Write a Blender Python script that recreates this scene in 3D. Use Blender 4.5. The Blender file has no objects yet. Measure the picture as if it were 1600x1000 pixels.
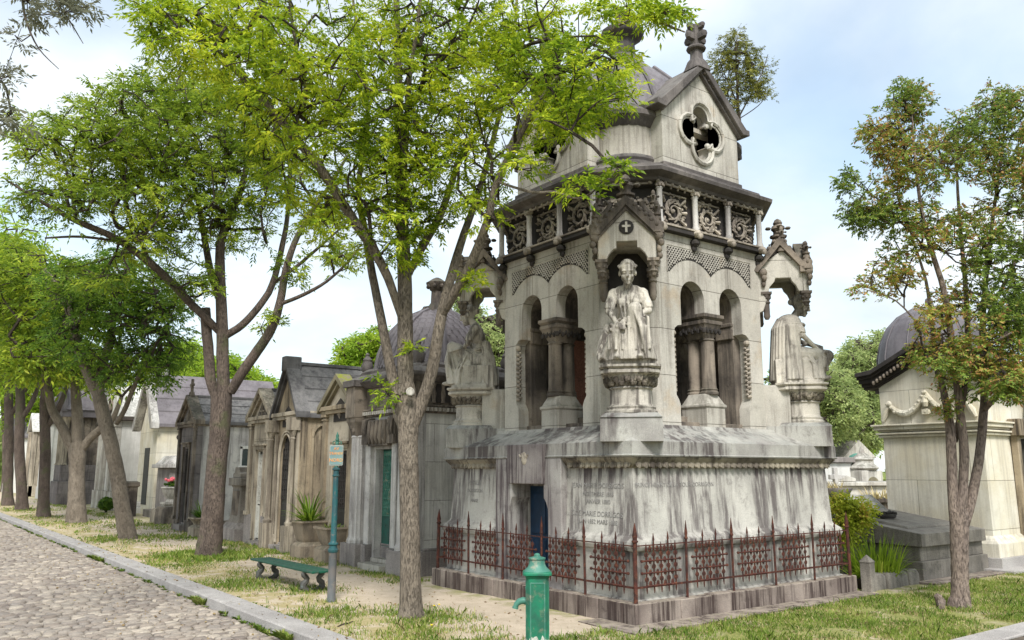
import bpy, bmesh, math, random
import numpy as np
from mathutils import Matrix, Vector
rnd = random.Random(7); nr = np.random.default_rng(7)
PI = math.pi; R = math.radians
scene = bpy.context.scene; COL = scene.collection

# ------------------------------------------------------------------ camera
F = 1280.0; H = 1.9; PITCH = math.atan(235/1280); AZ = R(36.4)
fh = Vector((math.sin(AZ), math.cos(AZ), 0)); Rt = Vector((math.cos(AZ), -math.sin(AZ), 0))
Fw = fh*math.cos(PITCH) + Vector((0, 0, math.sin(PITCH))); Up = Rt.cross(Fw)
cd = bpy.data.cameras.new('camera'); cam = bpy.data.objects.new('camera', cd); COL.objects.link(cam)
cd.sensor_width = 36; cd.lens = 36*F/1600; cd.clip_start = .05; cd.clip_end = 3000
cam.location = (0, 0, H); cam.rotation_euler = (PI/2+PITCH, 0, -AZ); scene.camera = cam

def ray(px, py): return Fw + float((px-800)/F)*Rt + float((500-py)/F)*Up
def vp(px, py, D):                       # a point at horizontal distance D
    d = ray(px, py); t = float(D)/d.dot(fh); return Vector((0, 0, H)) + d*t
def G(px, py, z=0.0):
    d = ray(px, py); t = (z-H)/d.z; return Vector((d.x*t, d.y*t, z))

# ------------------------------------------------------------------ materials
class NT:
    def __init__(s, name):
        s.m = bpy.data.materials.new(name); s.m.use_nodes = True; s.t = s.m.node_tree; s.t.nodes.clear()
        s.out = s.n('ShaderNodeOutputMaterial'); s.pos = s.n('ShaderNodeNewGeometry')
    def n(s, typ, **kw):
        nd = s.t.nodes.new(typ)
        for k, v in kw.items(): setattr(nd, k, v)
        return nd
    def l(s, a, b): s.t.links.new(a, b)
    def set(s, nd, i, v):
        if hasattr(v, 'is_linked') or isinstance(v, bpy.types.NodeSocket): s.l(v, nd.inputs[i])
        else: nd.inputs[i].default_value = v
    def noise(s, scale, detail=4, rough=.55, stretch=None, vec=None, off=0):
        v = vec if vec is not None else s.pos.outputs['Position']
        mp = s.n('ShaderNodeMapping'); s.l(v, mp.inputs[0])
        st = stretch or (1, 1, 1); mp.inputs['Scale'].default_value = tuple(scale*k for k in st)
        mp.inputs['Location'].default_value = (off, off*1.7, off*.6)
        nz = s.n('ShaderNodeTexNoise'); nz.inputs['Scale'].default_value = 1; nz.inputs['Detail'].default_value = detail
        nz.inputs['Roughness'].default_value = rough; s.l(mp.outputs[0], nz.inputs['Vector']); return nz.outputs[0]
    def ramp(s, v, a, b, lo=0., hi=1.):
        r = s.n('ShaderNodeMapRange'); r.interpolation_type = 'SMOOTHSTEP'; s.l(v, r.inputs[0])
        for i, k in zip((1, 2, 3, 4), (a, b, lo, hi)): r.inputs[i].default_value = k
        return r.outputs[0]
    def mix(s, f, a, b, mode='MIX'):
        m = s.n('ShaderNodeMix', data_type='RGBA', blend_type=mode)
        s.set(m, 0, f)
        for i, c in ((6, a), (7, b)):
            if isinstance(c, (tuple, list)): m.inputs[i].default_value = (*c[:3], 1)
            else: s.l(c, m.inputs[i])
        return m.outputs[2]
    def math(s, op, a, b=0.0, c=0.0):
        m = s.n('ShaderNodeMath', operation=op)
        for i, v in enumerate((a, b, c)): s.set(m, i, v)
        return m.outputs[0]
    def colramp(s, v, stops):
        r = s.n('ShaderNodeValToRGB'); e = r.color_ramp.elements
        e[0].position, e[0].color = stops[0][0], (*stops[0][1], 1); e[1].position, e[1].color = stops[-1][0], (*stops[-1][1], 1)
        for p, c in stops[1:-1]: k = e.new(p); k.color = (*c, 1)
        s.l(v, r.inputs[0]); return r.outputs[0]
    def bump(s, h, strength=.4, dist=.02, nrm=None):
        b = s.n('ShaderNodeBump'); b.inputs['Strength'].default_value = strength; b.inputs['Distance'].default_value = dist
        s.l(h, b.inputs['Height'])
        if nrm is not None: s.l(nrm, b.inputs['Normal'])
        return b.outputs[0]
    def fin(s, col, rough=.85, nrm=None, metal=0., spec=.3):
        p = s.n('ShaderNodeBsdfPrincipled'); s.set(p, 'Base Color', (*col, 1) if isinstance(col, tuple) else col)
        s.set(p, 'Roughness', rough); p.inputs['Metallic'].default_value = metal; p.inputs['Specular IOR Level'].default_value = spec
        if nrm is not None: s.l(nrm, p.inputs['Normal'])
        s.l(p.outputs[0], s.out.inputs[0]); return s.m

def stone(name, c1, c2, dark=(.05, .045, .045), streak=.5, drip=None,  blotch=.4, warm=None, lichen=.5, blocks=None, rough=.9, bump=.5, lich=(.07, .075, .05), sf=2.6, grain=.2):
    s = NT(name)
    base = s.mix(s.ramp(s.noise(1.3, 5), .35, .65), c1, c2)
    if warm: base = s.mix(s.ramp(s.noise(2.2, 4, off=9), .55, .72, 0, .8), base, warm)
    if streak:
        a = s.ramp(s.noise(1, 6, .62, (sf, sf, .3), off=3), .43, .58)
        b = s.ramp(s.noise(1, 5, .65, (sf*6, sf*6, .7), off=5), .42, .56)
        if drip:
            dz_ = s.n('ShaderNodeSeparateXYZ'); s.l(s.pos.outputs['Position'], dz_.inputs[0])
            top_ = s.math('ADD', dz_.outputs[2], s.math('MULTIPLY', s.math('SUBTRACT', s.noise(1, 5, .7, (9, 9, .15), off=21), .5), drip[1]*2.2))
            a = s.math('MAXIMUM', s.math('MULTIPLY', a, .85), s.math('MULTIPLY', s.ramp(top_, drip[0]-drip[1], drip[0]), s.ramp(s.noise(1, 4, .6, (2.2, 2.2, .1), off=17), .40, .52)))
        base = s.mix(s.math('MULTIPLY', s.math('MULTIPLY', a, s.math('MULTIPLY_ADD', b, .7, .3)), streak), base, dark)
    if blotch:
        c = s.ramp(s.noise(4.5, 8, .7, off=11), .52, .70, 0, blotch); base = s.mix(c, base, dark)
    if lichen:
        sx = s.n('ShaderNodeSeparateXYZ'); s.l(s.pos.outputs['Normal'], sx.inputs[0])
        up = s.ramp(sx.outputs[2], .35, .8); l = s.math('MULTIPLY', up, s.ramp(s.noise(7, 7, .7, off=2), .38, .6, 0, lichen))
        base = s.mix(l, base, lich)
    g = s.noise(70, 3, .6); m_ = s.noise(14, 6, .65)
    base = s.mix(grain, base, s.colramp(g, [(.3, (.02, .02, .02)), (.7, (.75, .72, .68))]), 'OVERLAY')
    hgt = s.math('ADD', s.math('MULTIPLY', g, .25), m_)
    nrm = s.bump(hgt, bump, .012)
    if blocks:
        w, h, o = blocks
        sx = s.n('ShaderNodeSeparateXYZ'); s.l(s.pos.outputs['Position'], sx.inputs[0])
        cb = s.n('ShaderNodeCombineXYZ'); s.l(s.math('ADD', sx.outputs[0], sx.outputs[1]), cb.inputs[0]); s.l(s.math('ADD', sx.outputs[2], o), cb.inputs[1])
        br = s.n('ShaderNodeTexBrick'); s.l(cb.outputs[0], br.inputs['Vector'])
        br.inputs['Scale'].default_value = 1; br.inputs['Brick Width'].default_value = w; br.inputs['Row Height'].default_value = h
        br.inputs['Mortar Size'].default_value = .006; br.inputs['Mortar Smooth'].default_value = .3
        br.inputs['Color1'].default_value = (.82, .82, .8, 1); br.inputs['Color2'].default_value = (1, 1, 1, 1); br.inputs['Mortar'].default_value = (.3, .29, .27, 1)
        base = s.mix(.9, base, br.outputs[0], 'MULTIPLY')
        nrm = s.bump(s.math('SUBTRACT', 1, br.outputs[1]), .6, .01, nrm)
    return s.fin(base, rough, nrm)

def paint(name, c1, c2, rust=None, ramt=.3, rough=.45, metal=0., sc=6):
    s = NT(name); base = s.mix(s.ramp(s.noise(sc, 5), .35, .65), c1, c2)
    if rust: base = s.mix(s.ramp(s.noise(sc*1.6, 7, .7, off=4), .6-.2*ramt, .68, 0, .9), base, rust)
    return s.fin(base, rough, s.bump(s.noise(60, 4), .25, .004), metal)

M = {}
M['ped'] = stone('pedestal_stone', (.49, .47, .425), (.38, .365, .33), (.075, .06, .06), streak=1., blotch=.45, lichen=.35, sf=1.5, lich=(.13, .12, .11), drip=(1.95, .65))
M['pedtop'] = stone('cap_stone', (.41, .40, .365), (.26, .245, .23), (.08, .066, .064), streak=.95, blotch=.5, lichen=.45, lich=(.26, .27, .25), sf=1.3)
M['hood'] = stone('mauve_stained_stone', (.31, .28, .265), (.18, .155, .155), (.06, .045, .048), streak=.9, blotch=.5, lichen=.3, sf=4)
M['bay'] = stone('grey_stained_stone', (.42, .40, .375), (.28, .255, .245), (.085, .066, .07), streak=.95, blotch=.5, lichen=.3, sf=2.4)
M['leafmould'] = stone('stained_leaf_moulding', (.33, .29, .22), (.13, .11, .09), (.04, .03, .026), streak=.8, blotch=.8, lichen=0)
M['lime'] = stone('pale_limestone', (.55, .52, .465), (.45, .42, .375), (.11, .09, .075), streak=.45, blotch=.32, lichen=.5, bump=.35, warm=(.46, .38, .29), blocks=(1.7, .69, .17))
M['limeblk'] = stone('pale_block_limestone', (.78, .77, .73), (.66, .64, .61), (.14, .125, .12), streak=.35, blotch=.3, blocks=(1.15, .72, .1))
M['dirty_shade'] = stone('soot_and_shade_stone', (.27, .225, .18), (.085, .07, .06), (.03, .026, .024), streak=.7, blotch=.75, lichen=.6)  # soot on most parts; stands in for shade on the inner arcade
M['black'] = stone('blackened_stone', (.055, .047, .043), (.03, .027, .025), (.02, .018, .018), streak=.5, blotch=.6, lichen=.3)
M['cornice'] = stone('dark_cornice_stone', (.17, .15, .14), (.075, .066, .064), (.035, .03, .03), streak=.5, blotch=.5, lichen=.6, lich=(.2, .19, .175))
M['carve'] = stone('carved_relief_stone', (.50, .44, .36), (.20, .17, .145), (.035, .03, .026), streak=.4, blotch=.85, lichen=.2)
M['statue'] = stone('statue_marble', (.62, .575, .50), (.42, .385, .335), (.085, .072, .064), streak=.9, blotch=.6, lichen=.3, sf=2.6)
M['granite'] = stone('grey_granite', (.33, .30, .285), (.22, .20, .19), (.1, .09, .09), streak=.5, blotch=.4, grain=.45)
M['kerb'] = stone('kerb_granite', (.42, .40, .385), (.33, .31, .30), (.15, .14, .13), streak=0, blotch=.3, lichen=.2, grain=.45, lich=(.2, .19, .17))
M['plinth'] = stone('brown_plinth_stone', (.30, .25, .215), (.17, .135, .118), (.05, .034, .03), streak=1., blotch=.7, lichen=.6, lich=(.36, .31, .24), sf=4.2)
M['redgran'] = stone('red_granite', (.34, .15, .10), (.25, .11, .075), (.09, .05, .04), streak=.3, blotch=.5, grain=.5)
M['cream'] = stone('cream_limestone', (.74, .70, .61), (.68, .62, .49), (.22, .18, .14), streak=.25, blotch=.14, lichen=.35, bump=.3, blocks=(2.2, .95, .2))
M['tan'] = stone('tan_limestone', (.38, .31, .215), (.25, .20, .14), (.045, .034, .026), streak=.9, blotch=.4, lichen=.6)
M['tanlite'] = stone('light_tan_limestone', (.45, .395, .31), (.34, .295, .23), (.08, .063, .05), streak=.7, blotch=.45)
M['greywall'] = stone('grey_wall_stone', (.24, .215, .21), (.14, .125, .125), (.07, .06, .065), streak=.6, blotch=.55, blocks=(1.4, .6, 0))
M['greylt'] = stone('light_grey_stone', (.56, .54, .51), (.42, .40, .385), (.09, .08, .08), streak=.6, blotch=.4)
M['grave'] = stone('pale_grave_stone', (.56, .54, .49), (.42, .39, .35), (.13, .115, .1), streak=.5, blotch=.45)
M['slab'] = stone('dark_tomb_stone', (.27, .245, .215), (.16, .145, .125), (.05, .046, .042), streak=.4, blotch=.5, lichen=.7, lich=(.25, .235, .2), grain=.4)
M['roofst'] = stone('lichened_roof_stone', (.15, .145, .145), (.07, .067, .069), (.045, .042, .045), streak=.3, blotch=.7, lichen=.75, lich=(.24, .23, .22))
M['mossy'] = stone('mossy_coping_stone', (.24, .21, .14), (.16, .14, .10), (.05, .05, .03), streak=.3, blotch=.4, lichen=1., lich=(.22, .24, .03))
M['slate'] = stone('mauve_slate', (.185, .168, .178), (.125, .113, .12), (.07, .06, .07), streak=.35, blotch=.35, lichen=.4, lich=(.22, .2, .22))
M['lead'] = stone('weathered_lead', (.17, .155, .165), (.11, .10, .11), (.07, .06, .065), streak=.5, blotch=.3, lichen=.3, rough=.6, lich=(.3, .28, .3))
M['rust'] = paint('rusted_red_iron', (.070, .020, .014), (.034, .015, .012), (.15, .052, .026), .6, .8, sc=11)
M['green'] = paint('green_cast_iron', (.012, .17, .09), (.02, .10, .065), (.13, .16, .11), .4, .42)
M['greenlt'] = paint('pale_green_iron', (.07, .20, .15), (.04, .15, .11), (.28, .27, .2), .35, .5)
M['peel'] = paint('peeling_white_paint', (.55, .54, .48), (.38, .38, .33), (.03, .12, .08), .5, .6, sc=14)
M['bench'] = paint('green_bench_paint', (.008, .085, .05), (.012, .06, .04), (.09, .085, .07), .25, .45)
M['benchleg'] = paint('worn_bench_iron', (.10, .095, .085), (.06, .06, .055), (.13, .17, .16), .3, .6)
M['pole'] = paint('blue_green_pole_paint', (.015, .095, .10), (.03, .075, .085), (.13, .12, .11), .3, .5, sc=9)
M['poleg'] = paint('grey_pole_base_paint', (.10, .11, .115), (.14, .13, .125), (.2, .17, .14), .3, .55)
M['signface'] = paint('sign_enamel', (.16, .27, .28), (.22, .31, .29), (.3, .22, .12), .2, .35)
M['signrim'] = paint('sign_rim', (.36, .38, .34), (.26, .29, .27), (.15, .11, .08), .3, .5)
M['signtext'] = paint('orange_sign_letters', (.75, .30, .10), (.70, .42, .14), None)
M['blue'] = paint('dark_blue_door_paint', (.005, .02, .045), (.008, .028, .062), (.02, .02, .03), .2, .5)
M['door'] = paint('dark_bronze_door', (.022, .02, .018), (.035, .032, .028), (.05, .06, .045), .3, .55)
M['dgreen'] = paint('green_bronze_door', (.015, .10, .075), (.025, .075, .06), (.02, .03, .025), .3, .5)
M['wdoor'] = paint('white_door_paint', (.62, .60, .54), (.50, .48, .43), (.2, .15, .1), .2, .6)
M['glass'] = paint('dark_window_glass', (.02, .035, .035), (.04, .05, .05), None, rough=.15)
M['letters'] = paint('carved_letter_paint', (.17, .16, .15), (.27, .26, .245), None, rough=.9, sc=20)
M['white'] = stone('white_marble', (.68, .67, .64), (.58, .57, .54), (.25, .24, .22), streak=.2, blotch=.15)
M['verd'] = paint('verdigris_bronze', (.10, .26, .20), (.07, .18, .15), (.04, .05, .04), .3, .6)
M['terra'] = stone('terracotta_pot', (.33, .27, .2), (.24, .2, .15), streak=.4, blotch=.5)
M['soil'] = paint('potting_soil', (.06, .045, .03), (.03, .025, .02), None, rough=.95)

def bark(name, c1, c2, dk, moss=None):
    s = NT(name); st = (5, 5, 1.5)
    a = s.noise(1, 8, .7, st); base = s.mix(s.ramp(a, .35, .65), c1, c2)
    cr = s.ramp(s.noise(1, 7, .75, (48, 48, 13), off=6), .47, .70); base = s.mix(s.math('MULTIPLY', cr, .7), base, dk)
    base = s.mix(s.ramp(s.noise(2.2, 7, .7, off=8), .45, .75, 0, .55), base, dk)
    if moss: base = s.mix(s.ramp(s.noise(2, 5, .6, off=13), .52, .68, 0, .7), base, moss)
    h = s.math('ADD', s.math('MULTIPLY', s.noise(1, 8, .75, (24, 24, 6)), 1), s.math('MULTIPLY', cr, -.6))
    return s.fin(base, .95, s.bump(h, 1., .03))
M['twig'] = bark('dark_twig_bark', (.085, .065, .05), (.05, .038, .03), (.02, .016, .013))
M['bark'] = bark('grey_brown_bark', (.27, .225, .175), (.19, .155, .12), (.055, .045, .035))
M['barkd'] = bark('dark_brown_bark', (.17, .13, .105), (.11, .083, .068), (.03, .023, .02), (.10, .11, .05))
M['barkl'] = bark('thuja_bark', (.30, .235, .19), (.20, .155, .13), (.07, .05, .045))

def leafmat(name, stops, trans=.54, vscale=.9, rough=.55):
    s = NT(name); rp = s.pos.outputs['Random Per Island']
    v = s.math('ADD', s.math('MULTIPLY', rp, .55), s.math('MULTIPLY', s.ramp(s.noise(vscale, 3, .5), .3, .7), .45))
    c = s.colramp(v, stops)
    p = s.n('ShaderNodeBsdfPrincipled'); s.l(c, p.inputs['Base Color']); p.inputs['Roughness'].default_value = rough; p.inputs['Specular IOR Level'].default_value = .25
    t = s.n('ShaderNodeBsdfTranslucent'); s.l(s.mix(.5, c, (.9, .95, .15), 'MULTIPLY') if False else c, t.inputs[0])
    mx = s.n('ShaderNodeMixShader'); mx.inputs[0].default_value = trans
    s.l(p.outputs[0], mx.inputs[1]); s.l(t.outputs[0], mx.inputs[2]); s.l(mx.outputs[0], s.out.inputs[0]); return s.m
M['leafA'] = leafmat('bright_ash_leaves', [(.0, (.055, .11, .010)), (.3, (.20, .31, .018)), (.65, (.44, .53, .03)), (1, (.74, .74, .06))])
M['leafB'] = leafmat('mid_ash_leaves', [(.0, (.05, .10, .014)), (.4, (.18, .27, .025)), (.75, (.37, .46, .04)), (1, (.60, .62, .08))])
M['leafC'] = leafmat('deep_green_leaves', [(.0, (.035, .09, .015)), (.5, (.12, .22, .025)), (.85, (.26, .37, .035)), (1, (.42, .50, .06))])
M['leafL'] = leafmat('lime_leaves', [(.0, (.14, .26, .02)), (.5, (.28, .42, .03)), (1, (.46, .56, .06))])
M['leafG'] = leafmat('hazy_green_leaves', [(.0, (.16, .22, .08)), (.5, (.34, .42, .15)), (1, (.56, .60, .26))])
M['leafT'] = leafmat('thuja_sprays', [(.0, (.045, .075, .02)), (.25, (.12, .18, .04)), (.56, (.27, .38, .06)), (.66, (.36, .30, .08)), (.74, (.45, .19, .10)), (.84, (.50, .34, .08)), (1, (.44, .54, .08))], .4, .8)
M['leafR'] = leafmat('roof_bush_sprays', [(.0, (.09, .10, .025)), (.5, (.22, .24, .05)), (.85, (.36, .34, .07)), (1, (.42, .24, .08))], .3, 3)
M['leafD'] = leafmat('dull_leaves', [(.0, (.12, .13, .09)), (1, (.28, .28, .18))])
M['iris'] = leafmat('iris_blades', [(.0, (.12, .20, .02)), (.6, (.32, .44, .035)), (1, (.58, .60, .10))])
M['bushL'] = leafmat('yellow_green_bush', [(.0, (.18, .24, .02)), (.6, (.46, .52, .05)), (.85, (.62, .55, .09)), (1, (.55, .25, .10))], .4, 3)
M['grassG'] = leafmat('green_grass', [(.0, (.06, .12, .016)), (.45, (.15, .24, .03)), (.8, (.30, .36, .07)), (1, (.48, .46, .18))], .35, 1.4)
M['straw'] = leafmat('straw_grass', [(.0, (.28, .23, .10)), (.5, (.48, .39, .19)), (.85, (.60, .50, .27)), (1, (.20, .26, .05))], .3, 1.6)
M['flower'] = paint('yellow_petals', (.8, .6, .02), (.85, .7, .03), None)
M['pink'] = paint('pink_petals', (.75, .12, .16), (.8, .25, .25), None)
M['litter'] = leafmat('dry_leaf_litter', [(.0, (.10, .06, .03)), (.5, (.24, .16, .07)), (1, (.42, .34, .18))], .1)

# ------------------------------------------------------------------ mesh builder
class MB:
    def __init__(s, m=None): s.v = []; s.f = []; s.m = m or Matrix.Identity(4)
    def add(s, vs, fs):
        o = len(s.v); s.v += [tuple(s.m @ Vector(p)) for p in vs]; s.f += [tuple(o+i for i in f) for f in fs]
    def box(s, x0, x1, y0, y1, z0, z1, tx=0., ty=0.):      # tx,ty: taper of the top
        s.add([(x0, y0, z0), (x1, y0, z0), (x1, y1, z0), (x0, y1, z0), (x0+tx, y0+ty, z1), (x1-tx, y0+ty, z1), (x1-tx, y1-ty, z1), (x0+tx, y1-ty, z1)],
              [(3, 2, 1, 0), (4, 5, 6, 7), (0, 1, 5, 4), (1, 2, 6, 5), (2, 3, 7, 6), (3, 0, 4, 7)])
    def stack(s, lv, cx=0, cy=0, hy=None, cap0=True, cap1=True):   # lv: (half, chamfer, z); hy: y half minus x half
        rings = []; hy = hy or 0
        for (a, c, z) in lv:
            b = a+hy; c = max(c, 1e-4)
            rings.append([(cx-a+c, cy-b, z), (cx+a-c, cy-b, z), (cx+a, cy-b+c, z), (cx+a, cy+b-c, z), (cx+a-c, cy+b, z), (cx-a+c, cy+b, z), (cx-a, cy+b-c, z), (cx-a, cy-b+c, z)])
        s.rings(rings, cap0, cap1)
    def rings(s, rings, cap0=True, cap1=True):
        n = len(rings[0]); vs = [p for r in rings for p in r]; fs = []
        for k in range(len(rings)-1):
            for i in range(n): j = (i+1) % n; fs.append((k*n+i, k*n+j, (k+1)*n+j, (k+1)*n+i))
        if cap0: fs.append(tuple(range(n))[::-1])
        if cap1: fs.append(tuple((len(rings)-1)*n+i for i in range(n)))
        s.add(vs, fs)
    def lathe(s, prof, cx=0, cy=0, seg=16, ph=0., flute=0.):
        s.rings([[(cx+r*(1-(flute if i % 2 else 0))*math.cos(ph+2*PI*i/seg), cy+r*(1-(flute if i % 2 else 0))*math.sin(ph+2*PI*i/seg), z) for i in range(seg)] for r, z in prof])
    def prism(s, poly, d0, d1, ax='y'):                     # poly in (x,z) extruded along y, or (y,z) along x, or (x,y) along z
        f = {'y': lambda p, d: (p[0], d, p[1]), 'x': lambda p, d: (d, p[0], p[1]), 'z': lambda p, d: (p[0], p[1], d)}[ax]
        n = len(poly); s.add([f(p, d0) for p in poly]+[f(p, d1) for p in poly],
              [tuple(range(n)), tuple(range(2*n-1, n-1, -1))]+[(i, i+n, (i+1) % n+n, (i+1) % n) for i in range(n)])
    def tube(s, pts, rad, seg=6, closed=False):
        pts = [Vector(p) for p in pts]; n = len(pts)
        if not hasattr(rad, '__len__'): rad = [rad]*n
        rings = []; ref = None
        for i, p in enumerate(pts):
            if closed: t = pts[(i+1) % n]-pts[i-1]
            else: t = pts[min(i+1, n-1)]-pts[max(i-1, 0)]
            if t.length < 1e-9: t = Vector((0, 0, 1))
            t.normalize()
            if ref is None: ref = t.orthogonal().normalized()
            ref = (ref-t*ref.dot(t)); ref = ref.normalized() if ref.length > 1e-6 else t.orthogonal().normalized()
            b = t.cross(ref); rings.append([tuple(p+(ref*math.cos(2*PI*k/seg)+b*math.sin(2*PI*k/seg))*rad[i]) for k in range(seg)])
        if closed: rings.append(rings[0]); s.rings(rings, False, False)
        else: s.rings(rings)
    def ball(s, c, r, seg=8, rg=5):
        if not hasattr(r, '__len__'): r = (r, r, r)
        vs = [(c[0], c[1], c[2]-r[2])]; fs = []
        for i in range(1, rg):
            a = -PI/2+PI*i/rg
            vs += [(c[0]+r[0]*math.cos(a)*math.cos(2*PI*k/seg), c[1]+r[1]*math.cos(a)*math.sin(2*PI*k/seg), c[2]+r[2]*math.sin(a)) for k in range(seg)]
        vs.append((c[0], c[1], c[2]+r[2])); T = len(vs)-1
        for k in range(seg):
            fs.append((0, 1+(k+1) % seg, 1+k)); fs.append((T, T-seg+k, T-seg+(k+1) % seg))
            for i in range(rg-2): a = 1+i*seg; fs.append((a+k, a+(k+1) % seg, a+seg+(k+1) % seg, a+seg+k))
        s.add(vs, fs)
    def build(s, name, mat, parent=None, smooth=35, bevel=0., matrix=None):
        me = bpy.data.meshes.new(name); me.from_pydata(s.v, [], s.f); me.validate()
        bm = bmesh.new(); bm.from_mesh(me); bmesh.ops.recalc_face_normals(bm, faces=bm.faces); bm.to_mesh(me); bm.free()
        if mat is not None: me.materials.append(M[mat] if isinstance(mat, str) else mat)
        if smooth:
            me.shade_smooth(); me.set_sharp_from_angle(angle=R(smooth))
        o = bpy.data.objects.new(name, me); COL.objects.link(o)
        if parent is not None: o.parent = parent
        if bevel:
            b = o.modifiers.new('bevel', 'BEVEL'); b.width = bevel; b.segments = 2; b.limit_method = 'ANGLE'; b.angle_limit = R(40); b.harden_normals = False
        return o

def npmesh(name, verts, faces4, mat, parent=None, smooth=False):
    k = faces4.shape[1]
    me = bpy.data.meshes.new(name); me.vertices.add(len(verts)); me.vertices.foreach_set('co', verts.astype(np.float32).ravel())
    me.loops.add(faces4.size); me.loops.foreach_set('vertex_index', faces4.astype(np.int32).ravel())
    me.polygons.add(len(faces4)); me.polygons.foreach_set('loop_start', np.arange(0, faces4.size, k, dtype=np.int32))
    me.update(calc_edges=True); me.validate()
    if smooth: me.shade_smooth()
    me.materials.append(M[mat]); o = bpy.data.objects.new(name, me); COL.objects.link(o)
    if parent is not None: o.parent = parent
    return o

def tag(o, label=None, cat=None, group=None, kind=None):
    if label: o['label'] = label
    if cat: o['category'] = cat
    if group: o['group'] = group
    if kind: o['kind'] = kind
    return o
def thing(name, label, cat, loc=(0, 0, 0), rz=0., group=None):
    o = bpy.data.objects.new(name, None); COL.objects.link(o); o.empty_display_size = .1
    o.location = loc; o.rotation_euler = (0, 0, rz); return tag(o, label, cat, group)
def copy_tree(o, parent=None):
    c = o.copy(); COL.objects.link(c)
    if parent is not None: c.parent = parent
    for ch in [k for k in o.children]: copy_tree(ch, c)
    return c
def Rz(a): return Matrix.Rotation(a, 4, 'Z')
def Tm(x, y, z=0): return Matrix.Translation((x, y, z))

# ------------------------------------------------------------------ world and light
SUN_EL, SUN_AZ = R(48), R(212)        # azimuth from +Y towards +X
w = bpy.data.worlds.new('World'); scene.world = w; w.use_nodes = True; nt = w.node_tree; nt.nodes.clear()
N = nt.nodes.new; L = nt.links.new
out = N('ShaderNodeOutputWorld'); bg = N('ShaderNodeBackground'); sky = N('ShaderNodeTexSky'); sky.sky_type = 'NISHITA'
sky.sun_disc = False; sky.sun_elevation = SUN_EL; sky.sun_rotation = SUN_AZ; sky.air_density = 1.0; sky.dust_density = 1.5; sky.ozone_density = 1.2
tc = N('ShaderNodeTexCoord'); sep = N('ShaderNodeSeparateXYZ'); L(tc.outputs['Generated'], sep.inputs[0])
def wm(op, a, b):
    m = N('ShaderNodeMath'); m.operation = op
    for i, v in enumerate((a, b)):
        if isinstance(v, (int, float)): m.inputs[i].default_value = v
        else: L(v, m.inputs[i])
    return m.outputs[0]
zz = wm('ADD', sep.outputs[2], .28)
cb = N('ShaderNodeCombineXYZ'); L(wm('DIVIDE', sep.outputs[0], zz), cb.inputs[0]); L(wm('DIVIDE', sep.outputs[1], zz), cb.inputs[1]); cb.inputs[2].default_value = 3.1
def wnoise(sc, det, ro, dist=0.):
    nz = N('ShaderNodeTexNoise'); nz.inputs['Scale'].default_value = sc; nz.inputs['Detail'].default_value = det; nz.inputs['Roughness'].default_value = ro; nz.inputs['Distortion'].default_value = dist
    L(cb.outputs[0], nz.inputs['Vector']); return nz.outputs[0]
mr = N('ShaderNodeMapRange'); mr.interpolation_type = 'SMOOTHSTEP'; L(wnoise(1.15, 7, .52, .3), mr.inputs[0]); mr.inputs[1].default_value = .33; mr.inputs[2].default_value = .66; mr.inputs[3].default_value = .38; mr.inputs[4].default_value = .92
mr2 = N('ShaderNodeMapRange'); L(wnoise(2.2, 6, .5), mr2.inputs[0]); mr2.inputs[1].default_value = .3; mr2.inputs[2].default_value = .7; mr2.inputs[3].default_value = 5.2; mr2.inputs[4].default_value = 8.2
cl = N('ShaderNodeMix'); cl.data_type = 'RGBA'; cl.blend_type = 'MULTIPLY'; cl.inputs[0].default_value = 1; cl.inputs[6].default_value = (.95, 1.0, 1.03, 1)
cc = N('ShaderNodeCombineXYZ')
for i in range(3): L(mr2.outputs[0], cc.inputs[i])
L(cc.outputs[0], cl.inputs[7])
mx = N('ShaderNodeMix'); mx.data_type = 'RGBA'; L(mr.outputs[0], mx.inputs[0])
sk = N('ShaderNodeMix'); sk.data_type = 'RGBA'; sk.blend_type = 'MULTIPLY'; sk.inputs[0].default_value = 1; L(sky.outputs[0], sk.inputs[6]); sk.inputs[7].default_value = (1.7, 1.85, 1.7, 1)
L(sk.outputs[2], mx.inputs[6]); L(cl.outputs[2], mx.inputs[7])
L(mx.outputs[2], bg.inputs[0]); bg.inputs[1].default_value = .105; L(bg.outputs[0], out.inputs[0])
sd = bpy.data.lights.new('sun', 'SUN'); so = bpy.data.objects.new('sun', sd); COL.objects.link(so)
sd.energy = 3.1; sd.angle = R(16); sd.color = (1, .98, .95)
sv = Vector((math.sin(SUN_AZ)*math.cos(SUN_EL), math.cos(SUN_AZ)*math.cos(SUN_EL), math.sin(SUN_EL)))
so.rotation_euler = sv.to_track_quat('Z', 'Y').to_euler()
scene.view_settings.view_transform = 'Standard'; scene.view_settings.look = 'None'; scene.view_settings.exposure = 0.66; scene.view_settings.gamma = 1
scene.cycles.max_bounces = 6; scene.cycles.diffuse_bounces = 2; scene.cycles.transmission_bounces = 4; scene.cycles.transparent_max_bounces = 6
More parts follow.
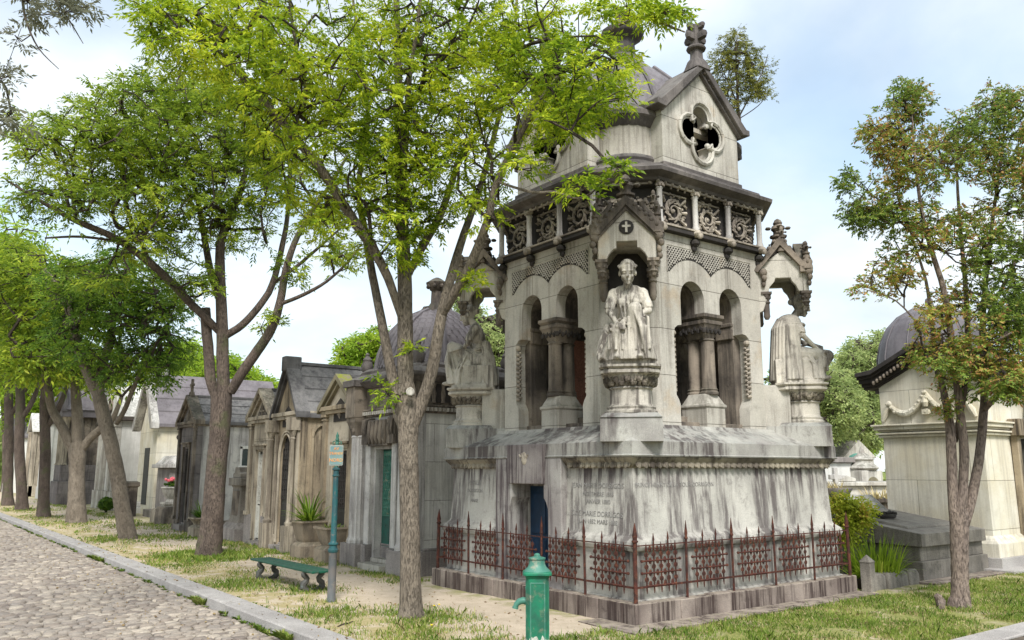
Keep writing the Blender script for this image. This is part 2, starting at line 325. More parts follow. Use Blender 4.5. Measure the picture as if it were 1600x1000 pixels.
# ------------------------------------------------------------------ setting
def kx(y): return 4.11-.0112*y             # kerb front line
ZR = -.10
def build_ground():
    ys = np.concatenate([np.arange(-40, 2, 6), np.arange(2, 30, .22), np.arange(30, 90, 3), np.arange(90, 1400, 80)])
    xr = np.concatenate([[0, .002, .3], np.arange(.5, 16, .22), np.arange(16, 60, 4), np.arange(60, 1300, 90)])
    xl = np.array([-1200, -600, -200, -80, -30, -12, -8.0, -7.998])
    V = []
    for y in ys:
        k = kx(y)+.12
        for x in xl: V.append((x, y, 0. if x < -7.999 else -.17))
        for i, x in enumerate(xr): V.append((k+x, y, -.17 if i == 0 else 0.))
    V = np.array(V); nx = len(xl)+len(xr)
    g = (V[:, 0] > 4.4) & (V[:, 0] < 16) & (V[:, 1] > 2) & (V[:, 1] < 30)
    V[g, 2] += .012*np.sin(V[g, 0]*2.1+V[g, 1]*.7)*np.sin(V[g, 1]*1.7)+nr.normal(0, .004, g.sum())-.006
    a = np.arange((len(ys)-1)*nx).reshape(-1, nx)[:, :-1].ravel()
    return V, np.stack([a, a+1, a+nx+1, a+nx], 1)
s = NT('sandy_verge_ground')
big = s.noise(.7, 6, .6); mid = s.noise(3.2, 7, .65, off=4); fine = s.noise(28, 5, .7); peb = s.noise(95, 3, .6, off=2)
sand = s.mix(s.ramp(mid, .35, .65), (.54, .445, .34), (.45, .37, .275)); sand = s.mix(s.ramp(peb, .55, .68, 0, .55), sand, (.17, .135, .10)); sand = s.mix(s.ramp(peb, .42, .30, 0, .5), sand, (.60, .53, .43))
strw = s.mix(s.ramp(fine, .35, .65), (.44, .36, .20), (.32, .27, .12)); gr = s.mix(s.ramp(fine, .4, .6), (.16, .18, .045), (.29, .28, .09))
sx = s.n('ShaderNodeSeparateXYZ'); s.l(s.pos.outputs['Position'], sx.inputs[0]); X, Y = sx.outputs[0], sx.outputs[1]
verge = s.math('MAXIMUM', s.ramp(s.math('ADD', X, s.math('MULTIPLY', big, .8)), 6.3, 5.6), s.ramp(s.math('ADD', Y, s.math('MULTIPLY', big, .9)), 8.0, 7.2))
base = s.mix(s.math('MULTIPLY', verge, s.ramp(mid, .38, .56)), sand, strw)
lawn = s.ramp(s.math('ADD', Y, s.math('MULTIPLY', mid, .9)), 8.2, 7.2)
base = s.mix(s.math('MULTIPLY', lawn, s.ramp(s.noise(2.1, 6, .6, off=7), .36, .55, .25, .9)), base, gr)
base = s.mix(s.math('MULTIPLY', s.ramp(X, 7.0, 7.6), s.ramp(mid, .42, .55, 0, .8)), base, gr)
far = s.ramp(Y, 60, 160); base = s.mix(far, base, (.17, .19, .07))
M['ground'] = s.fin(base, .95, s.bump(s.math('ADD', peb, fine), .7, .02))
V, Fq = build_ground()
tag(npmesh('ground', V, Fq, 'ground', smooth=True), kind='structure')

# road bed and setts
s = NT('road_joint_earth'); M['joint'] = s.fin(s.mix(s.ramp(s.noise(9, 6, .65), .4, .62), (.12, .095, .07), (.06, .05, .038)), .95)
s = NT('worn_granite_setts'); rp = s.pos.outputs['Random Per Island']
c = s.colramp(rp, [(0, (.16, .13, .11)), (.3, (.265, .22, .18)), (.6, (.23, .20, .175)), (.8, (.33, .28, .225)), (1, (.40, .345, .28))])
c = s.mix(s.ramp(s.noise(1.0, 5, .6), .42, .62, 0, .4), c, (.34, .29, .235)); c = s.mix(s.ramp(s.noise(40, 4, .65), .45, .65, 0, .35), c, (.14, .12, .11))
M['setts'] = s.fin(c, .72, s.bump(s.noise(55, 5, .7), .5, .008), spec=.4)
mb = MB(); mb.add([(-7.98, -5, ZR-.03), (kx(-5)+.1, -5, ZR-.03), (kx(700)+.1, 700, ZR-.03), (-7.98, 700, ZR-.03)], [(0, 1, 2, 3)])
tag(mb.build('road_bed', 'joint', smooth=0), kind='structure')
def setts():
    C = []
    y = 3.5; row = 0
    while y < 95:
        f = 1 if y < 40 else 1.6
        h = nr.uniform(.105, .135)*f; x = -3.6+nr.uniform(0, .15)
        if y > 40: x = -1.
        while x < kx(y)-.02:
            wd = nr.uniform(.13, .22)*f; x1 = min(x+wd, kx(y)-.012)
            if x1-x > .05: C.append((x+.010, x1-.010, y+.010+nr.uniform(-.01, .008), y+h-.010+nr.uniform(-.008, .01)))
            x += wd
        y += h
    C = np.array(C); n = len(C); x0, x1, y0, y1 = C.T
    tilt = nr.normal(0, .006, (n, 4)); top = ZR+nr.normal(.002, .008, n)
    crown = -.0*x0
    dx = (x1-x0)*.16; dy = (y1-y0)*.22
    def q(a, b, z): return np.stack([a, b, z], 1)
    jx = nr.normal(0, .006, (n, 4)); jy = nr.normal(0, .006, (n, 4))
    lo = np.full(n, ZR-.05); md = top-.013
    P = [q(x0+jx[:, 0], y0+jy[:, 0], lo), q(x1+jx[:, 1], y0+jy[:, 1], lo), q(x1+jx[:, 2], y1+jy[:, 2], lo), q(x0+jx[:, 3], y1+jy[:, 3], lo),
         q(x0+jx[:, 0], y0+jy[:, 0], md), q(x1+jx[:, 1], y0+jy[:, 1], md), q(x1+jx[:, 2], y1+jy[:, 2], md), q(x0+jx[:, 3], y1+jy[:, 3], md),
         q(x0+dx, y0+dy, top+tilt[:, 0]), q(x1-dx, y0+dy, top+tilt[:, 1]), q(x1-dx, y1-dy, top+tilt[:, 2]), q(x0+dx, y1-dy, top+tilt[:, 3])]
    V = np.stack(P, 1).reshape(-1, 3)
    f = np.array([(8, 9, 10, 11), (4, 5, 9, 8), (5, 6, 10, 9), (6, 7, 11, 10), (7, 4, 8, 11), (0, 1, 5, 4), (1, 2, 6, 5), (2, 3, 7, 6), (3, 0, 4, 7)])
    return V, (f[None]+12*np.arange(n)[:, None, None]).reshape(-1, 4)
V, Fq = setts(); o = npmesh('cobbled_road', V, Fq, 'setts', smooth=True); tag(o, kind='structure')
# kerb: long granite stones
mb = MB(); y = 2.0
while y < 110:
    ln = rnd.uniform(1.5, 2.3); y1 = y+ln-.012; a, b = kx(y), kx(y1); z = .028+rnd.uniform(-.004, .004)
    mb.rings([[(a, y, -.16), (b, y1, -.16), (b+.35, y1, -.16), (a+.35, y, -.16)], [(a+.004, y, z-.02), (b+.004, y1, z-.02), (b+.35, y1, z-.02), (a+.35, y, z-.02)],
              [(a+.024, y, z), (b+.024, y1, z), (b+.34, y1, z), (a+.34, y, z)]]); y += ln
tag(mb.build('kerb', 'kerb', smooth=30), kind='structure')
# second kerb at the bottom right corner of the lawn
mb = MB(); x = 8.6
while x < 19:
    ln = rnd.uniform(1.2, 1.7); mb.stack([(ln/2-.008, 0, -.1), (ln/2-.008, 0, .02), (ln/2-.022, 0, .032)], x+ln/2, 4.72, hy=.17-ln/2+.008); x += ln
tag(mb.build('path_kerb', 'kerb', smooth=30), kind='structure')
mb = MB(); mb.add([(8.3, -6, .006), (22, -6, .006), (22, 4.56, .006), (8.3, 4.56, .006)], [(0, 1, 2, 3)]); tag(mb.build('side_path', 'joint', smooth=0), kind='structure')
# paving edging strip round the monument plinth
mb = MB(); x = 7.25
for i in range(6):
    ln = rnd.uniform(.8, 1.05); mb.box(x+.006, x+ln-.006, 7.28+rnd.uniform(-.01, .01), 7.64, -.05, .022+rnd.uniform(-.004, .004)); x += ln
mb.box(7.16, 7.53, 7.28, 8.3, -.05, .018)
tag(mb.build('paving', 'plinth', smooth=0, bevel=.006), kind='structure')

# grass blades
def patches(x, y):                 # density 0..1 of grass and greenness 0..1
    n = np.sin(x*2.3+1.3*np.sin(y*1.7))*np.sin(y*2.1+1.1*np.sin(x*1.9)); n2 = np.sin(x*6.1+y*3.3)*np.sin(y*5.3-x*2.2)
    n = .5+.3*n+.2*n2
    d = np.zeros_like(x); g = np.zeros_like(x)
    def put(m, dd, gg):
        nonlocal d, g
        k = (m*dd) > d; g = np.where(k, gg, g); d = np.maximum(d, m*dd)
    sm = lambda v, a, b: np.clip((v-a)/(b-a), 0, 1)
    put(sm(7.55-y+.5*n, 0, .5)*sm(x, 4.4, 4.6)*sm(n, .22, .5), 1., .42+.42*n)                   # near lawn
    put(sm(n, .42, .72)*sm(x, 4.4, 4.5)*sm(6.4-x, 0, .9), .38, .25+.3*n)                        # verge by the kerb
    put(sm(x, 6.75, 7.3)*sm(7.75-x, 0, .2)*sm(y, 12.5, 12.8)*sm(n, .3, .6), .9, .6)            # foot of the chapels
    for cx, cy, r, dd, gg in ((8.2, 6.6, .7, 1., 1.), (9.9, 6.3, .8, 1., .95), (11.4, 6.9, .6, 1., .9), (14.6, 6.6, .8, 1., .9), (4.9, 10.6, .6, .8, .8), (4.8, 14.5, .8, .7, .8), (4.9, 18., .8, .7, .7), (5.63, 9.8, .75, .9, .75), (5.87, 19.5, 1.15, 1.2, .85), (5.4, 25.6, 1.3, .8, .7), (5.4, 34.4, 1.6, .7, .55), (5.0, 39.4, 1.5, .6, .5), (5.1, 47, 1.8, .6, .7), (5.5, 13.1, .55, .8, .7), (5.35, 11.7, .3, .5, .6), (6.4, 25.5, 1.2, .7, .7), (7.1, 31, 1.3, .7, .6), (5.2, 9.0, .9, .8, .6), (12.3, 6.0, .6, .9, .7), (13.8, 5.6, .9, 1., .8), (5.0, 8.2, .8, .9, .6)):
        put(np.clip(1.25-np.hypot(x-cx, (y-cy)*.8)/r, 0, 1)*sm(n, .1, .45), dd, gg)
    ok = ~((x > 7.1) & (x < 12.6) & (y > 7.3) & (y < 12.8)); ok &= ~((x > 12.75) & (x < 14.3) & (y > 7.3)); ok &= ~((x > 14.4) & (y > 7.3)); ok &= ~((y < 4.95) & (x > 8.2))
    return d*ok, g
def blades(n, xr, yr, hgt, wid, dens=1.):
    x = nr.uniform(*xr, n); y = yr[0]*(yr[1]/yr[0])**nr.uniform(0, 1, n); d, g = patches(x, y)
    k = nr.uniform(0, 1, n) < d*dens; x, y, g = x[k], y[k], g[k]; m = len(x)
    a = nr.uniform(0, 2*PI, m); h = hgt*nr.lognormal(-.15, .4, m)*(.6+.6*g); lean = nr.uniform(.1, .9, m)*h; la = nr.uniform(0, 2*PI, m); ww = wid*(1+y*.04)
    B = np.stack([x, y, np.full(m, -.008)], 1); s_ = np.stack([np.cos(a), np.sin(a), 0*a], 1)*ww[:, None]
    T = B+np.stack([np.cos(la)*lean, np.sin(la)*lean, h], 1); Mi = B+np.stack([np.cos(la)*lean*.25, np.sin(la)*lean*.25, h*.6], 1)
    V = np.stack([B-s_, B+s_, Mi+s_*.7, T, Mi-s_*.7], 1); green = nr.uniform(0, 1, m) < g
    return V, green
Vs = []; gs = []
for a in ((150000, (4.4, 19), (4.9, 8.2), .042, .0038), (110000, (4.3, 7.8), (7.5, 22), .045, .0042), (60000, (4.2, 8.2), (18, 60), .06, .007)):
    v, g = blades(*a); Vs.append(v); gs.append(g)
V = np.concatenate(Vs); gr_ = np.concatenate(gs)
for nm, msk, mt in (('grass', gr_, 'grassG'), ('dry_grass', ~gr_, 'straw')):
    v = V[msk]; v = v if nm == 'grass' else v*1.0
    if nm != 'grass': v[:, 2:, 2] *= .6
    n = len(v); tag(npmesh(nm, v.reshape(-1, 3), (np.arange(n)[:, None]*5+np.arange(5)[None]), mt), ('short green grass on the verge and lawn' if nm == 'grass' else 'dry straw coloured grass on the verge and lawn'), 'grass', kind='stuff')
# weeds in the gutter
def tuft(mb_list, x, y, z, n, h, wd, spread=.5):
    a = nr.uniform(0, 2*PI, n); hh = h*nr.uniform(.5, 1.1, n); le = hh*nr.uniform(.1, spread*2, n); r0 = nr.uniform(0, .3*h, n); a2 = a+nr.normal(0, .5, n)
    B = np.stack([x+np.cos(a)*r0, y+np.sin(a)*r0, np.full(n, z)], 1); S = np.stack([-np.sin(a), np.cos(a), 0*a], 1)*wd
    Mi = B+np.stack([np.cos(a2)*le*.35, np.sin(a2)*le*.35, hh*.65], 1); T = B+np.stack([np.cos(a2)*le, np.sin(a2)*le, hh*.9], 1)
    mb_list.append(np.stack([B-S, B+S, Mi+S*.9, T, Mi-S*.9], 1))
W = []
y = 6.
while y < 45:
    if rnd.random() < .75: tuft(W, kx(y)-rnd.uniform(.0, .07), y, ZR-.02, rnd.randint(8, 30), rnd.uniform(.03, .09), .006, .9)
    if rnd.random() < .25: tuft(W, kx(y)+.37, y, 0, rnd.randint(8, 20), rnd.uniform(.03, .06), .005)
    y += rnd.uniform(.04, .16)*(1+y*.03)
for yy in (9.85, 10.05, 13.2, 13.5, 20.5, 20.9, 21.3): tuft(W, kx(yy)-.04, yy, ZR, 60, .12, .009, .9)
V = np.concatenate(W); n = len(V)
tag(npmesh('gutter_weeds', V.reshape(-1, 3), np.arange(n)[:, None]*5+np.arange(5)[None], 'grassG'), 'small green weeds growing in the gutter along the kerb', 'weeds', kind='stuff')
# leaf litter and small stones
n = 9000; x = nr.uniform(2.4, 14, n); y = nr.uniform(5, 34, n)**1.0; k = ~((x > 7.2) & (y > 7.2)); x, y = x[k], y[k]; n = len(x)
z = np.where(x < kx(y), ZR+.004, np.where(x < kx(y)+.37, .034, .006)); a = nr.uniform(0, PI, n); L_ = nr.uniform(.008, .028, n)
d1 = np.stack([np.cos(a)*L_, np.sin(a)*L_, nr.uniform(-.2, .4, n)*L_], 1); d2 = np.stack([-np.sin(a)*L_*.5, np.cos(a)*L_*.5, nr.uniform(0, .5, n)*L_], 1); C = np.stack([x, y, z], 1)
tag(npmesh('leaf_litter', np.stack([C-d1, C+d2, C+d1, C-d2], 1).reshape(-1, 3), np.arange(n*4).reshape(-1, 4), 'litter'), 'dry brown leaf litter scattered on sand and setts', 'leaf litter', kind='stuff')
for i, (px, py, lb) in enumerate(((678, 958, 'small yellow dandelion flower right of the nearest trunk, left one of two'), (686, 956, 'small yellow dandelion flower right of the nearest trunk, right one of two'), (674, 990, 'small yellow dandelion flower lowest in the grass below the nearest trunk'))):
    p = G(px, py); t = thing('dandelion', lb, 'flower', p, 0, 'yellow dandelions in the grass')
    mb = MB(); mb.tube([(0, 0, 0), (.004, 0, .05), (0, .006, .09)], .002, 4); mb.build('stem', 'grassG', t)
    mb = MB(); mb.lathe([(.002, .088), (.012, .092), (.017, .1), (.008, .105)], seg=9); mb.build('petals', 'flower', t)
# ------------------------------------------------------------------ the large monument
CX, CY = 10.0, 10.1
mon = thing('tomb_monument', 'tall soot stained white monument with arched loggia and gabled top inside the rusty fence', 'monument', (CX, CY, 0))
FM = [Rz(k*PI/2) for k in range(4)]           # face 0 looks to -Y, face 3 to -X
CM = [Rz(k*PI/2-PI/4) for k in range(4)]      # corners; 0 looks at the camera
# plinth kerb of upright brown blocks
mb = MB()
for k in range(4):
    mb.m = FM[k]; x = -2.45
    while x < 2.45-.05:
        w_ = min(rnd.uniform(.26, .52), 2.45-x); 
        if 2.45-(x+w_) < .15: w_ = 2.45-x
        mb.box(x+.003, x+w_-.003, -2.45-rnd.uniform(0, .012), -2.12, -.08, .255+rnd.uniform(-.006, .006)); x += w_
mb.build('plinth', 'plinth', mon, bevel=.012)
mb = MB(); mb.stack([(2.3, 0, -.05), (2.3, 0, .27), (2.28, 0, .28)]); mb.build('footing', 'ped', mon)
# pedestal body (door bay cut in the -X face)
mb = MB()
prof = [(2.27, .26), (2.27, .86), (2.315, .88), (2.335, .93), (2.325, .99), (2.28, 1.03), (2.24, 1.06), (2.225, 1.10), (2.185, 1.93)]
def ring_u(s_, z, a0, a1, dp):     # square ring with a bay cut in the -X face, in ring order
    return [(-s_, -s_, z), (s_, -s_, z), (s_, s_, z), (-s_, s_, z), (-s_, a1, z), (-s_+dp, a1, z), (-s_+dp, a0, z), (-s_, a0, z)]
mb.rings([ring_u(s_, z, -.86, .76, .5) for s_, z in prof]); mb.build('pedestal_wall', 'ped', mon, smooth=30)
mb = MB(); mb.rings([ring_u(s_, z, -.86, .76, .3) for s_, z in ((2.185, 1.931), (2.25, 2.0), (2.30, 2.06), (2.30, 2.08))]); mb.build('pedestal_cornice', 'leafmould', mon)
mb = MB()
mb.stack([(2.325, 0, 2.082), (2.335, 0, 2.10), (2.315, 0, 2.115), (2.315, 0, 2.285), (2.29, 0, 2.30), (1.9, .1, 2.50), (1.88, .1, 2.545)]); mb.build('pedestal_cap', 'pedtop', mon, smooth=25)
# leaf moulding under the cap
mb = MB()
for k in range(4):
    mb.m = FM[k]; n = 34
    for i in range(n):
        x = -2.2+4.4*(i+.5)/n
        if k == 3 and -.80 < x < .90: continue
        mb.m = FM[k] @ Tm(x, -2.235, 2.0) @ Matrix.Rotation(-.45, 4, 'X'); mb.ball((0, 0, 0), (.058, .030, .085), 6, 4); mb.ball((.0, -.026, .062), (.036, .03, .022), 5, 3); mb.ball((.064, -.004, .0), (.014, .016, .07), 4, 3)
mb.build('leaf_moulding', 'leafmould', mon)
# entrance bay: flat panel, hood, recess and door.  local frame of face 3: x -> -Y, y -> +X
mb = MB(FM[3])
mb.prism([(-.76, .0), (-.40, .0), (-.40, 1.22), (-.39, 1.34), (-.36, 1.44), (-.32, 1.50), (-.32, 1.72), (.46, 1.72), (.46, 1.50), (.51, 1.44), (.555, 1.34), (.56, 1.22), (.56, .0), (.86, .0), (.86, 2.081), (-.76, 2.081)], -2.316, -1.96)
mb.build('entrance_bay', 'bay', mon, smooth=20, bevel=.008)
mb = MB(FM[3]); mb.prism([(-.36, 1.70), (.49, 1.70), (.53, 2.29), (-.40, 2.29)], -2.37, -2.10); mb.build('entrance_hood', 'hood', mon, smooth=0, bevel=.012)
mb = MB(FM[3]); mb.ball((.06, -2.372, 2.08), (.07, .02, .10), 8, 5)
for i in range(4): mb.tube([(-.02+.05*i, -2.372, 2.10), (-.05+.07*i, -2.385, 2.17-.02*abs(i-1.5))], [.02, .008], 5)
mb.build('hood_carving', 'carve', mon)
mb = MB(FM[3]); mb.box(-.40, .56, -1.96, -1.90, .2, 1.75); mb.build('recess_wall', 'ped', mon, smooth=0)
mb = MB(FM[3]); mb.box(-.30, .54, -1.975, -1.945, .26, 1.66)
for x0 in (-.24, .14): mb.box(x0, x0+.33, -1.99, -1.976, .36, .86); mb.box(x0, x0+.33, -1.99, -1.976, .95, 1.55)
mb.build('door', 'blue', mon, smooth=0, bevel=.005)
# inscriptions
def text(txt, size, mat, name, parent, mtx, ext=.004, bold=0.):
    c = bpy.data.curves.new('t', 'FONT'); c.body = txt; c.size = size; c.extrude = ext; c.align_x = 'CENTER'; c.resolution_u = 2; c.offset = bold
    o = bpy.data.objects.new('t', c); COL.objects.link(o); dg = bpy.context.evaluated_depsgraph_get()
    me = bpy.data.meshes.new_from_object(o.evaluated_get(dg)); bpy.data.objects.remove(o); bpy.data.curves.remove(c)
    me.transform(mtx); me.materials.clear(); me.materials.append(M[mat]); q = bpy.data.objects.new(name, me); COL.objects.link(q)
    if parent is not None: q.parent = parent
    return q
bt = math.atan2(.04, .83)
def onface(k, x, z): return FM[k] @ Tm(x, -(2.225-(z-1.10)*.0482)-.001, z) @ Matrix.Rotation(PI/2-bt, 4, 'X')
for x, z, sz, t_ in ((1.50, 1.66, .10, 'JEAN MARIE DORRIGOS'), (1.52, 1.55, .085, 'NOVEMBRE 1865'), (1.52, 1.45, .085, 'JANVIER 1880'), (1.50, 1.28, .10, 'ZOE MARIE DORRIGOS'), (1.52, 1.18, .085, 'JUIN 1852 MARS 1888'),
                     (-1.52, 1.66, .11, 'FAMILLE'), (-1.52, 1.54, .085, 'DORRIGON'), (-1.52, 1.38, .08, 'MARIE')):
    text(t_, sz, 'letters', 'inscription', mon, onface(3, x, z))
text('PRINCE HENRY DE LA TOUR DORRIGON', .085, 'letters', 'inscription', mon, onface(0, -1.38, 1.68))

# body walls with twin arches
S0, CH = 1.82, .62; ZB, ZT = 2.545, 5.46
def arch(cx, r, z0, n=12, rev=False):
    a = [(cx-r*math.cos(PI*i/n), z0+r*math.sin(PI*i/n)) for i in range(n+1)]; return a[::-1] if rev else a
hw = S0-CH
out_ = [(-hw, ZB), (-.80, ZB), (-.80, 2.86), (-.83, 2.93), (-.88, 3.0), (-.89, 3.9), (-.87, 4.0), (-.80, 4.05), (-.72, 4.06)]+arch(-.45, .27, 4.50)+[(-.18, 4.30), (.18, 4.30)]+arch(.45, .27, 4.50)+[(.72, 4.06), (.80, 4.05), (.87, 4.0), (.89, 3.9), (.88, 3.0), (.83, 2.93), (.80, 2.86), (.80, ZB), (hw, ZB), (hw, ZT), (-hw, ZT)]
for k in range(4):
    mb = MB(FM[k]); mb.prism(out_, -S0, -S0+.2)
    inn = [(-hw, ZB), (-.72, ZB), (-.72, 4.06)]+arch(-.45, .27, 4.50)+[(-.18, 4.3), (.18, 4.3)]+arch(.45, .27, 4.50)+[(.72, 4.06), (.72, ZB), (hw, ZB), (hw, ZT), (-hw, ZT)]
    wl_ = mb.build('wall', 'lime', mon, smooth=30); mb = MB(FM[k]); mb.prism(inn, -S0+.203, -S0+.52); mb.build('inner_arcade', 'dirty_shade', None, smooth=30).parent = wl_  # inner half in darker stone, putting the shade inside the arches into its colour
    # impost blocks on the jambs
    for sg in (-1, 1):
        mb = MB(FM[k]); xs = sorted((sg*.68, sg*.80)); mb.box(xs[0], xs[1], -S0+.19, -S0+.53, 4.0, 4.2); xs = sorted((sg*.66, sg*.80)); mb.box(xs[0], xs[1], -S0+.185, -S0+.535, 4.2, 4.27)
        mb.build('impost', 'dirty_shade', mon, bevel=.015)
    # carved leaf strips in the jambs
    for sg in (-1, 1):
        mb = MB(FM[k])
        for i in range(11):
            z = 3.06+.075*i; mb.ball((sg*.872, -S0+.045, z), (.04, .05, .03), 6, 4); mb.ball((sg*.835, -S0+.06, z+.035), (.028, .035, .022), 5, 3)
        mb.ball((sg*.872, -S0+.05, 3.93), (.05, .06, .05), 7, 5)
        mb.build('jamb_carving', 'carve', mon)
    # paired column on a pier
    mb = MB(FM[k]); mb.stack([(.215, .02, 2.54), (.215, .02, 2.84), (.235, .02, 2.86), (.235, .02, 2.89), (.215, .03, 2.91), (.17, .05, 3.02), (.16, .06, 3.06)], 0, -S0+.26, hy=.05); pier = mb.build('pier', 'lime', mon, bevel=.006)
    for dy in (.13, .39):
        mb = MB(FM[k]); mb.lathe([(.145, 3.05), (.15, 3.08), (.13, 3.11), (.142, 3.13), (.12, 3.15), (.115, 3.2), (.108, 3.88), (.125, 3.90), (.11, 3.92)], 0, -S0+dy, 18); mb.build('column', 'dirty_shade', mon, smooth=40)
    mb = MB(FM[k]); mb.stack([(.12, .03, 3.92), (.15, .02, 4.0), (.19, .02, 4.08), (.20, 0, 4.13), (.215, 0, 4.15), (.215, 0, 4.2), (.20, 0, 4.21), (.235, 0, 4.25), (.235, 0, 4.30)], 0, -S0+.26, hy=.06); cap = mb.build('capital', 'dirty_shade', mon, bevel=.004)
    mb = MB(FM[k])
    for i in range(9):
        for (x, y) in ((-.2+.05*i, -S0+.26-.26), (-.2+.05*i, -S0+.26+.26)):
            mb.ball((x*.95, y+(.03 if y < -S0+.2 else -.03), 4.04+.04*(i % 2)), (.03, .03, .045), 5, 4)
        for x in (-.18, .18): mb.ball((x, -S0+.02+.06*i, 4.04+.04*(i % 2)), (.035, .03, .045), 5, 4)
    o = mb.build('capital_leaves', 'black', None); o.parent = cap
    # lattice spandrel panel
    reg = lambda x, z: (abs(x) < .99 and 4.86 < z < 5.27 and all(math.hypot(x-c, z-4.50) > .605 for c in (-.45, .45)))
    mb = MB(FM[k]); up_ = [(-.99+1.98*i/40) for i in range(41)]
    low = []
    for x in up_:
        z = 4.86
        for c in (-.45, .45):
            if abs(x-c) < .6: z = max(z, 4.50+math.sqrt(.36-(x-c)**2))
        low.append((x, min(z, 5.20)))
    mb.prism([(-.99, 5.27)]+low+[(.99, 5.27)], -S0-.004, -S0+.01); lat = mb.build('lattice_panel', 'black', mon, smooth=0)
    mb = MB(FM[k]); r_ = 0
    z = 4.88
    while z < 5.25:
        x = -.97+(.03 if r_ % 2 else 0)
        while x < .98:
            if reg(x, z): mb.tube([(x+.026*math.cos(a), -S0-.006, z+.026*math.sin(a)) for a in (0, PI*.25, PI*.5, PI*.75, PI)], .0085, 4)
            x += .06
        z += .035; r_ += 1
    mb.tube([(-.99, -S0-.004, 4.86), (-.99, -S0-.004, 5.27), (.99, -S0-.004, 5.27), (.99, -S0-.004, 4.86)], .014, 4)
    o = mb.build('lattice', 'lime', None); o.parent = lat
for k in range(4):          # corner piers
    mb = MB(CM[k]); e = (S0+S0-CH)/math.sqrt(2); h_ = CH/math.sqrt(2)
    mb.prism([(-h_, -e), (h_, -e), (.07, -1.77), (-.07, -1.77)], ZB-.02, ZT, 'z'); mb.build('corner_pier', 'lime', mon, smooth=0)
mb = MB(); mb.stack([(1.66, .3, 2.50), (1.66, .3, 2.62)]); mb.stack([(1.42, .3, 2.61), (1.42, .3, 2.72)]); mb.stack([(1.2, .3, 2.71), (1.2, .3, 2.82)]); mb.build('loggia_floor', 'dirty_shade', mon, smooth=0, bevel=.006)
mb = MB(); mb.stack([(1.8, .6, 5.0), (1.8, .6, 5.3)]); mb.build('loggia_ceiling', 'dirty_shade', mon, smooth=0)
mb = MB(); mb.box(-.55, .15, .95, 1.2, 2.8, 4.15); mb.box(-.62, .22, .93, 1.22, 2.8, 2.95); mb.box(-.62, .22, .93, 1.22, 4.1, 4.2); mb.build('inner_panel', 'redgran', mon, smooth=0, bevel=.01)
mb = MB(); mb.stack([(.3, .03, 2.8), (.3, .03, 2.95), (.22, .05, 3.0), (.2, .05, 3.5)], 1.0, -.3, hy=.12); mb.tube([(1.0, -.3, 3.4), (1.0, -.3, 3.8), (.97, -.3, 4.1)], [.27, .2, .08], 10); mb.ball((.96, -.31, 4.22), (.09, .1, .12), 9, 7); mb.build('inner_bust', 'dirty_shade', mon, smooth=50)

# frieze
def oct_(s_, c): return None
mb = MB(); mb.stack([(1.80, .62, 5.46), (1.93, .70, 5.47), (1.93, .70, 5.53), (1.89, .68, 5.55), (1.80, .63, 5.56), (1.78, .62, 5.57), (1.78, .62, 6.14), (1.86, .66, 6.16), (1.86, .66, 6.20)]); mb.build('frieze_wall', 'black', mon, smooth=25)
mb = MB(); mb.stack([(1.90, .69, 5.532), (1.945, .71, 5.54), (1.945, .71, 5.565), (1.90, .69, 5.575)]); mb.build('frieze_ledge', 'carve', mon, smooth=25)
mb = MB(); mb.stack([(1.90, .68, 6.20), (1.95, .70, 6.22), (1.97, .71, 6.26), (2.05, .74, 6.30), (2.09, .76, 6.32), (2.10, .765, 6.375), (2.07, .75, 6.395), (1.96, .72, 6.42), (1.93, .72, 6.50)]); mb.build('main_cornice', 'cornice', mon, smooth=25)
def scroll(mb, cx, cz, r, y, sg=1):
    n = 30; pts = []; rad = []
    for i in range(n):
        t = i/(n-1); a = sg*(t*PI*3.4+.6); rr = r*(1-t*.88); pts.append((cx+rr*math.cos(a), y-.02*math.sin(t*PI), cz+rr*math.sin(a))); rad.append(.024*(1-t*.55))
    mb.tube(pts, rad, 5); mb.ball((cx, y, cz), (.035, .035, .035), 7, 5)
    for i in range(9):
        a = i*2*PI/9+.3; mb.ball((cx+r*1.16*math.cos(a), y+.01, cz+r*1.1*math.sin(a)), (.030, .02, .022), 5, 4)
        a += .3; mb.tube([(cx+r*.9*math.cos(a), y, cz+r*.9*math.sin(a)), (cx+r*.70*math.cos(a+.5), y-.03, cz+r*.70*math.sin(a+.5)), (cx+r*.58*math.cos(a+.9), y-.01, cz+r*.58*math.sin(a+.9))], [.018, .022, .006], 4)
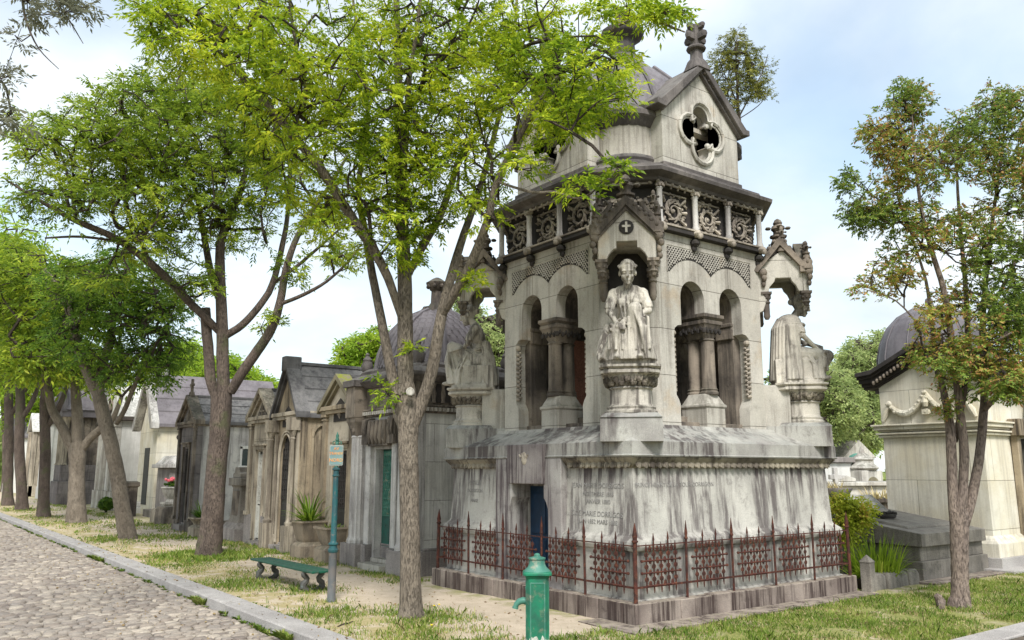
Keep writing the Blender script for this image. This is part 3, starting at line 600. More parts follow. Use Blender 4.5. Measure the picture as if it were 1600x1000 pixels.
for k in range(4):
    xs = (-1.19, -.395, .395, 1.19)
    for j in range(3):
        xa, xb = xs[j]+.09, xs[j+1]-.09; cx = (xa+xb)/2
        mb = MB(FM[k]); scroll(mb, cx, 5.84, .20, -1.80, 1 if j != 1 else -1)
        for dx, dz in ((-.25, .2), (.25, .2), (-.25, -.2), (.25, -.2), (-.27, 0), (.27, 0)):
            mb.tube([(cx+dx*.7, -1.79, 5.84+dz*.6), (cx+dx, -1.83, 5.84+dz), (cx+dx*1.12, -1.80, 5.84+dz*.7)], [.02, .028, .008], 5)
        mb.tube([(xa, -1.80, 6.10), (xb, -1.80, 6.10)], .016, 4)
        for i in range(26):
            a = rnd.uniform(0, 2*PI); r = rnd.uniform(.22, .36); dx = max(-.30, min(.30, r*math.cos(a))); dz = max(-.25, min(.25, r*math.sin(a))); b_ = rnd.uniform(0, 6); mb.tube([(cx+dx, -1.785, 5.84+dz), (cx+dx+.03*math.cos(b_), -1.82, 5.84+dz+.03*math.sin(b_)), (cx+dx+.055*math.cos(b_+.7), -1.80, 5.84+dz+.05*math.sin(b_+.7))], [.016, .02, .006], 4)
        mb.build('scroll_panel', 'carve', mon)
    for x in xs:
        mb = MB(FM[k]); x_ = x
        mb.lathe([(.055, 5.56), (.06, 5.60), (.045, 5.64), (.046, 6.08), (.06, 6.10), (.05, 6.12)], x_, -1.90, 12); col = mb.build('colonnette', 'greylt', mon, smooth=40)
        mb = MB(FM[k]); mb.ball((x_, -1.93, 5.51), (.085, .085, .065), 8, 6); mb.ball((x_, -1.98, 5.47), (.05, .05, .05), 7, 5)
        mb.build('base_boss', 'carve', None).parent = col
        mb = MB(FM[k]); mb.ball((x_, -1.87, 5.38), (.075, .09, .07), 8, 5); mb.ball((x_, -1.845, 5.30), (.05, .05, .06), 7, 5); mb.build('bracket', 'black', None).parent = col
        mb = MB(FM[k]); mb.ball((x_, -1.91, 6.165), (.075, .075, .045), 8, 5)
        for i in range(5): mb.ball((x_+.06*math.cos(i*PI/4+PI), -1.91+.06*math.sin(i*PI/4+PI), 6.14), (.022, .022, .03), 5, 3)
        mb.build('top_boss', 'carve', None).parent = col
    # dangling trefoils under the cornice
    mb = MB(FM[k])
    for i in range(17): mb.ball((-1.24+2.48*i/16, -1.93, 6.20), (.035, .03, .032), 6, 4); mb.ball((-1.24+2.48*i/16, -1.90, 6.155), (.018, .02, .025), 5, 3)
    mb.tube([(-1.26, -1.92, 6.185), (1.26, -1.92, 6.185)], .02, 4); mb.build('cornice_drops', 'carve', mon)
    mb = MB(CM[k]); mb.tube([(-.40, -2.19, 6.185), (.40, -2.19, 6.185)], .02, 4)
    for i in range(5): mb.ball((-.36+.18*i, -2.2, 6.20), (.035, .03, .032), 6, 4)
    mb.build('cornice_drops', 'carve', mon)
    mb = MB(CM[k]); scroll(mb, -.2, 5.84, .15, -2.085, 1); scroll(mb, .2, 5.84, .15, -2.085, -1); mb.build('scroll_panel', 'carve', mon)

# attic: four gabled blocks, chamfered drum between, dome
def qf(cx, cz, r, d, n=9):            # quatrefoil outline, start at top going clockwise
    P = []
    for q in range(4):
        a0 = PI/2-q*PI/2; c = (cx+d*math.cos(a0), cz+d*math.sin(a0))
        for i in range(n+1):
            a = a0+R(118)-R(236)*i/n; P.append((c[0]+r*math.cos(a), c[1]+r*math.sin(a)))
    return P
AS = 1.75; GW = .92; zb, ze, za = 6.50, 7.62, 8.45; QC = 7.33
for k in range(4):
    q = qf(0, QC, .215, .275)
    right = [p for p in q if p[0] >= -1e-6]; top_ = (0, QC+.275+.215); bot = (0, QC-.275-.215)
    # split the ring at top and bottom lobes
    half = sorted([p for p in q if p[0] > 1e-4], key=lambda p: 0)
    i0 = max(range(len(q)), key=lambda i: q[i][1]); qq = q[i0:]+q[:i0]; ib = min(range(len(qq)), key=lambda i: qq[i][1])
    rh = [p for p in qq[:ib+1] if p[0] > 1e-3]
    rh = [top_]+rh+[bot]
    polyR = [(0, zb)]+[(GW, zb), (GW, ze), (0, za)]+rh; polyL = [(-x, z) for x, z in polyR]
    mb = MB(FM[k]); mb.prism(polyR, -AS, -AS+.24); mb.prism(polyL, -AS, -AS+.24); gab = mb.build('gable', 'lime', mon, smooth=0)
    mb = MB(FM[k]); mb.box(-GW, -GW+.22, -AS+.24, -.9, zb, ze); mb.box(GW-.22, GW, -AS+.24, -.9, zb, ze); mb.build('gable_side', 'greylt', None).parent = gab
    mb = MB(FM[k]); pts = [(x, -AS-.02, z) for x, z in qf(0, QC, .255, .275)]; mb.tube(pts+[pts[0]], .038, 6); pts = [(x, -AS, z) for x, z in qf(0, QC, .205, .275)]; mb.tube(pts+[pts[0]], .022, 5)
    for q_ in range(4):
        a = PI/4+q_*PI/2; mb.ball((.245*math.cos(a), -AS+.02, QC+.245*math.sin(a)), (.05, .05, .05), 7, 5)
    mb.build('quatrefoil', 'lime', None).parent = gab
    mb = MB(FM[k]); mb.box(-GW-.03, GW+.03, -AS-.05, -AS+.2, zb-.02, zb+.14); mb.build('gable_base', 'cornice', None, bevel=.02).parent = gab
    # raked coping and roof slabs
    sl = math.atan2(za-ze, GW); mb = MB(FM[k])
    for sg in (-1, 1):
        prof2 = [(0, za+.11), (sg*(GW+.12), ze-.0), (sg*(GW+.20), ze-.0), (sg*(GW+.20), ze-.10), (sg*(GW+.02), ze-.12), (0, za-.02)]
        mb.prism(prof2, -AS-.13, -AS+.30); mb.prism([(0, za+.02), (sg*(GW+.10), ze-.08), (sg*(GW+.02), ze-.16), (0, za-.09)], -AS-.07, -AS-.0)
        mb.prism([(0, za+.10), (sg*(GW+.14), ze-.03), (sg*(GW+.05), ze-.10), (0, za-.04)], -AS+.30, -.35)
    mb.build('coping', 'cornice', mon, smooth=20, bevel=.012)
    mb = MB(FM[k])
    for sg in (-1, 1):
        for i in range(9):
            t = (i+.5)/9.5; mb.ball((sg*(GW+.10)*t, -AS-.085, za-.03-(za-ze+.05)*t), (.03, .03, .028), 6, 4)
    mb.build('coping_beads', 'dirty_shade', mon)
    # cross finial
    mb = MB(FM[k]); y = -AS+.02
    mb.stack([(.17, .03, za-.02), (.13, .04, za+.14), (.09, .03, za+.2), (.085, .03, za+.36)], 0, y); mb.lathe([(.10, za+.34), (.155, za+.36), (.165, za+.385), (.15, za+.41), (.085, za+.43)], 0, y, 14)
    mb.stack([(.075, .02, za+.42), (.07, .02, za+.60), (.10, .03, za+.78), (.07, .03, za+.81)], 0, y)
    for j in range(4):
        mb.m = FM[k] @ Tm(0, y, 0) @ Rz(j*PI/2); mb.box(-.045, .045, -.19, -.05, za+.53, za+.64); mb.ball((0, -.19, za+.59), (.06, .045, .07), 6, 4); mb.box(-.04, .04, -.16, -.05, za+.72, za+.80); mb.ball((0, -.16, za+.77), (.05, .04, .05), 6, 4)
    mb.build('cross_finial', 'cornice', mon, smooth=40)
mb = MB(); mb.stack([(1.62, .9, 6.45), (1.62, .9, 6.56), (1.54, .92, 6.66), (1.50, .9, 6.68), (1.50, .9, 6.74), (1.44, .88, 6.80), (1.42, .86, 6.84), (1.42, .86, 7.28), (1.44, .87, 7.32), (1.52, .92, 7.38), (1.58, .95, 7.42), (1.58, .95, 7.50), (1.50, .92, 7.56)]); mb.build('attic_drum', 'lime', mon, smooth=50)
for k in range(4):
    mb = MB(CM[k]); mb.lathe([(.62, 6.46), (.62, 6.6), (.56, 6.66), (.585, 6.7), (.54, 6.76), (.52, 6.8), (.52, 7.26), (.55, 7.3), (.60, 7.38), (.63, 7.42), (.63, 7.48), (.4, 7.62)], 0, -1.38, 22)
    tu = mb.build('drum_turret', 'lime', mon, smooth=50)
    mb = MB(CM[k]); mb.lathe([(.53, 7.27), (.57, 7.31), (.62, 7.38), (.665, 7.42), (.665, 7.50), (.62, 7.53), (.42, 7.70), (.1, 7.8)], 0, -1.38, 24); mb.build('upper_moulding', 'cornice', None, smooth=40).parent = tu
    mb = MB(CM[k]); mb.lathe([(.66, 6.45), (.66, 6.56), (.63, 6.60), (.585, 6.68), (.60, 6.72), (.57, 6.78), (.53, 6.80)], 0, -1.38, 24); mb.build('lower_moulding', 'cornice', None, smooth=40).parent = tu
mb = MB(); mb.lathe([(1.45, 7.5), (1.44, 7.7), (1.34, 8.05), (1.15, 8.4), (.88, 8.75), (.58, 9.05), (.42, 9.2), (.40, 9.25)], seg=32, ph=.1); mb.build('dome', 'lead', mon, smooth=60)
mb = MB()
for i in range(8): a = 2*PI*i/8+.39; mb.tube([(r*math.cos(a), r*math.sin(a), z) for r, z in ((1.46, 7.6), (1.44, 7.75), (1.35, 8.07), (1.16, 8.42), (.89, 8.77), (.59, 9.07))], .045, 6)
mb.build('dome_rib', 'lead', mon)
mb = MB(); mb.lathe([(.42, 9.2), (.34, 9.3), (.24, 9.42), (.22, 9.72), (.26, 9.76), (.36, 9.8), (.40, 9.86), (.40, 9.92), (.28, 9.96), (.16, 10.05), (.12, 10.2), (.15, 10.26), (.06, 10.42)], seg=12, ph=.2); mb.build('dome_finial', 'cornice', mon, smooth=35)

# corner niches
for k in range(4):
    mb = MB(CM[k]); mb.box(-.42, .42, -3.16, -2.1, 2.28, 2.60, tx=.01, ty=.01); mb.stack([(.41, .0, 2.60), (.36, .05, 2.66)], 0, -2.76); ped = mb.build('corner_block', 'pedtop', mon, bevel=.012)
    mb = MB(CM[k]); mb.box(-.30, .30, -2.56, -2.1, 2.55, 3.28); mb.build('seat_pier', 'lime', None, bevel=.01).parent = ped
    mb = MB(CM[k]); mb.lathe([(.36, 2.66), (.365, 2.69), (.33, 2.72), (.34, 2.745), (.30, 2.77), (.29, 2.80), (.285, 2.98), (.31, 3.0), (.30, 3.02), (.28, 3.03), (.31, 3.08), (.36, 3.16), (.38, 3.18)], 0, -2.78, 24); mb.stack([(.38, .12, 3.18), (.40, .12, 3.20), (.40, .12, 3.235), (.38, .12, 3.25), (.42, .12, 3.28), (.42, .12, 3.31)], 0, -2.76); cor = mb.build('corbel_drum', 'statue', mon, smooth=40)
    mb = MB(CM[k])
    for i in range(26):
        a = 2*PI*i/26; mb.ball((.325*math.cos(a), -2.78+.325*math.sin(a), 3.07+.045*(i % 2)), (.05, .05, .05), 6, 4); mb.tube([(.30*math.cos(a), -2.78+.30*math.sin(a), 3.03), (.36*math.cos(a+.05), -2.78+.36*math.sin(a+.05), 3.10), (.37*math.cos(a+.1), -2.78+.37*math.sin(a+.1), 3.15)], [.02, .024, .012], 4)
    mb.build('drum_leaves', 'leafmould', None).parent = cor
    # canopy
    mb = MB(CM[k])
    fo = [(-.42, 5.24), (-.42, 4.82), (-.30, 4.82), (-.26, 4.90), (-.19, 4.97), (-.15, 4.98), (-.15, 5.08), (.15, 5.08), (.15, 4.98), (.19, 4.97), (.26, 4.90), (.30, 4.82), (.42, 4.82), (.42, 5.24), (0, 5.56)]
    mb.prism([(x*.96, z) for x, z in fo], -2.95, -2.86)
    si = [(-2.855, 5.22), (-2.855, 4.82), (-2.78, 4.82), (-2.74, 4.92), (-2.68, 4.99), (-2.66, 5.05), (-2.42, 5.05), (-2.40, 4.99), (-2.32, 4.90), (-2.27, 4.70), (-2.2, 4.5), (-2.10, 4.45), (-2.10, 5.22), (-2.55, 5.52)]
    mb.prism(si, -.42, -.33, 'x'); mb.prism(si, .33, .42, 'x'); mb.box(-.33, .33, -2.855, -2.1, 5.13, 5.2)
    can = mb.build('canopy', 'lime', mon, smooth=20, bevel=.008)
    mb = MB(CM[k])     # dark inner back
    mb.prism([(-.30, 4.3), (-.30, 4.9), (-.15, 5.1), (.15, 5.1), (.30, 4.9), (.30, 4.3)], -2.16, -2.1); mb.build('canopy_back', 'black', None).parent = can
    mb = MB(CM[k])     # raked copings on three sides over a hipped core
    for sg in (-1, 1):
        mb.prism([(0, 5.74), (sg*.46, 5.25), (sg*.50, 5.22), (sg*.50, 5.13), (sg*.44, 5.12), (0, 5.60)], -3.01, -2.81)
        mb.prism([(0, 5.605), (sg*.45, 5.13), (sg*.42, 5.10), (0, 5.53)], -2.98, -2.952)
        for xa, xb in ((-.50, -.32), (.32, .50)):
            mb.prism([(-2.51, 5.74), (-2.51+sg*.40, 5.25), (-2.51+sg*.44, 5.17), (-2.51+sg*.38, 5.14), (-2.51, 5.60)], xa, xb, 'x')
    mb.stack([(.40, 0, 5.19), (.38, 0, 5.25), (.12, 0, 5.62)], 0, -2.52)
    mb.build('canopy_roof', 'dirty_shade', None, smooth=20, bevel=.008).parent = can
    for x in (-.45, .45):
        for y in (-2.95, -2.22):
            mb = MB(CM[k]); mb.ball((x, y, 5.14), (.07, .07, .08), 7, 5); mb.ball((x*1.06, y-.01, 5.04), (.05, .05, .06), 6, 4); mb.ball((x, y, 4.95), (.04, .04, .06), 6, 4); mb.build('corner_boss', 'dirty_shade', None, smooth=60).parent = can
    for x in (-1, 1):
        mb = MB(CM[k]); mb.tube([(x*.42, -2.95, 5.30), (x*.36, -2.95, 5.42), (x*.26, -2.95, 5.52), (x*.22, -2.95, 5.62), (x*.28, -2.95, 5.66), (x*.31, -2.95, 5.60)], [.045, .05, .05, .045, .04, .03], 7)
        for t in (.25, .40, .55, .70, .85): mb.ball((x*.50*t, -2.98, 5.69-.50*t+.03), (.045, .05, .045), 6, 4)
        mb.build('crocket', 'dirty_shade', None, smooth=60).parent = can
    mb = MB(CM[k])     # spire and pinnacles
    def pin(x, y, z, s_, w=1.):
        u = s_*w; mb.lathe([(.20*u, z), (.19*u, z+.1*s_), (.085*u, z+.50*s_), (.13*u, z+.52*s_), (.135*u, z+.56*s_), (.08*u, z+.58*s_), (.075*u, z+.66*s_), (.11*u, z+.72*s_), (.10*u, z+.78*s_), (.06*u, z+.81*s_), (.075*u, z+.86*s_), (.05*u, z+.93*s_), (.01, z+.97*s_)], x, y, 8, .39)
        for j in range(4):
            a = j*PI/2; mb.ball((x+.15*u*math.cos(a), y+.15*u*math.sin(a), z+.74*s_), (.05*u, .05*u, .04*s_), 6, 4); mb.ball((x+.15*u*math.cos(a), y+.15*u*math.sin(a), z+.25*s_), (.05*u, .05*u, .09*s_), 6, 4); mb.ball((x+.11*u*math.cos(a+.78), y+.11*u*math.sin(a+.78), z+.40*s_), (.04*u, .04*u, .06*s_), 6, 4)
    pin(0, -2.58, 5.46, .76, 1.45)
    mb.build('spire', 'dirty_shade', None, smooth=45).parent = can
    for x, y, z, s_ in ((-.40, -2.56, 5.50, .46), (.40, -2.56, 5.50, .46), (-.43, -2.93, 5.18, .50), (.43, -2.93, 5.18, .50)):
        mb = MB(CM[k]); pin(x, y, z, s_); mb.build('pinnacle', 'dirty_shade', None, smooth=45).parent = can
    mb = MB(CM[k])     # cross roundel
    mb.m = CM[k] @ Tm(0, -2.952, 5.28) @ Matrix.Rotation(PI/2, 4, 'X'); mb.lathe([(.105, 0), (.105, .012), (.09, .016)], seg=20); ro = mb.build('roundel', 'black', None); ro.parent = can
    mb = MB(CM[k]); mb.box(-.016, .016, -2.985, -2.966, 5.20, 5.36); mb.box(-.06, .06, -2.984, -2.967, 5.275, 5.305); mb.build('cross', 'lime', None, smooth=0).parent = can
    # pendant colonnettes
    for x in (-.36, .36):
        for y in (-2.90, -2.26):
            mb = MB(CM[k]); z0 = 4.58 if y < -2.5 else 4.36
            mb.lathe([(.03, z0), (.055, z0+.05), (.05, z0+.08), (.05, 4.62), (.07, 4.64), (.05, 4.67), (.065, 4.72), (.085, 4.78)], x, y, 10); mb.box(x-.085, x+.085, y-.085, y+.085, 4.78, 4.82)
            for j in range(6): mb.ball((x+.065*math.cos(j*PI/3), y+.065*math.sin(j*PI/3), 4.73), (.025, .025, .035), 5, 3)
            mb.build('pendant', 'dirty_shade', None, smooth=40).parent = can

# ------------------------------------------------------------------ statues (one continuous body each)
def voxel(mb, name, mat, parent, vs=.012, sm=6):
    o = mb.build(name+'_raw', None, None, smooth=0)
    r = o.modifiers.new('r', 'REMESH'); r.mode = 'VOXEL'; r.voxel_size = vs
    s_ = o.modifiers.new('s', 'SMOOTH'); s_.factor = .5; s_.iterations = sm
    dg = bpy.context.evaluated_depsgraph_get(); me = bpy.data.meshes.new_from_object(o.evaluated_get(dg)); bpy.data.objects.remove(o)
    me.name = name; me.materials.clear(); me.materials.append(M[mat]); me.shade_smooth(); q = bpy.data.objects.new(name, me); COL.objects.link(q)
    if parent is not None: q.parent = parent
    return q
def limb(mb, pts, rad, seg=10):
    for a, b, ra, rb in zip(pts[:-1], pts[1:], rad[:-1], rad[1:]): mb.tube([a, b], [ra, rb], seg)
    for p, r in zip(pts, rad): mb.ball(p, r, seg, 7)
def hand(mb, wr, tip, nrm, s_=1.):
    wr, tip, nrm = Vector(wr), Vector(tip), Vector(nrm).normalized(); d = (tip-wr).normalized(); sd = d.cross(nrm).normalized()
    palm = wr+d*.06*s_; limb(mb, [wr, palm], [.026*s_, .036*s_], 8); mb.ball(palm+d*.02*s_, (.038*s_, .038*s_, .03*s_), 8, 6)
    for i, (o_, ln) in enumerate(((-.03, .065), (-.010, .08), (.010, .075), (.03, .06))):
        b = palm+sd*o_*s_+d*.03*s_; m_ = b+d*ln*.55*s_-nrm*.008; e = m_+d*ln*.4*s_-nrm*.035*s_; limb(mb, [b, m_, e], [.0125*s_, .011*s_, .009*s_], 6)
    b = wr+d*.03*s_-sd*.03*s_; limb(mb, [b, b-sd*.03*s_+d*.03*s_, b-sd*.03*s_+d*.065*s_-nrm*.01], [.014*s_, .012*s_, .01*s_], 6)
def seated(name, label, k, hood=False):
    root = thing(name, label, 'statue', (0, 0, 0), 0, 'seated statues on the corners of the monument')
    mb = MB(); e = lambda c, r: mb.ball(c, r, 14, 10)
    # y negative is outward. seat block + drapery base
    mb.box(-.31, .31, -.18, .36, .0, .40); mb.stack([(.36, .1, -.0), (.36, .1, .06), (.33, .1, .09)], 0, -.02)
    e((0, .10, .50), (.25, .23, .18)); e((0, .06, .72), (.14, .12, .20)); e((0, .03, .93), (.165, .13, .17)); e((0, .01, 1.06), (.21, .11, .09))
    for sg in (-1, 1): e((sg*.095, -.09, .93), (.075, .06, .07)); e((sg*.20, .0, 1.075), (.075, .08, .075))
    limb(mb, [(0, -.0, 1.10), (0, -.09, 1.24)], [.072, .062])
    for sg in (-1, 1): limb(mb, [(0, -.01, 1.13), (sg*.11, .0, 1.115), (sg*.20, .0, 1.06)], [.075, .07, .072]); limb(mb, [(sg*.05, -.02, .98), (sg*.19, -.01, 1.02)], [.11, .075])
    # head, tilted forward and down
    hx, hy, hz = 0, -.16, 1.345; hm = mb.m; mb.m = Tm(hx, hy, hz) @ Matrix.Rotation(R(24), 4, 'X') @ Matrix.Scale(1.14, 4)
    mb.ball((0, .01, .03), (.098, .12, .125), 16, 12); mb.ball((0, -.035, -.05), (.078, .082, .10), 14, 10); mb.ball((0, -.095, -.115), (.035, .03, .028), 8, 6)
    mb.tube([(0, -.105, .045), (0, -.125, .0), (0, -.142, -.03)], [.012, .015, .021], 8); mb.ball((0, -.118, -.072), (.03, .014, .009), 8, 5); mb.ball((0, -.114, -.09), (.024, .014, .009), 8, 5)
    for sg in (-1, 1):
        mb.ball((sg*.04, -.098, .04), (.034, .018, .011), 8, 5); mb.ball((sg*.037, -.098, .012), (.02, .013, .011), 8, 5); mb.ball((sg*.1, .01, -.02), (.013, .026, .036), 8, 6); mb.ball((sg*.05, -.08, -.035), (.03, .03, .03), 8, 6)
    mb.ball((0, .075, .05), (.10, .09, .105), 12, 8); mb.ball((0, .15, .0), (.055, .05, .05), 10, 7)
    for i in range(7):       # parted hair drawn back to a knot
        for sg in (-1, 1): x = sg*(.012+.013*i); mb.tube([(x, -.078+.004*i, .128-.011*i), (x*1.25, .0, .150-.012*i), (x*.9, .10, .085-.012*i), (x*.3, .16, .02)], [.012, .014, .013, .01], 6)
    mb.m = hm
    # thighs and shins under the dress; left knee of the viewer low, other raised
    kn = ((-.17, -.40, .47), (.09, -.42, .76)) if not hood else ((-.15, -.50, .46), (.12, -.50, .50)); ft = ((-.17, -.36, .07), (.14, -.40, .09))
    for (kx_, fx) in zip(kn, ft):
        hp = (kx_[0]*.75, .06, .50); limb(mb, [hp, kx_], [.16, .105], 12); limb(mb, [kx_, (kx_[0]*1.05, -.32, kx_[2]*.55), (fx[0], -.26, .10)], [.105, .13, .17], 12)
        mb.ball((fx[0], fx[1]-.08, .105), (.045, .11, .04), 9, 6)
    # skirt folds
    mb.rings([[(.30*math.cos(a)*s1, -.16+.22*math.sin(a)*s1+o1, z) for a in [2*PI*i/20 for i in range(20)]] for s1, o1, z in ((1.12, -.02, .07), (1.02, 0, .25), (.85, .03, .45), (.6, .1, .6))])
    rr = random.Random(5+k)
    for i in range(17):
        t = i/16; a = -.25-2.65*t; x1 = .33*math.cos(a); y1 = -.17+.27*math.sin(a); top = Vector((x1*.65, -.05+.42*(y1+.05)*1.15, .60+.10*math.sin(t*6)))
        if y1 < -.3: top = Vector((x1*.75, -.42, .52+.12*(x1 > 0)))
        mid = Vector((x1*.95, y1*1.02, .33+rr.uniform(-.03, .03))); mb.tube([top, mid, (x1*1.08, y1*1.06, .07)], [.016, .022, .034], 7)
    for i in range(7): x = -.2+.4*i/6; mb.tube([(x*.5, -.02, .62), (x, -.26, .57+.14*(x > 0)), (x*1.3, -.46, .40+.24*(x > 0)), (x*1.35, -.46, .2)], [.016, .022, .02, .026], 6)
    for i in range(5): x = -.14+.28*i/4; mb.tube([(x*1.3, -.06, 1.05), (x*.8, -.12, .88), (x*.6, -.09, .70)], [.010, .016, .012], 6)
    mb.tube([(.155*math.cos(a), .05+.135*math.sin(a), .70+.01*math.sin(3*a)) for a in [2*PI*i/16 for i in range(17)]], .022, 6)
    # arms: sleeves to the elbow, forearms to the raised knee
    for sg in (-1, 1):
        sh = (sg*.215, .0, 1.07); el = (sg*.275, -.10, .80); wr = (sg*.05-.10, -.36, .60+.03*sg)
        limb(mb, [sh, el], [.070, .056]); limb(mb, [el, wr], [.046, .030])
        mb.tube([(sg*.235, -.04, .98), (sg*.262, -.08, .88), (sg*.275, -.085, .83)], [.068, .078, .072], 12)
        for j in range(5): a = j*1.2; mb.tube([(sg*.215+.05*math.cos(a), -.02+.05*math.sin(a), 1.08), (sg*.268+.07*math.cos(a), -.085+.07*math.sin(a), .84)], [.010, .013], 5)
        hand(mb, wr, (wr[0]+(-sg)*.05, -.46, .54), (0, -.25, 1), 1.15)
    if hood:
        e((0, .06, 1.06), (.30, .20, .14)); e((0, .12, .9), (.27, .14, .25))
        for i in range(19):
            a = PI*(-.1+1.2*i/18); x = .32*math.cos(a); y = .06+.26*math.sin(a); mb.tube([(x*.75, y*.7, 1.12), (x, y, .95), (x*1.02, y*1.1, .55), (x*1.1, y*1.2, .06)], [.03, .034, .04, .05], 7)
        mb.tube([(.31*math.cos(a), .04+.22*math.sin(a), 1.0) for a in [2*PI*i/20 for i in range(21)]], .03, 6)
    else:
        for i in range(13):
            a = PI*(.05+.9*i/12); x = .24*math.cos(a); y = .14+.18*math.sin(a); mb.tube([(x*.5, y*.7, .86), (x*.85, y, .52), (x*1.25, y*1.15, .06)], [.016, .026, .04], 7)
        mb.tube([(-.25, -.02, .60), (-.34, -.12, .40), (-.40, -.22, .16), (-.38, -.3, .08)], [.09, .08, .07, .05], 9)
        for i in range(6): t = i/5; mb.tube([(-.10-.04*t, -.34+.05*t, .58), (-.24-.05*t, -.36+.08*t, .38-.05*t), (-.36-.05*t, -.34+.14*t, .10)], [.02, .03, .04], 7)
        for i in range(6): t = i/5; mb.tube([(.05+.05*t, -.50, .80-.03*t), (.16+.06*t, -.52+.05*t, .5), (.24+.09*t, -.44+.12*t, .08)], [.016, .026, .036], 7)
    # flowers in the lap
    for i in range(14): mb.ball((-.18+rr.uniform(-.10, .10), -.44+rr.uniform(-.05, .05), .50+rr.uniform(-.06, .05)), .03, 6, 4)
    mb.m = Matrix.Identity(4)
    body = voxel(mb, 'body', 'statue', root, .0085, 1)
    root.matrix_world = Tm(CX, CY) @ CM[k] @ Tm(0, -2.72, 3.30); root.location = (Tm(CX, CY) @ CM[k] @ Tm(0, -2.72, 3.30)).translation; root.rotation_euler = (0, 0, k*PI/2-PI/4)
    return root
seated('seated_statue', 'seated stone woman facing the viewer on the front corner of the tall monument', 0)
seated('seated_statue', 'seated stone figure in a long pleated cloak on the right corner of the monument', 1, True)
seated('seated_statue', 'seated draped stone woman on the left corner of the monument beside the slate dome', 3)

# ------------------------------------------------------------------ rusty fence
fence = thing('iron_fence', 'rusty red iron fence with spear posts standing on the brown plinth of the tall monument', 'fence', (CX, CY, .255))
def post(x, y, big=False):
    mb = MB(); r_ = .027 if big else .017
    mb.lathe([(r_*1.1, -.02), (r_, .02), (r_, .74), (r_*1.5, .745), (r_*1.6, .76), (r_*1.1, .775), (r_*1.15, .80), (r_*1.3, .82), (.003, .99)], x, y, 10)
    tl = (rnd.uniform(-.012, .012), rnd.uniform(-.012, .012)); mb.v = [(a+tl[0]*c, b+tl[1]*c, c) for a, b, c in mb.v]
    return mb.build('post', 'rust', fence, smooth=40)
def panel(mtx, x0, x1):
    mb = MB(mtx); c = (x0+x1)/2; y = -2.38; sp = .135 if x1-x0 > .9 else .125; n = 5
    mb.box(x0, x1, y-.006, y+.006, .69, .705); mb.box(x0, x1, y-.008, y+.008, .175, .20)
    zr = (.355, .505); hwid = sp*2+.075
    for z in zr:
        mb.tube([(c-hwid, y-.004, z), (c+hwid, y-.004, z)], .0125, 5)
        for sg in (-1, 1): mb.ball((c+sg*(hwid+.008), y, z), .021, 6, 4)
    mb.tube([(c-sp*2, y-.004, .195), (c+sp*2, y-.004, .195)], .014, 5); mb.tube([(c-sp*2, y-.004, .655), (c+sp*2, y-.004, .655)], .006, 4)
    for i in range(n):
        x = c+(i-2)*sp; hi = (.86 if i in (1, 3) else .735)+rnd.uniform(-.012, .008)-(.10 if rnd.random() < .06 else 0)
        bx = rnd.uniform(-.007, .007); mb.tube([(x, y, .10), (x, y, .14), (x+bx*.5, y, hi-.10), (x+bx*.6, y, hi-.09), (x+bx, y+bx, hi)], [.004, .011, .011, .017, .003], 5)
        for z in (.275, .43, .58): mb.ball((x, y, z), (.042, .005, .034), 6, 4)
    for i in range(4):
        x = c+(i-1.5)*sp
        for z in (.215, .355, .505, .648): mb.ball((x, y, z), (.032, .005, .044), 6, 4)
    return mb.build('panel', 'rust', fence, smooth=40)
N5 = [-2.38+4.76*i/5 for i in range(6)]
for k in (0, 1, 2, 3):
    for i in range(5):
        panel(FM[k], N5[i]+.02, N5[i+1]-.02)
        p = FM[k] @ Vector((N5[i], -2.38, 0)); post(p.x, p.y, i == 0)
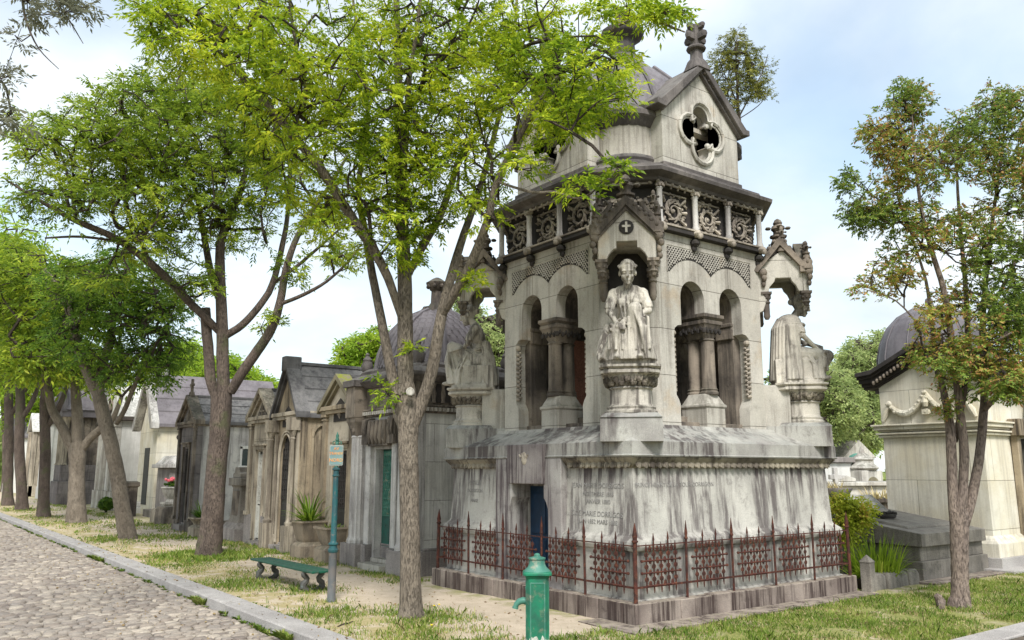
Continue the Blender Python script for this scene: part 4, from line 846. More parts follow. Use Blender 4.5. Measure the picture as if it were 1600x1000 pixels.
# ------------------------------------------------------------------ row of chapels on the left.  local frame: front looks to -y, +x is the near side
def gable_chapel(name, label, cat, y0, y1, x0, depth, zw, za, wall, roof, front=None, trim=None, door='door', dw=.55, dh=2.2, dz=.2, door_x=0., plinth=.35, over=.10, arch_door=False, cross=False, pil=True, pmat=None, niche=None, coping=None, courses=3, win=False):
    w_ = y1-y0; root = thing(name, label, cat, (x0, (y0+y1)/2, 0), -PI/2, 'funerary chapels in a row on the left')
    front = front or wall; trim = trim or front; h = w_/2
    mb = MB(); mb.box(-h+.03, h-.03, .12, depth, -.05, zw); mb.prism([(-h+.03, zw-.001), (h-.03, zw-.001), (0, za-.1)], .12, depth, 'y'); mb.build('wall', wall, root, smooth=0)
    # front with door opening
    dl, dr = door_x-dw/2, door_x+dw/2
    if arch_door:
        zs = dz+dh-dw*.95; ar = [(dl, zs)]+[(dl+dw/2*(1-math.cos(t*PI/12*.5))*1.0, zs+dw*.95*math.sin(t*PI/12*.5)**.9) for t in range(1, 12)]+[(door_x, dz+dh)]
        ar += [(2*door_x-x, z) for x, z in ar[::-1][1:]]
    else: ar = [(dl, dz+dh), (dr, dz+dh)]
    mb = MB(); mb.prism([(-h, 0), (dl, 0), (dl, dz)]+ar+[(dr, dz), (dr, 0), (h, 0), (h, zw), (0, za-.06), (-h, zw)], -.04, .14); fr = mb.build('front_wall', front, root, smooth=0, bevel=.008)
    mb = MB(); mb.box(dl-.02, dr+.02, .0, .16, -.05, dz); mb.box(dl-.05, dr+.05, -.22, .0, -.05, dz-.04); mb.build('step', 'granite', root, smooth=0, bevel=.01)
    # door
    mb = MB(); mb.box(dl, dr, .03, .07, dz, dz+dh)
    mb.box(dl+.05, dr-.05, .015, .031, dz+.06, dz+dh*.36); d_ = mb.build('door', door if door != 'wdoor' else 'door', root, smooth=0, bevel=.004)
    mb = MB(); n = 5
    for i in range(n+1): x = dl+.05+(dw-.1)*i/n; mb.box(x-.008, x+.008, .005, .025, dz+dh*.40, dz+dh-.08)
    for j in range(7):
        z = dz+dh*.40+(dh*.58)*j/6.2; mb.box(dl+.04, dr-.04, .008, .022, z-.007, z+.007)
        for i in range(n): x = dl+.05+(dw-.1)*(i+.5)/n; mb.tube([(x+.028*math.cos(a), .012, z+.13+.04*math.sin(a)) for a in [k*PI/4 for k in range(9)]], .006, 4)
    
    if door == 'wdoor':
        mb.box(dl+.03, dr-.03, .0, .028, dz+.03, dz+dh*.38); mb.box(dl, dl+.07, -.005, .025, dz, dz+dh); mb.box(dr-.07, dr, -.005, .025, dz, dz+dh)
    mb.build('grille', 'wdoor' if door == 'wdoor' else 'black', None, smooth=0).parent = d_
    # frame moulding
    mb = MB()
    for k_, o_ in enumerate((.0, .06)):
        if arch_door: pts = [(dl-o_, -.06, dz)]+[(x+(-o_ if x < door_x-.01 else o_ if x > door_x+.01 else 0), -.06, z+o_) for x, z in ar]+[(dr+o_, -.06, dz)]; mb.tube(pts, .026, 6)
    if not arch_door:
        mb.box(dl-.09, dl-.01, -.09, -.03, dz, dz+dh+.05); mb.box(dr+.01, dr+.09, -.09, -.03, dz, dz+dh+.05); mb.box(dl-.09, dr+.09, -.10, -.03, dz+dh+.05, dz+dh+.15); mb.box(dl-.14, dr+.14, -.15, -.03, dz+dh+.15, dz+dh+.20)
    mb.build('door_frame', trim, fr, bevel=.006)
    # plinth
    mb = MB(); mb.box(-h-.05, dl-.1, -.1, .1, -.05, plinth); mb.box(dr+.1, h+.05, -.1, .1, -.05, plinth); mb.box(-h-.03, h+.03, .1, depth+.03, -.05, plinth-.02); mb.build('plinth', pmat or trim, root, smooth=0, bevel=.015)
    if pil:
        for sg in (-1, 1):
            x = sg*(h-.11); mb = MB(); mb.box(x-.09, x+.09, -.11, -.03, plinth+.08, zw-.22); mb.box(x-.12, x+.12, -.14, -.03, plinth-.01, plinth+.09); mb.box(x-.11, x+.11, -.13, -.03, zw-.30, zw-.26); mb.box(x-.13, x+.13, -.15, -.03, zw-.22, zw-.16); mb.build('pilaster', trim, root, bevel=.006)
    # cornice, gable coping, roof
    mb = MB(); mb.box(-h-.02, h+.02, -.14, depth+.02, zw-.16, zw-.08); mb.box(-h-.07, h+.07, -.18, depth+.05, zw-.08, zw+.02); mb.build('cornice', trim, root, smooth=0, bevel=.012)
    sl = (za-zw)/h; t = .10; mb = MB()
    for sg in (-1, 1):
        mb.prism([(0, za+t), (sg*(h+over), zw+t-sl*over+.02), (sg*(h+over), zw-sl*over-.03), (0, za-.04)], -.20, .16)
        mb.prism([(0, za-.05), (sg*(h+over-.05), zw-sl*(over-.05)-.04), (sg*(h+over-.10), zw-sl*(over-.1)-.11), (0, za-.13)], -.13, .0)
    cp = mb.build('gable_coping', coping or trim, root, smooth=0, bevel=.01)
    mb = MB()
    for sg in (-1, 1):
        for c_ in range(courses):
            a, b = c_/courses, (c_+1)/courses; xa, xb = sg*(h+over)*(1-a), sg*(h+over)*(1-b); zA, zB = zw-sl*over+(za+sl*over-zw)*a, zw-sl*over+(za+sl*over-zw)*b
            mb.prism([(xa, zA+.075), (xb, zB+.045), (xb, zB-.04), (xa, zA-.03)], .161, depth+.08)
    mb.box(-.06, .06, .162, depth+.06, za+.02, za+.10); mb.build('roof', roof, root, smooth=0, bevel=.008)
    if niche:     # recessed emblem panel in the gable
        mb = MB(); zc = zw-.02; nw = w_*.20; mb.prism([(-nw, zc-.32), (nw, zc-.32), (nw, zc), (0, zc+.20), (-nw, zc)], -.055, -.035); mb.build('emblem_recess', 'black', fr, smooth=0)
        mb = MB()
        for i in range(6): a = i*1.05; mb.tube([(0, -.05, zc-.25), (.07*math.cos(a), -.09, zc-.1+.05*math.sin(a)), (.1*math.cos(a+.5), -.06, zc-.05+.1*math.sin(a+.5))], [.02, .022, .008], 5)
        mb.ball((0, -.08, zc-.1), (.05, .03, .06), 7, 5); mb.build('emblem', 'carve', fr)
    else:
        mb = MB(); mb.prism([(-h*.45, zw+.05), (h*.45, zw+.05), (0, zw+(za-zw)*.62)], -.055, -.035); mb.build('tympanum', 'dirty_shade', fr, smooth=0)
        mb = MB(); mb.box(-.02, .02, -.075, -.05, zw+.06, zw+(za-zw)*.5); mb.box(-h*.18, h*.18, -.072, -.052, zw+.14, zw+.18); mb.build('tympanum_relief', trim, fr, smooth=0)
        mb = MB(); mb.box(-h+.32, h-.32, -.055, -.035, dz+dh+.28, zw-.22); mb.box(-h+.37, h-.37, -.062, -.05, dz+dh+.33, zw-.27); mb.build('name_panel', front, fr, smooth=0, bevel=.004)
    if cross:
        mb = MB(); mb.stack([(.09, .02, za+.05), (.07, .02, za+.2)], 0, -.02); mb.box(-.045, .045, -.06, .02, za+.19, za+.62); mb.box(-.17, .17, -.055, .015, za+.38, za+.47); mb.build('cross', trim, cp, bevel=.01)
    if win:       # side window on the near wall
        wy, wz = win; mb = MB(); mb.box(h-.03, h+.01, wy-.19, wy-.12, wz-.30, wz+.32); mb.box(h-.03, h+.01, wy+.12, wy+.19, wz-.30, wz+.32); mb.box(h-.03, h+.01, wy-.19, wy+.19, wz+.24, wz+.34); mb.box(h-.03, h+.03, wy-.24, wy+.24, wz-.38, wz-.30)
        f_ = mb.build('window', 'white', root, smooth=0, bevel=.006); mb = MB(); mb.prism([(wy-.12, wz-.3), (wy+.12, wz-.3), (wy+.12, wz+.15), (wy+.07, wz+.22), (wy, wz+.24), (wy-.07, wz+.22), (wy-.12, wz+.15)], h-.035, h-.02, 'x'); mb.build('pane', 'glass', f_, smooth=0)
    return root

# domed chapel
dc = thing('domed_chapel', 'square stone chapel with a scaled slate dome and green bronze door behind the nearest tree', 'chapel', (8.95, 14.87, 0), -PI/2)
hx_ = 1.25
mb = MB(); mb.box(-hx_+.02, hx_-.02, -.95, 1.15, -.05, 3.0); mb.build('wall', 'limeblk', dc, smooth=0, bevel=.01)
mb = MB(); mb.box(-hx_, -.38, -1.15, -.94, .0, 3.0); mb.box(.38, hx_, -1.15, -.94, .0, 3.0); mb.box(-.38, .38, -1.15, -.94, 2.32, 3.0); mb.build('front_wall', 'greylt', dc, smooth=0, bevel=.01)
mb = MB(); mb.box(-hx_-.06, hx_+.06, -1.0, 1.2, -.05, .42); mb.box(-hx_-.04, hx_+.04, -1.0, 1.19, .42, .47); 
for sg in (-1, 1):
    a, b = sorted((sg*.66, sg*(hx_+.10))); mb.box(a, b, -1.42, -1.0, -.05, .44); a, b = sorted((sg*.45, sg*.66)); mb.box(a, b, -1.3, -1.0, -.05, .44)
mb.build('plinth', 'granite', dc, smooth=0, bevel=.015)
mb = MB(); mb.box(-.45, .45, -1.45, -1.0, -.05, .12); mb.box(-.40, .40, -1.2, -.9, .12, .2); mb.build('step', 'lime', dc, smooth=0, bevel=.012)
mb = MB(); mb.box(-.38, .38, -.98, -.94, .2, 2.32); 
for sg in (-1, 1): a, b = sorted((sg*.03, sg*.34)); mb.box(a, b, -.995, -.975, .28, .95)
d_ = mb.build('door', 'dgreen', dc, smooth=0, bevel=.006)
mb = MB()
for sg in (-1, 1):
    mb.box(sg*.185-.155, sg*.185+.155, -.99, -.98, 1.0, 2.28)
    for j in range(7):
        for i in range(3): mb.tube([(sg*.185+(i-1)*.09+.04*math.cos(a), -1.0, 1.1+.17*j+.07*math.sin(a)) for a in [k*PI/4 for k in range(9)]], .010, 4)
mb.build('grille', 'greenlt', d_, smooth=30)
for sg in (-1, 1):      # fluted pilasters
    mb = MB(); mb.lathe([(.19, .44), (.195, .5), (.17, .55), (.16, .60), (.155, 2.56), (.17, 2.58), (.15, 2.62)], sg*1.02, -1.22, 24, flute=.09); p_ = mb.build('column', 'greylt', dc, smooth=20)
    mb = MB(); mb.stack([(.13, .03, 2.60), (.16, .03, 2.75), (.20, .02, 2.88), (.21, 0, 2.9), (.21, 0, 2.98)], sg*1.02, -1.22)
    for i in range(10): a = 2*PI*i/10; mb.ball((sg*1.02+.16*math.cos(a), -1.22+.16*math.sin(a), 2.72+.08*(i % 2)), (.045, .045, .06), 6, 4)
    mb.build('capital', 'dirty_shade', p_)
    mb = MB(); mb.box(sg*.55-.10, sg*.55+.10, -1.24, -1.14, .44, 2.55); mb.build('pilaster', 'greylt', dc, bevel=.01)
    mb = MB(); mb.box(sg*.55-.13, sg*.55+.13, -1.34, -1.14, 2.42, 2.60); mb.box(sg*.55-.10, sg*.55+.10, -1.30, -1.14, 2.60, 2.95)
    for i in range(3): mb.tube([(sg*.55-.07+.07*i, -1.33, 2.92), (sg*.55-.07+.07*i, -1.36, 2.7), (sg*.55-.07+.07*i, -1.32, 2.5)], [.03, .028, .012], 6)
    mb.build('console', 'dirty_shade', dc, bevel=.008)
mb = MB(); mb.box(-.42, .42, -1.32, -1.14, 2.38, 2.9)
for i in range(5): mb.tube([(-.32+.16*i, -1.33, 2.88), (-.32+.16*i, -1.35, 2.55), (-.32+.16*i, -1.33, 2.42)], [.05, .06, .03], 7)
mb.build('door_hood', 'dirty_shade', dc, bevel=.01)
mb = MB(); mb.box(-hx_-.03, hx_+.03, -1.2, 1.2, 2.98, 3.10); 
for sg in (-1, 1): mb.box(sg*1.02-.22, sg*1.02+.22, -1.46, -1.1, 2.98, 3.62)
mb.box(-hx_, hx_, -1.17, 1.17, 3.1, 3.6); mb.box(-hx_-.06, hx_+.06, -1.26, 1.22, 3.10, 3.14)
en = mb.build('entablature', 'dirty_shade', dc, smooth=0, bevel=.012)
mb = MB()
for i in range(26): mb.box(hx_+.0, hx_+.075, -1.15+.09*i, -1.10+.09*i, 3.02, 3.09)
for i in range(26): mb.box(-1.2+.093*i, -1.15+.093*i, -1.275, -1.2, 3.02, 3.09)
mb.build('dentils', 'lime', en, smooth=0)
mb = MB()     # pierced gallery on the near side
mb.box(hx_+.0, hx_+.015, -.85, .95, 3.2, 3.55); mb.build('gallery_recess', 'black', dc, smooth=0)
mb = MB()
for i in range(9): y = -.8+.21*i; mb.lathe([(.05, 3.18), (.035, 3.23), (.05, 3.36), (.03, 3.47), (.055, 3.55)], hx_+.03, y, 8)
mb.build('balusters', 'dirty_shade', dc)
mb = MB(); mb.stack([(hx_+.02, .02, 3.58), (hx_+.14, .02, 3.66), (hx_+.18, .02, 3.70), (hx_+.18, .02, 3.76), (hx_+.08, .05, 3.84), (hx_+.02, .15, 3.88), (hx_+.03, .3, 3.94), (hx_-.05, .36, 4.0)], 0, 0, hy=-.05)
for sg in (-1, 1): mb.box(sg*1.02-.27, sg*1.02+.27, -1.52, -1.1, 3.62, 3.76)
mb.build('cornice', 'cornice', dc, smooth=20, bevel=.01)
mb = MB(); DP = [(1.22, 3.96), (1.21, 4.08), (1.17, 4.28), (1.08, 4.52), (.94, 4.76), (.74, 4.97), (.50, 5.14), (.26, 5.25), (.2, 5.28)]
mb.lathe(DP, 0, 0, 32, PI/32); dome = mb.build('dome', 'slate', dc, smooth=60)
mb = MB()
for j in range(12):      # scale tiles
    t0 = j/12*.93; 
    def dpt(t):
        f_ = t*(len(DP)-2); i_ = int(f_); g_ = f_-i_; a, b = DP[i_], DP[min(i_+1, len(DP)-1)]; return a[0]+(b[0]-a[0])*g_, a[1]+(b[1]-a[1])*g_
    r0, z0 = dpt(t0); r1, z1 = dpt(t0+.085); n = max(12, int(2*PI*r0/.155))
    for i in range(n):
        a = 2*PI*(i+.5*(j % 2))/n; ha = PI/n*.94; P_ = []
        for u in (-1, -.75, -.4, 0, .4, .75, 1): q = (1-abs(u)**2.4); rr_ = r1+(r0-r1)*q; P_.append(((rr_+.020+.010*q)*math.cos(a+ha*u), (rr_+.020+.010*q)*math.sin(a+ha*u), z1+(z0-z1)*q-.012))
        P_ += [((r1+.004)*math.cos(a+ha), (r1+.004)*math.sin(a+ha), z1+.03), ((r1+.004)*math.cos(a-ha), (r1+.004)*math.sin(a-ha), z1+.03)]
        mb.add(P_, [tuple(range(9))])
mb.build('scale_tiles', 'slate', dome, smooth=0)
mb = MB()
for i in range(8): a = PI/8+i*PI/4; mb.tube([((r+.03)*math.cos(a), (r+.03)*math.sin(a), z) for r, z in DP[:-1]], .05, 6)
mb.build('ribs', 'lead', dome)
mb = MB(); mb.lathe([(.32, 5.18), (.34, 5.24), (.22, 5.30), (.16, 5.40), (.13, 5.44), (.12, 5.70), (.15, 5.72), (.17, 5.76), (.22, 5.82), (.24, 5.88), (.20, 5.90), (.10, 5.97), (.04, 6.0)], seg=14)
for i in range(8): a = i*PI/4; mb.ball((.19*math.cos(a), .19*math.sin(a), 5.80), (.05, .05, .05), 6, 4); mb.tube([(.34*math.cos(a), .34*math.sin(a), 5.2), (.30*math.cos(a), .3*math.sin(a), 5.3), (.2*math.cos(a), .2*math.sin(a), 5.34)], [.05, .04, .02], 6)
mb.build('finial', 'dirty_shade', dome)
for sx_, sy_ in ((-1, -1), (1, -1), (1, 1), (-1, 1)):
    mb = MB(); mb.lathe([(.13, 3.84), (.14, 3.9), (.08, 3.95), (.12, 4.02), (.13, 4.12), (.09, 4.2), (.10, 4.24), (.04, 4.32), (.05, 4.36), (.01, 4.40)], sx_*1.1, sy_*1.05, 12); mb.build('corner_urn', 'cornice', dc)

gable_chapel('gable_chapel', 'small tan chapel with mossy gable coping and dark open door, left of the domed chapel', 'chapel', 16.32, 17.98, 7.9, 1.9, 3.32, 3.95, 'tan', 'roofst', 'tanlite', 'tan', dw=.62, dh=2.05, dz=.28, door_x=.18, niche=True, coping='mossy', over=.14, courses=2)
gable_chapel('gothic_chapel', 'tall tan gothic chapel with pointed doorway and lichened grey stone roof', 'chapel', 18.98, 20.62, 7.72, 2.5, 3.30, 4.50, 'tan', 'roofst', 'tan', 'tanlite', dw=.80, dh=2.62, dz=.16, arch_door=True, over=.08, courses=4, niche=True, coping='roofst')
for yy in (19.02, 20.55):
    g_ = bpy.data.objects['gothic_chapel']; mb = MB(); x = -(yy-19.80); mb.lathe([(.10, .62), (.11, .68), (.08, .72), (.07, .76), (.065, 2.62), (.08, 2.65), (.065, 2.68), (.11, 2.82), (.12, 2.85)], x*.93, -.19, 12); mb.box(x*.93-.12, x*.93+.12, -.32, -.05, 2.85, 3.15); mb.box(x*.93-.13, x*.93+.13, -.33, -.05, -.05, .62); mb.build('column', 'tanlite', g_, smooth=40)
mb = MB(); mb.box(-.13, .13, -.24, .2, 4.34, 4.72); mb.build('ridge_block', 'roofst', bpy.data.objects['gothic_chapel'], bevel=.03)
mb = MB(); 
for yy in (.55, 1.25): mb.box(.78, .84, yy-.30, yy-.24, .6, 2.9); mb.box(.78, .84, yy+.24, yy+.30, .6, 2.9); mb.tube([(.82, yy+.27*math.cos(a), 2.7+.3*math.sin(a)) for a in [PI*i/8 for i in range(9)]], .035, 5)
mb.build('blind_arcade', 'tan', bpy.data.objects['gothic_chapel'], smooth=0)
gable_chapel('pale_chapel', 'narrow cream chapel with a white grille door left of the gothic chapel', 'chapel', 20.78, 22.45, 7.72, 2.2, 3.30, 3.98, 'tan', 'roofst', 'tanlite', 'tanlite', door='wdoor', dw=.52, dh=2.25, dz=.14, courses=2, pmat='granite', plinth=.75)
gable_chapel('grey_chapel', 'dark grey chapel with a small arched side window, left of the stele', 'chapel', 27.0, 29.0, 7.55, 2.6, 3.45, 4.25, 'greylt', 'roofst', 'greywall', 'dirty_shade', dw=.62, dh=2.35, dz=.25, courses=3, cross=True, win=(1.55, 2.35))
# stele
st = thing('stele', 'grey stone stele with stepped top between the grey chapel and the cream chapel', 'stele', (7.85, 23.3, 0), -PI/2)
st.scale = (1, 1, .79)
mb = MB(); mb.stack([(.62, 0, -.05), (.62, 0, .42), (.58, 0, .45), (.50, .02, .62)], hy=-.22); mb.build('base', 'granite', st, bevel=.015)
mb = MB(); mb.stack([(.45, .02, .62), (.40, .02, .75), (.38, .02, 1.0), (.36, .02, 1.80), (.40, .02, 1.88)], hy=-.17); mb.build('shaft', 'slab', st, bevel=.01)
mb = MB(); mb.box(-.50, .50, -.28, .28, 1.88, 2.15); mb.prism([(-.32, 2.15), (.32, 2.15), (.32, 2.30), (.18, 2.34), (.16, 2.52), (-.16, 2.52), (-.18, 2.34), (-.32, 2.30)], -.22, .22); mb.build('top', 'slab', st, bevel=.02)
mb = MB(); mb.box(-.24, .24, -.225, -.19, .85, 1.70); mb.build('panel', 'dirty_shade', st, bevel=.01)

# chapel with mauve slate roof and the tomb chest before it
c6 = thing('slate_chapel', 'long cream chapel with broad mauve slate roof behind a grey tomb chest', 'chapel', (9.0, 40.0, 0), -PI/2, 'funerary chapels in a row on the left')
mb = MB(); mb.box(-1.6, 1.6, 0, 5.5, -.05, 3.95); mb.prism([(-1.6, 3.95), (1.6, 3.95), (0, 6.0)], 0, 5.5); mb.build('wall', 'cream', c6, smooth=0)
mb = MB()
for sg in (-1, 1):
    for c_ in range(4):
        a, b = c_/4, (c_+1)/4; xa, xb = sg*1.85*(1-a), sg*1.85*(1-b); zA, zB = 3.8+2.4*a, 3.8+2.4*b; mb.prism([(xa, zA+.12), (xb, zB+.06), (xb, zB-.05), (xa, zA-.02)], -.1, 5.6)
mb.build('roof', 'slate', c6, smooth=0)
mb = MB(); mb.prism([(-1.9, 3.7), (-1.6, 3.7), (0, 5.9), (1.6, 3.7), (1.9, 3.7), (1.9, 3.95), (0, 6.35), (-1.9, 3.95)], -.35, -.02); mb.build('gable_coping', 'greylt', c6, bevel=.02)
mb = MB(); mb.box(-.45, .45, -.02, .02, .4, 2.9); mb.build('door', 'door', c6, smooth=0)
mb = MB()
for y in (1.0, 2.7, 4.4): mb.ball((1.605, y, 3.35), (.03, .22, .15), 10, 6)
mb.build('vents', 'black', c6, smooth=0)
mb = MB(); mb.box(-.10, .10, -.25, -.05, 6.2, 6.7); mb.ball((0, -.15, 6.8), (.2, .15, .2), 8, 6); mb.build('ridge_ornament', 'greylt', c6)
ch = thing('tomb_chest', 'large grey stone tomb chest with a projecting lid before the slate roofed chapel', 'tomb', (8.9, 36.5, 0), -PI/2)
mb = MB(); mb.box(-1.0, 1.0, 0, 3.8, 0.3, 2.0); mb.build('chest', 'granite', ch, bevel=.02)
mb = MB(); mb.box(-1.2, 1.2, -.2, 4.0, 2.0, 2.16); mb.box(-1.1, 1.1, -.1, 3.9, 2.16, 2.5, tx=.2, ty=.3); mb.build('lid', 'greylt', ch, bevel=.02)
mb = MB(); mb.box(-1.3, 1.3, -.4, 4.1, -.05, .3); mb.build('base', 'slab', ch, bevel=.03)

# things further down the row
def far_pillar(): pass
wc = thing('white_chapel', 'white chapel with pilasters and round pediment emblem seen between the leaning tree and its neighbour', 'chapel', (8.6, 46, 0), -PI/2, 'funerary chapels in a row on the left')
mb = MB(); mb.box(-2.2, 2.2, 0, 3.5, -.05, 4.3); mb.build('wall', 'white', wc, smooth=0)
mb = MB(); mb.prism([(-2.3, 4.5), (2.3, 4.5), (1.9, 4.9), (1.1, 5.6), (.6, 6.0), (0, 6.2), (-.6, 6.0), (-1.1, 5.6), (-1.9, 4.9)], -.15, 3.4); mb.build('pediment', 'white', wc, bevel=.03)
mb = MB(); mb.box(-2.5, 2.5, -.35, 3.6, 4.3, 4.5); mb.build('cornice', 'dirty_shade', wc, bevel=.03)
mb = MB(); mb.tube([(.34*math.cos(a), -.18, 5.15+.34*math.sin(a)) for a in [2*PI*i/16 for i in range(17)]], .07, 6); mb.ball((0, -.18, 5.15), (.14, .08, .14), 7, 5); mb.build('emblem', 'dirty_shade', wc)
for x in (-2.0, -1.0, 1.0, 2.0): mb = MB(); mb.box(x-.2, x+.2, -.25, 0, .9, 4.0); mb.box(x-.26, x+.26, -.3, 0, 4.0, 4.3); mb.box(x-.26, x+.26, -.32, 0, 0, .9); mb.build('pilaster', 'grave', wc, bevel=.02)
mb = MB(); mb.box(-.75, .75, -.03, .02, .9, 3.9); mb.build('door', 'white', wc, smooth=0)
pc = thing('temple_tomb', 'grey tomb with a dark recess and an urn on top, behind the leaning tree', 'tomb', (10.0, 44.0, 0), -PI/2)
mb = MB(); mb.box(-1.2, 1.2, 0, 3, -.05, 5.0); mb.build('wall', 'greylt', pc, smooth=0)
mb = MB(); mb.box(-1.4, 1.4, -.3, 3.2, 5.0, 5.2); mb.box(-1.55, 1.55, -.45, 3.35, 5.2, 5.45); mb.prism([(-1.5, 5.45), (1.5, 5.45), (0, 6.1)], -.4, 3.2); mb.build('roof', 'lead', pc, bevel=.02)
mb = MB(); mb.box(-.35, .35, -.02, .02, .5, 4.2); mb.build('door', 'black', pc, smooth=0)
mb = MB(); mb.lathe([(.3, 6.0), (.3, 6.2), (.12, 6.35), (.3, 6.6), (.34, 6.9), (.2, 7.05), (.22, 7.1), (.05, 7.35)], 0, .3, 12); mb.build('urn', 'grave', pc)
gt = thing('gothic_tomb', 'dark gothic tomb with clustered columns and spiky canopy between two dark trunks', 'tomb', (7.25, 54, 0), -PI/2)
mb = MB(); mb.box(-1.3, 1.3, 0, 2.6, -.05, 1.3); mb.box(-1.15, 1.15, .1, 2.5, 1.3, 2.2); mb.build('base', 'greywall', gt, bevel=.03)
for x in (-1.0, -.35, .35, 1.0): mb = MB(); mb.lathe([(.2, 2.2), (.14, 2.35), (.14, 4.6), (.24, 4.9)], x, .25, 10); mb.build('column', 'tanlite', gt, smooth=40)
mb = MB(); mb.box(-1.0, 1.0, .5, 2.4, 2.2, 4.9); mb.build('core', 'dirty_shade', gt, smooth=0)
mb = MB(); mb.box(-1.4, 1.4, -.1, 2.6, 4.9, 5.3); mb.prism([(-1.5, 5.3), (1.5, 5.3), (0, 7.3)], -.1, 2.6)
for x in (-1.3, 1.3): mb.lathe([(.2, 5.2), (.18, 5.8), (.02, 7.0)], x, 0, 8)
mb.build('canopy', 'slate', gt, bevel=.02)
sp = [('white_tomb', 'tall pale tomb with slate roof standing between the second and third farthest trunks', 8.0, 64, 1.5, 5.2, 6.9, 'white', 'slate'), ('carved_tomb', 'narrow cream tomb with brown stained side seen left of the gothic tomb', 8.0, 72, 1.5, 5.0, 6.2, 'tanlite', 'white'), ('grey_tomb', 'farthest grey tomb at the left edge beyond the last trunks', 7.8, 84, 2.0, 4.9, 6.6, 'white', 'lead')]
for nm, lb, x, y, hw_, zw_, za_, wm_, rm_ in sp:
    t = thing(nm, lb, 'tomb', (x, y, 0), -PI/2); mb = MB(); mb.box(-hw_, hw_, 0, 4, -.05, zw_); mb.prism([(-hw_, zw_), (hw_, zw_), (0, za_-.2)], 0, 4); mb.build('wall', wm_, t, smooth=0)
    mb = MB()
    for sg in (-1, 1): mb.prism([(0, za_), (sg*(hw_+.25), zw_-.1), (sg*(hw_+.25), zw_-.3), (0, za_-.25)], -.3, 4.2)
    mb.build('roof', rm_, t, bevel=.03); mb = MB(); mb.box(-.5, .5, -.04, .02, .3, 3.4); mb.build('door', 'door', t, smooth=0)
    mb = MB(); mb.box(-hw_-.1, -hw_+.35, -.2, .1, 0, zw_-.2); mb.box(hw_-.35, hw_+.1, -.2, .1, 0, zw_-.2); mb.box(-hw_-.1, hw_+.1, -.25, 4.1, 0, .8); mb.build('base', wm_, t, bevel=.03)
p_ = thing('round_bush_pot', 'dark clipped round bush on the ground before the white chapel', 'bush', (7.9, 42.2, 0))
a_ = nr.normal(0, 1, (1500, 3)); a_ /= np.linalg.norm(a_, axis=1)[:, None]; C_ = a_*nr.uniform(.24, .37, (1500, 1))*[1, 1, .9]+[0, 0, .38]; e_ = nr.normal(0, .035, (1500, 3)); f2 = np.cross(a_, e_)*.6; npmesh('foliage', np.stack([C_-e_, C_+f2, C_+e_, C_-f2], 1).reshape(-1, 3), np.arange(6000).reshape(-1, 4), 'leafC', p_); mb = MB(); mb.tube([(0, 0, 0), (0, 0, .3)], .05, 6); mb.build('stem', 'barkd', p_)
lt = thing('low_white_tomb', 'low white marble tomb slab lying left of the leaning tree', 'tomb', (8.7, 41.2, 0), -PI/2); mb = MB(); mb.box(-.8, .8, -.2, 3, -.05, .28); mb.box(-.65, .65, 0, 2.8, .28, .5); mb.build('slab', 'white', lt, bevel=.03); mb = MB(); mb.box(-.6, .6, 2.8, 3.0, .28, 1.3); mb.build('headstone', 'granite', lt, bevel=.03)
gp = thing('stone_gatepost', 'squat brown stone post left of the grey tomb chest', 'post', (7.9, 38.0, 0)); mb = MB(); mb.stack([(.32, .02, -.05), (.32, .02, 1.2), (.38, .02, 1.25), (.38, .02, 1.4), (.3, .03, 1.45)]); mb.build('shaft', 'dirty_shade', gp, bevel=.02)
for i, (x, y, sx_, sz_, lb) in enumerate(((8.05, 31.9, .34, .62, 'rough brown block nearest the grey chapel under the flower urn'), (8.2, 33.3, .38, .5, 'pale rough block in the middle of the heap beside the tomb chest'), (8.5, 34.6, .36, .42, 'darkest low block at the far end of the heap before the tomb chest'))):
    b = thing('stone_block', lb, 'stone block', (x, y, 0), rnd.uniform(-.3, .3)); mb = MB(); mb.stack([(sx_, .04, -.05), (sx_*.97, .05, sz_*.8), (sx_*.85, .06, sz_)], hy=.05); mb.build('block', ('dirty_shade', 'tanlite', 'granite')[i], b, bevel=.03)
fu = thing('flower_urn', 'pale stone urn with pink flowers beside the grey chapel', 'flower pot', (8.35, 32.8, 0))
mb = MB(); mb.stack([(.28, .03, -.02), (.28, .03, .62), (.32, .03, .66), (.32, .03, .74)]); mb.lathe([(.2, .74), (.16, .85), (.30, 1.0), (.36, 1.22), (.40, 1.25), (.38, 1.30), (.30, 1.3), (.28, 1.24)], seg=16); mb.build('urn', 'grave', fu, bevel=.01)
mb = MB(); 
for i in range(40): a = rnd.uniform(0, 2*PI); r = rnd.uniform(0, .3); mb.ball((r*math.cos(a), r*math.sin(a), 1.36+rnd.uniform(-.05, .12)), (.06, .05, .05), 5, 3)
mb.build('foliage', 'leafC', fu)
mb = MB(); 
for i in range(16): a = rnd.uniform(0, 2*PI); r = rnd.uniform(0, .25); mb.ball((r*math.cos(a), r*math.sin(a), 1.5+rnd.uniform(-.05, .12)), .055, 6, 4)
mb.build('flowers', 'pink', fu)
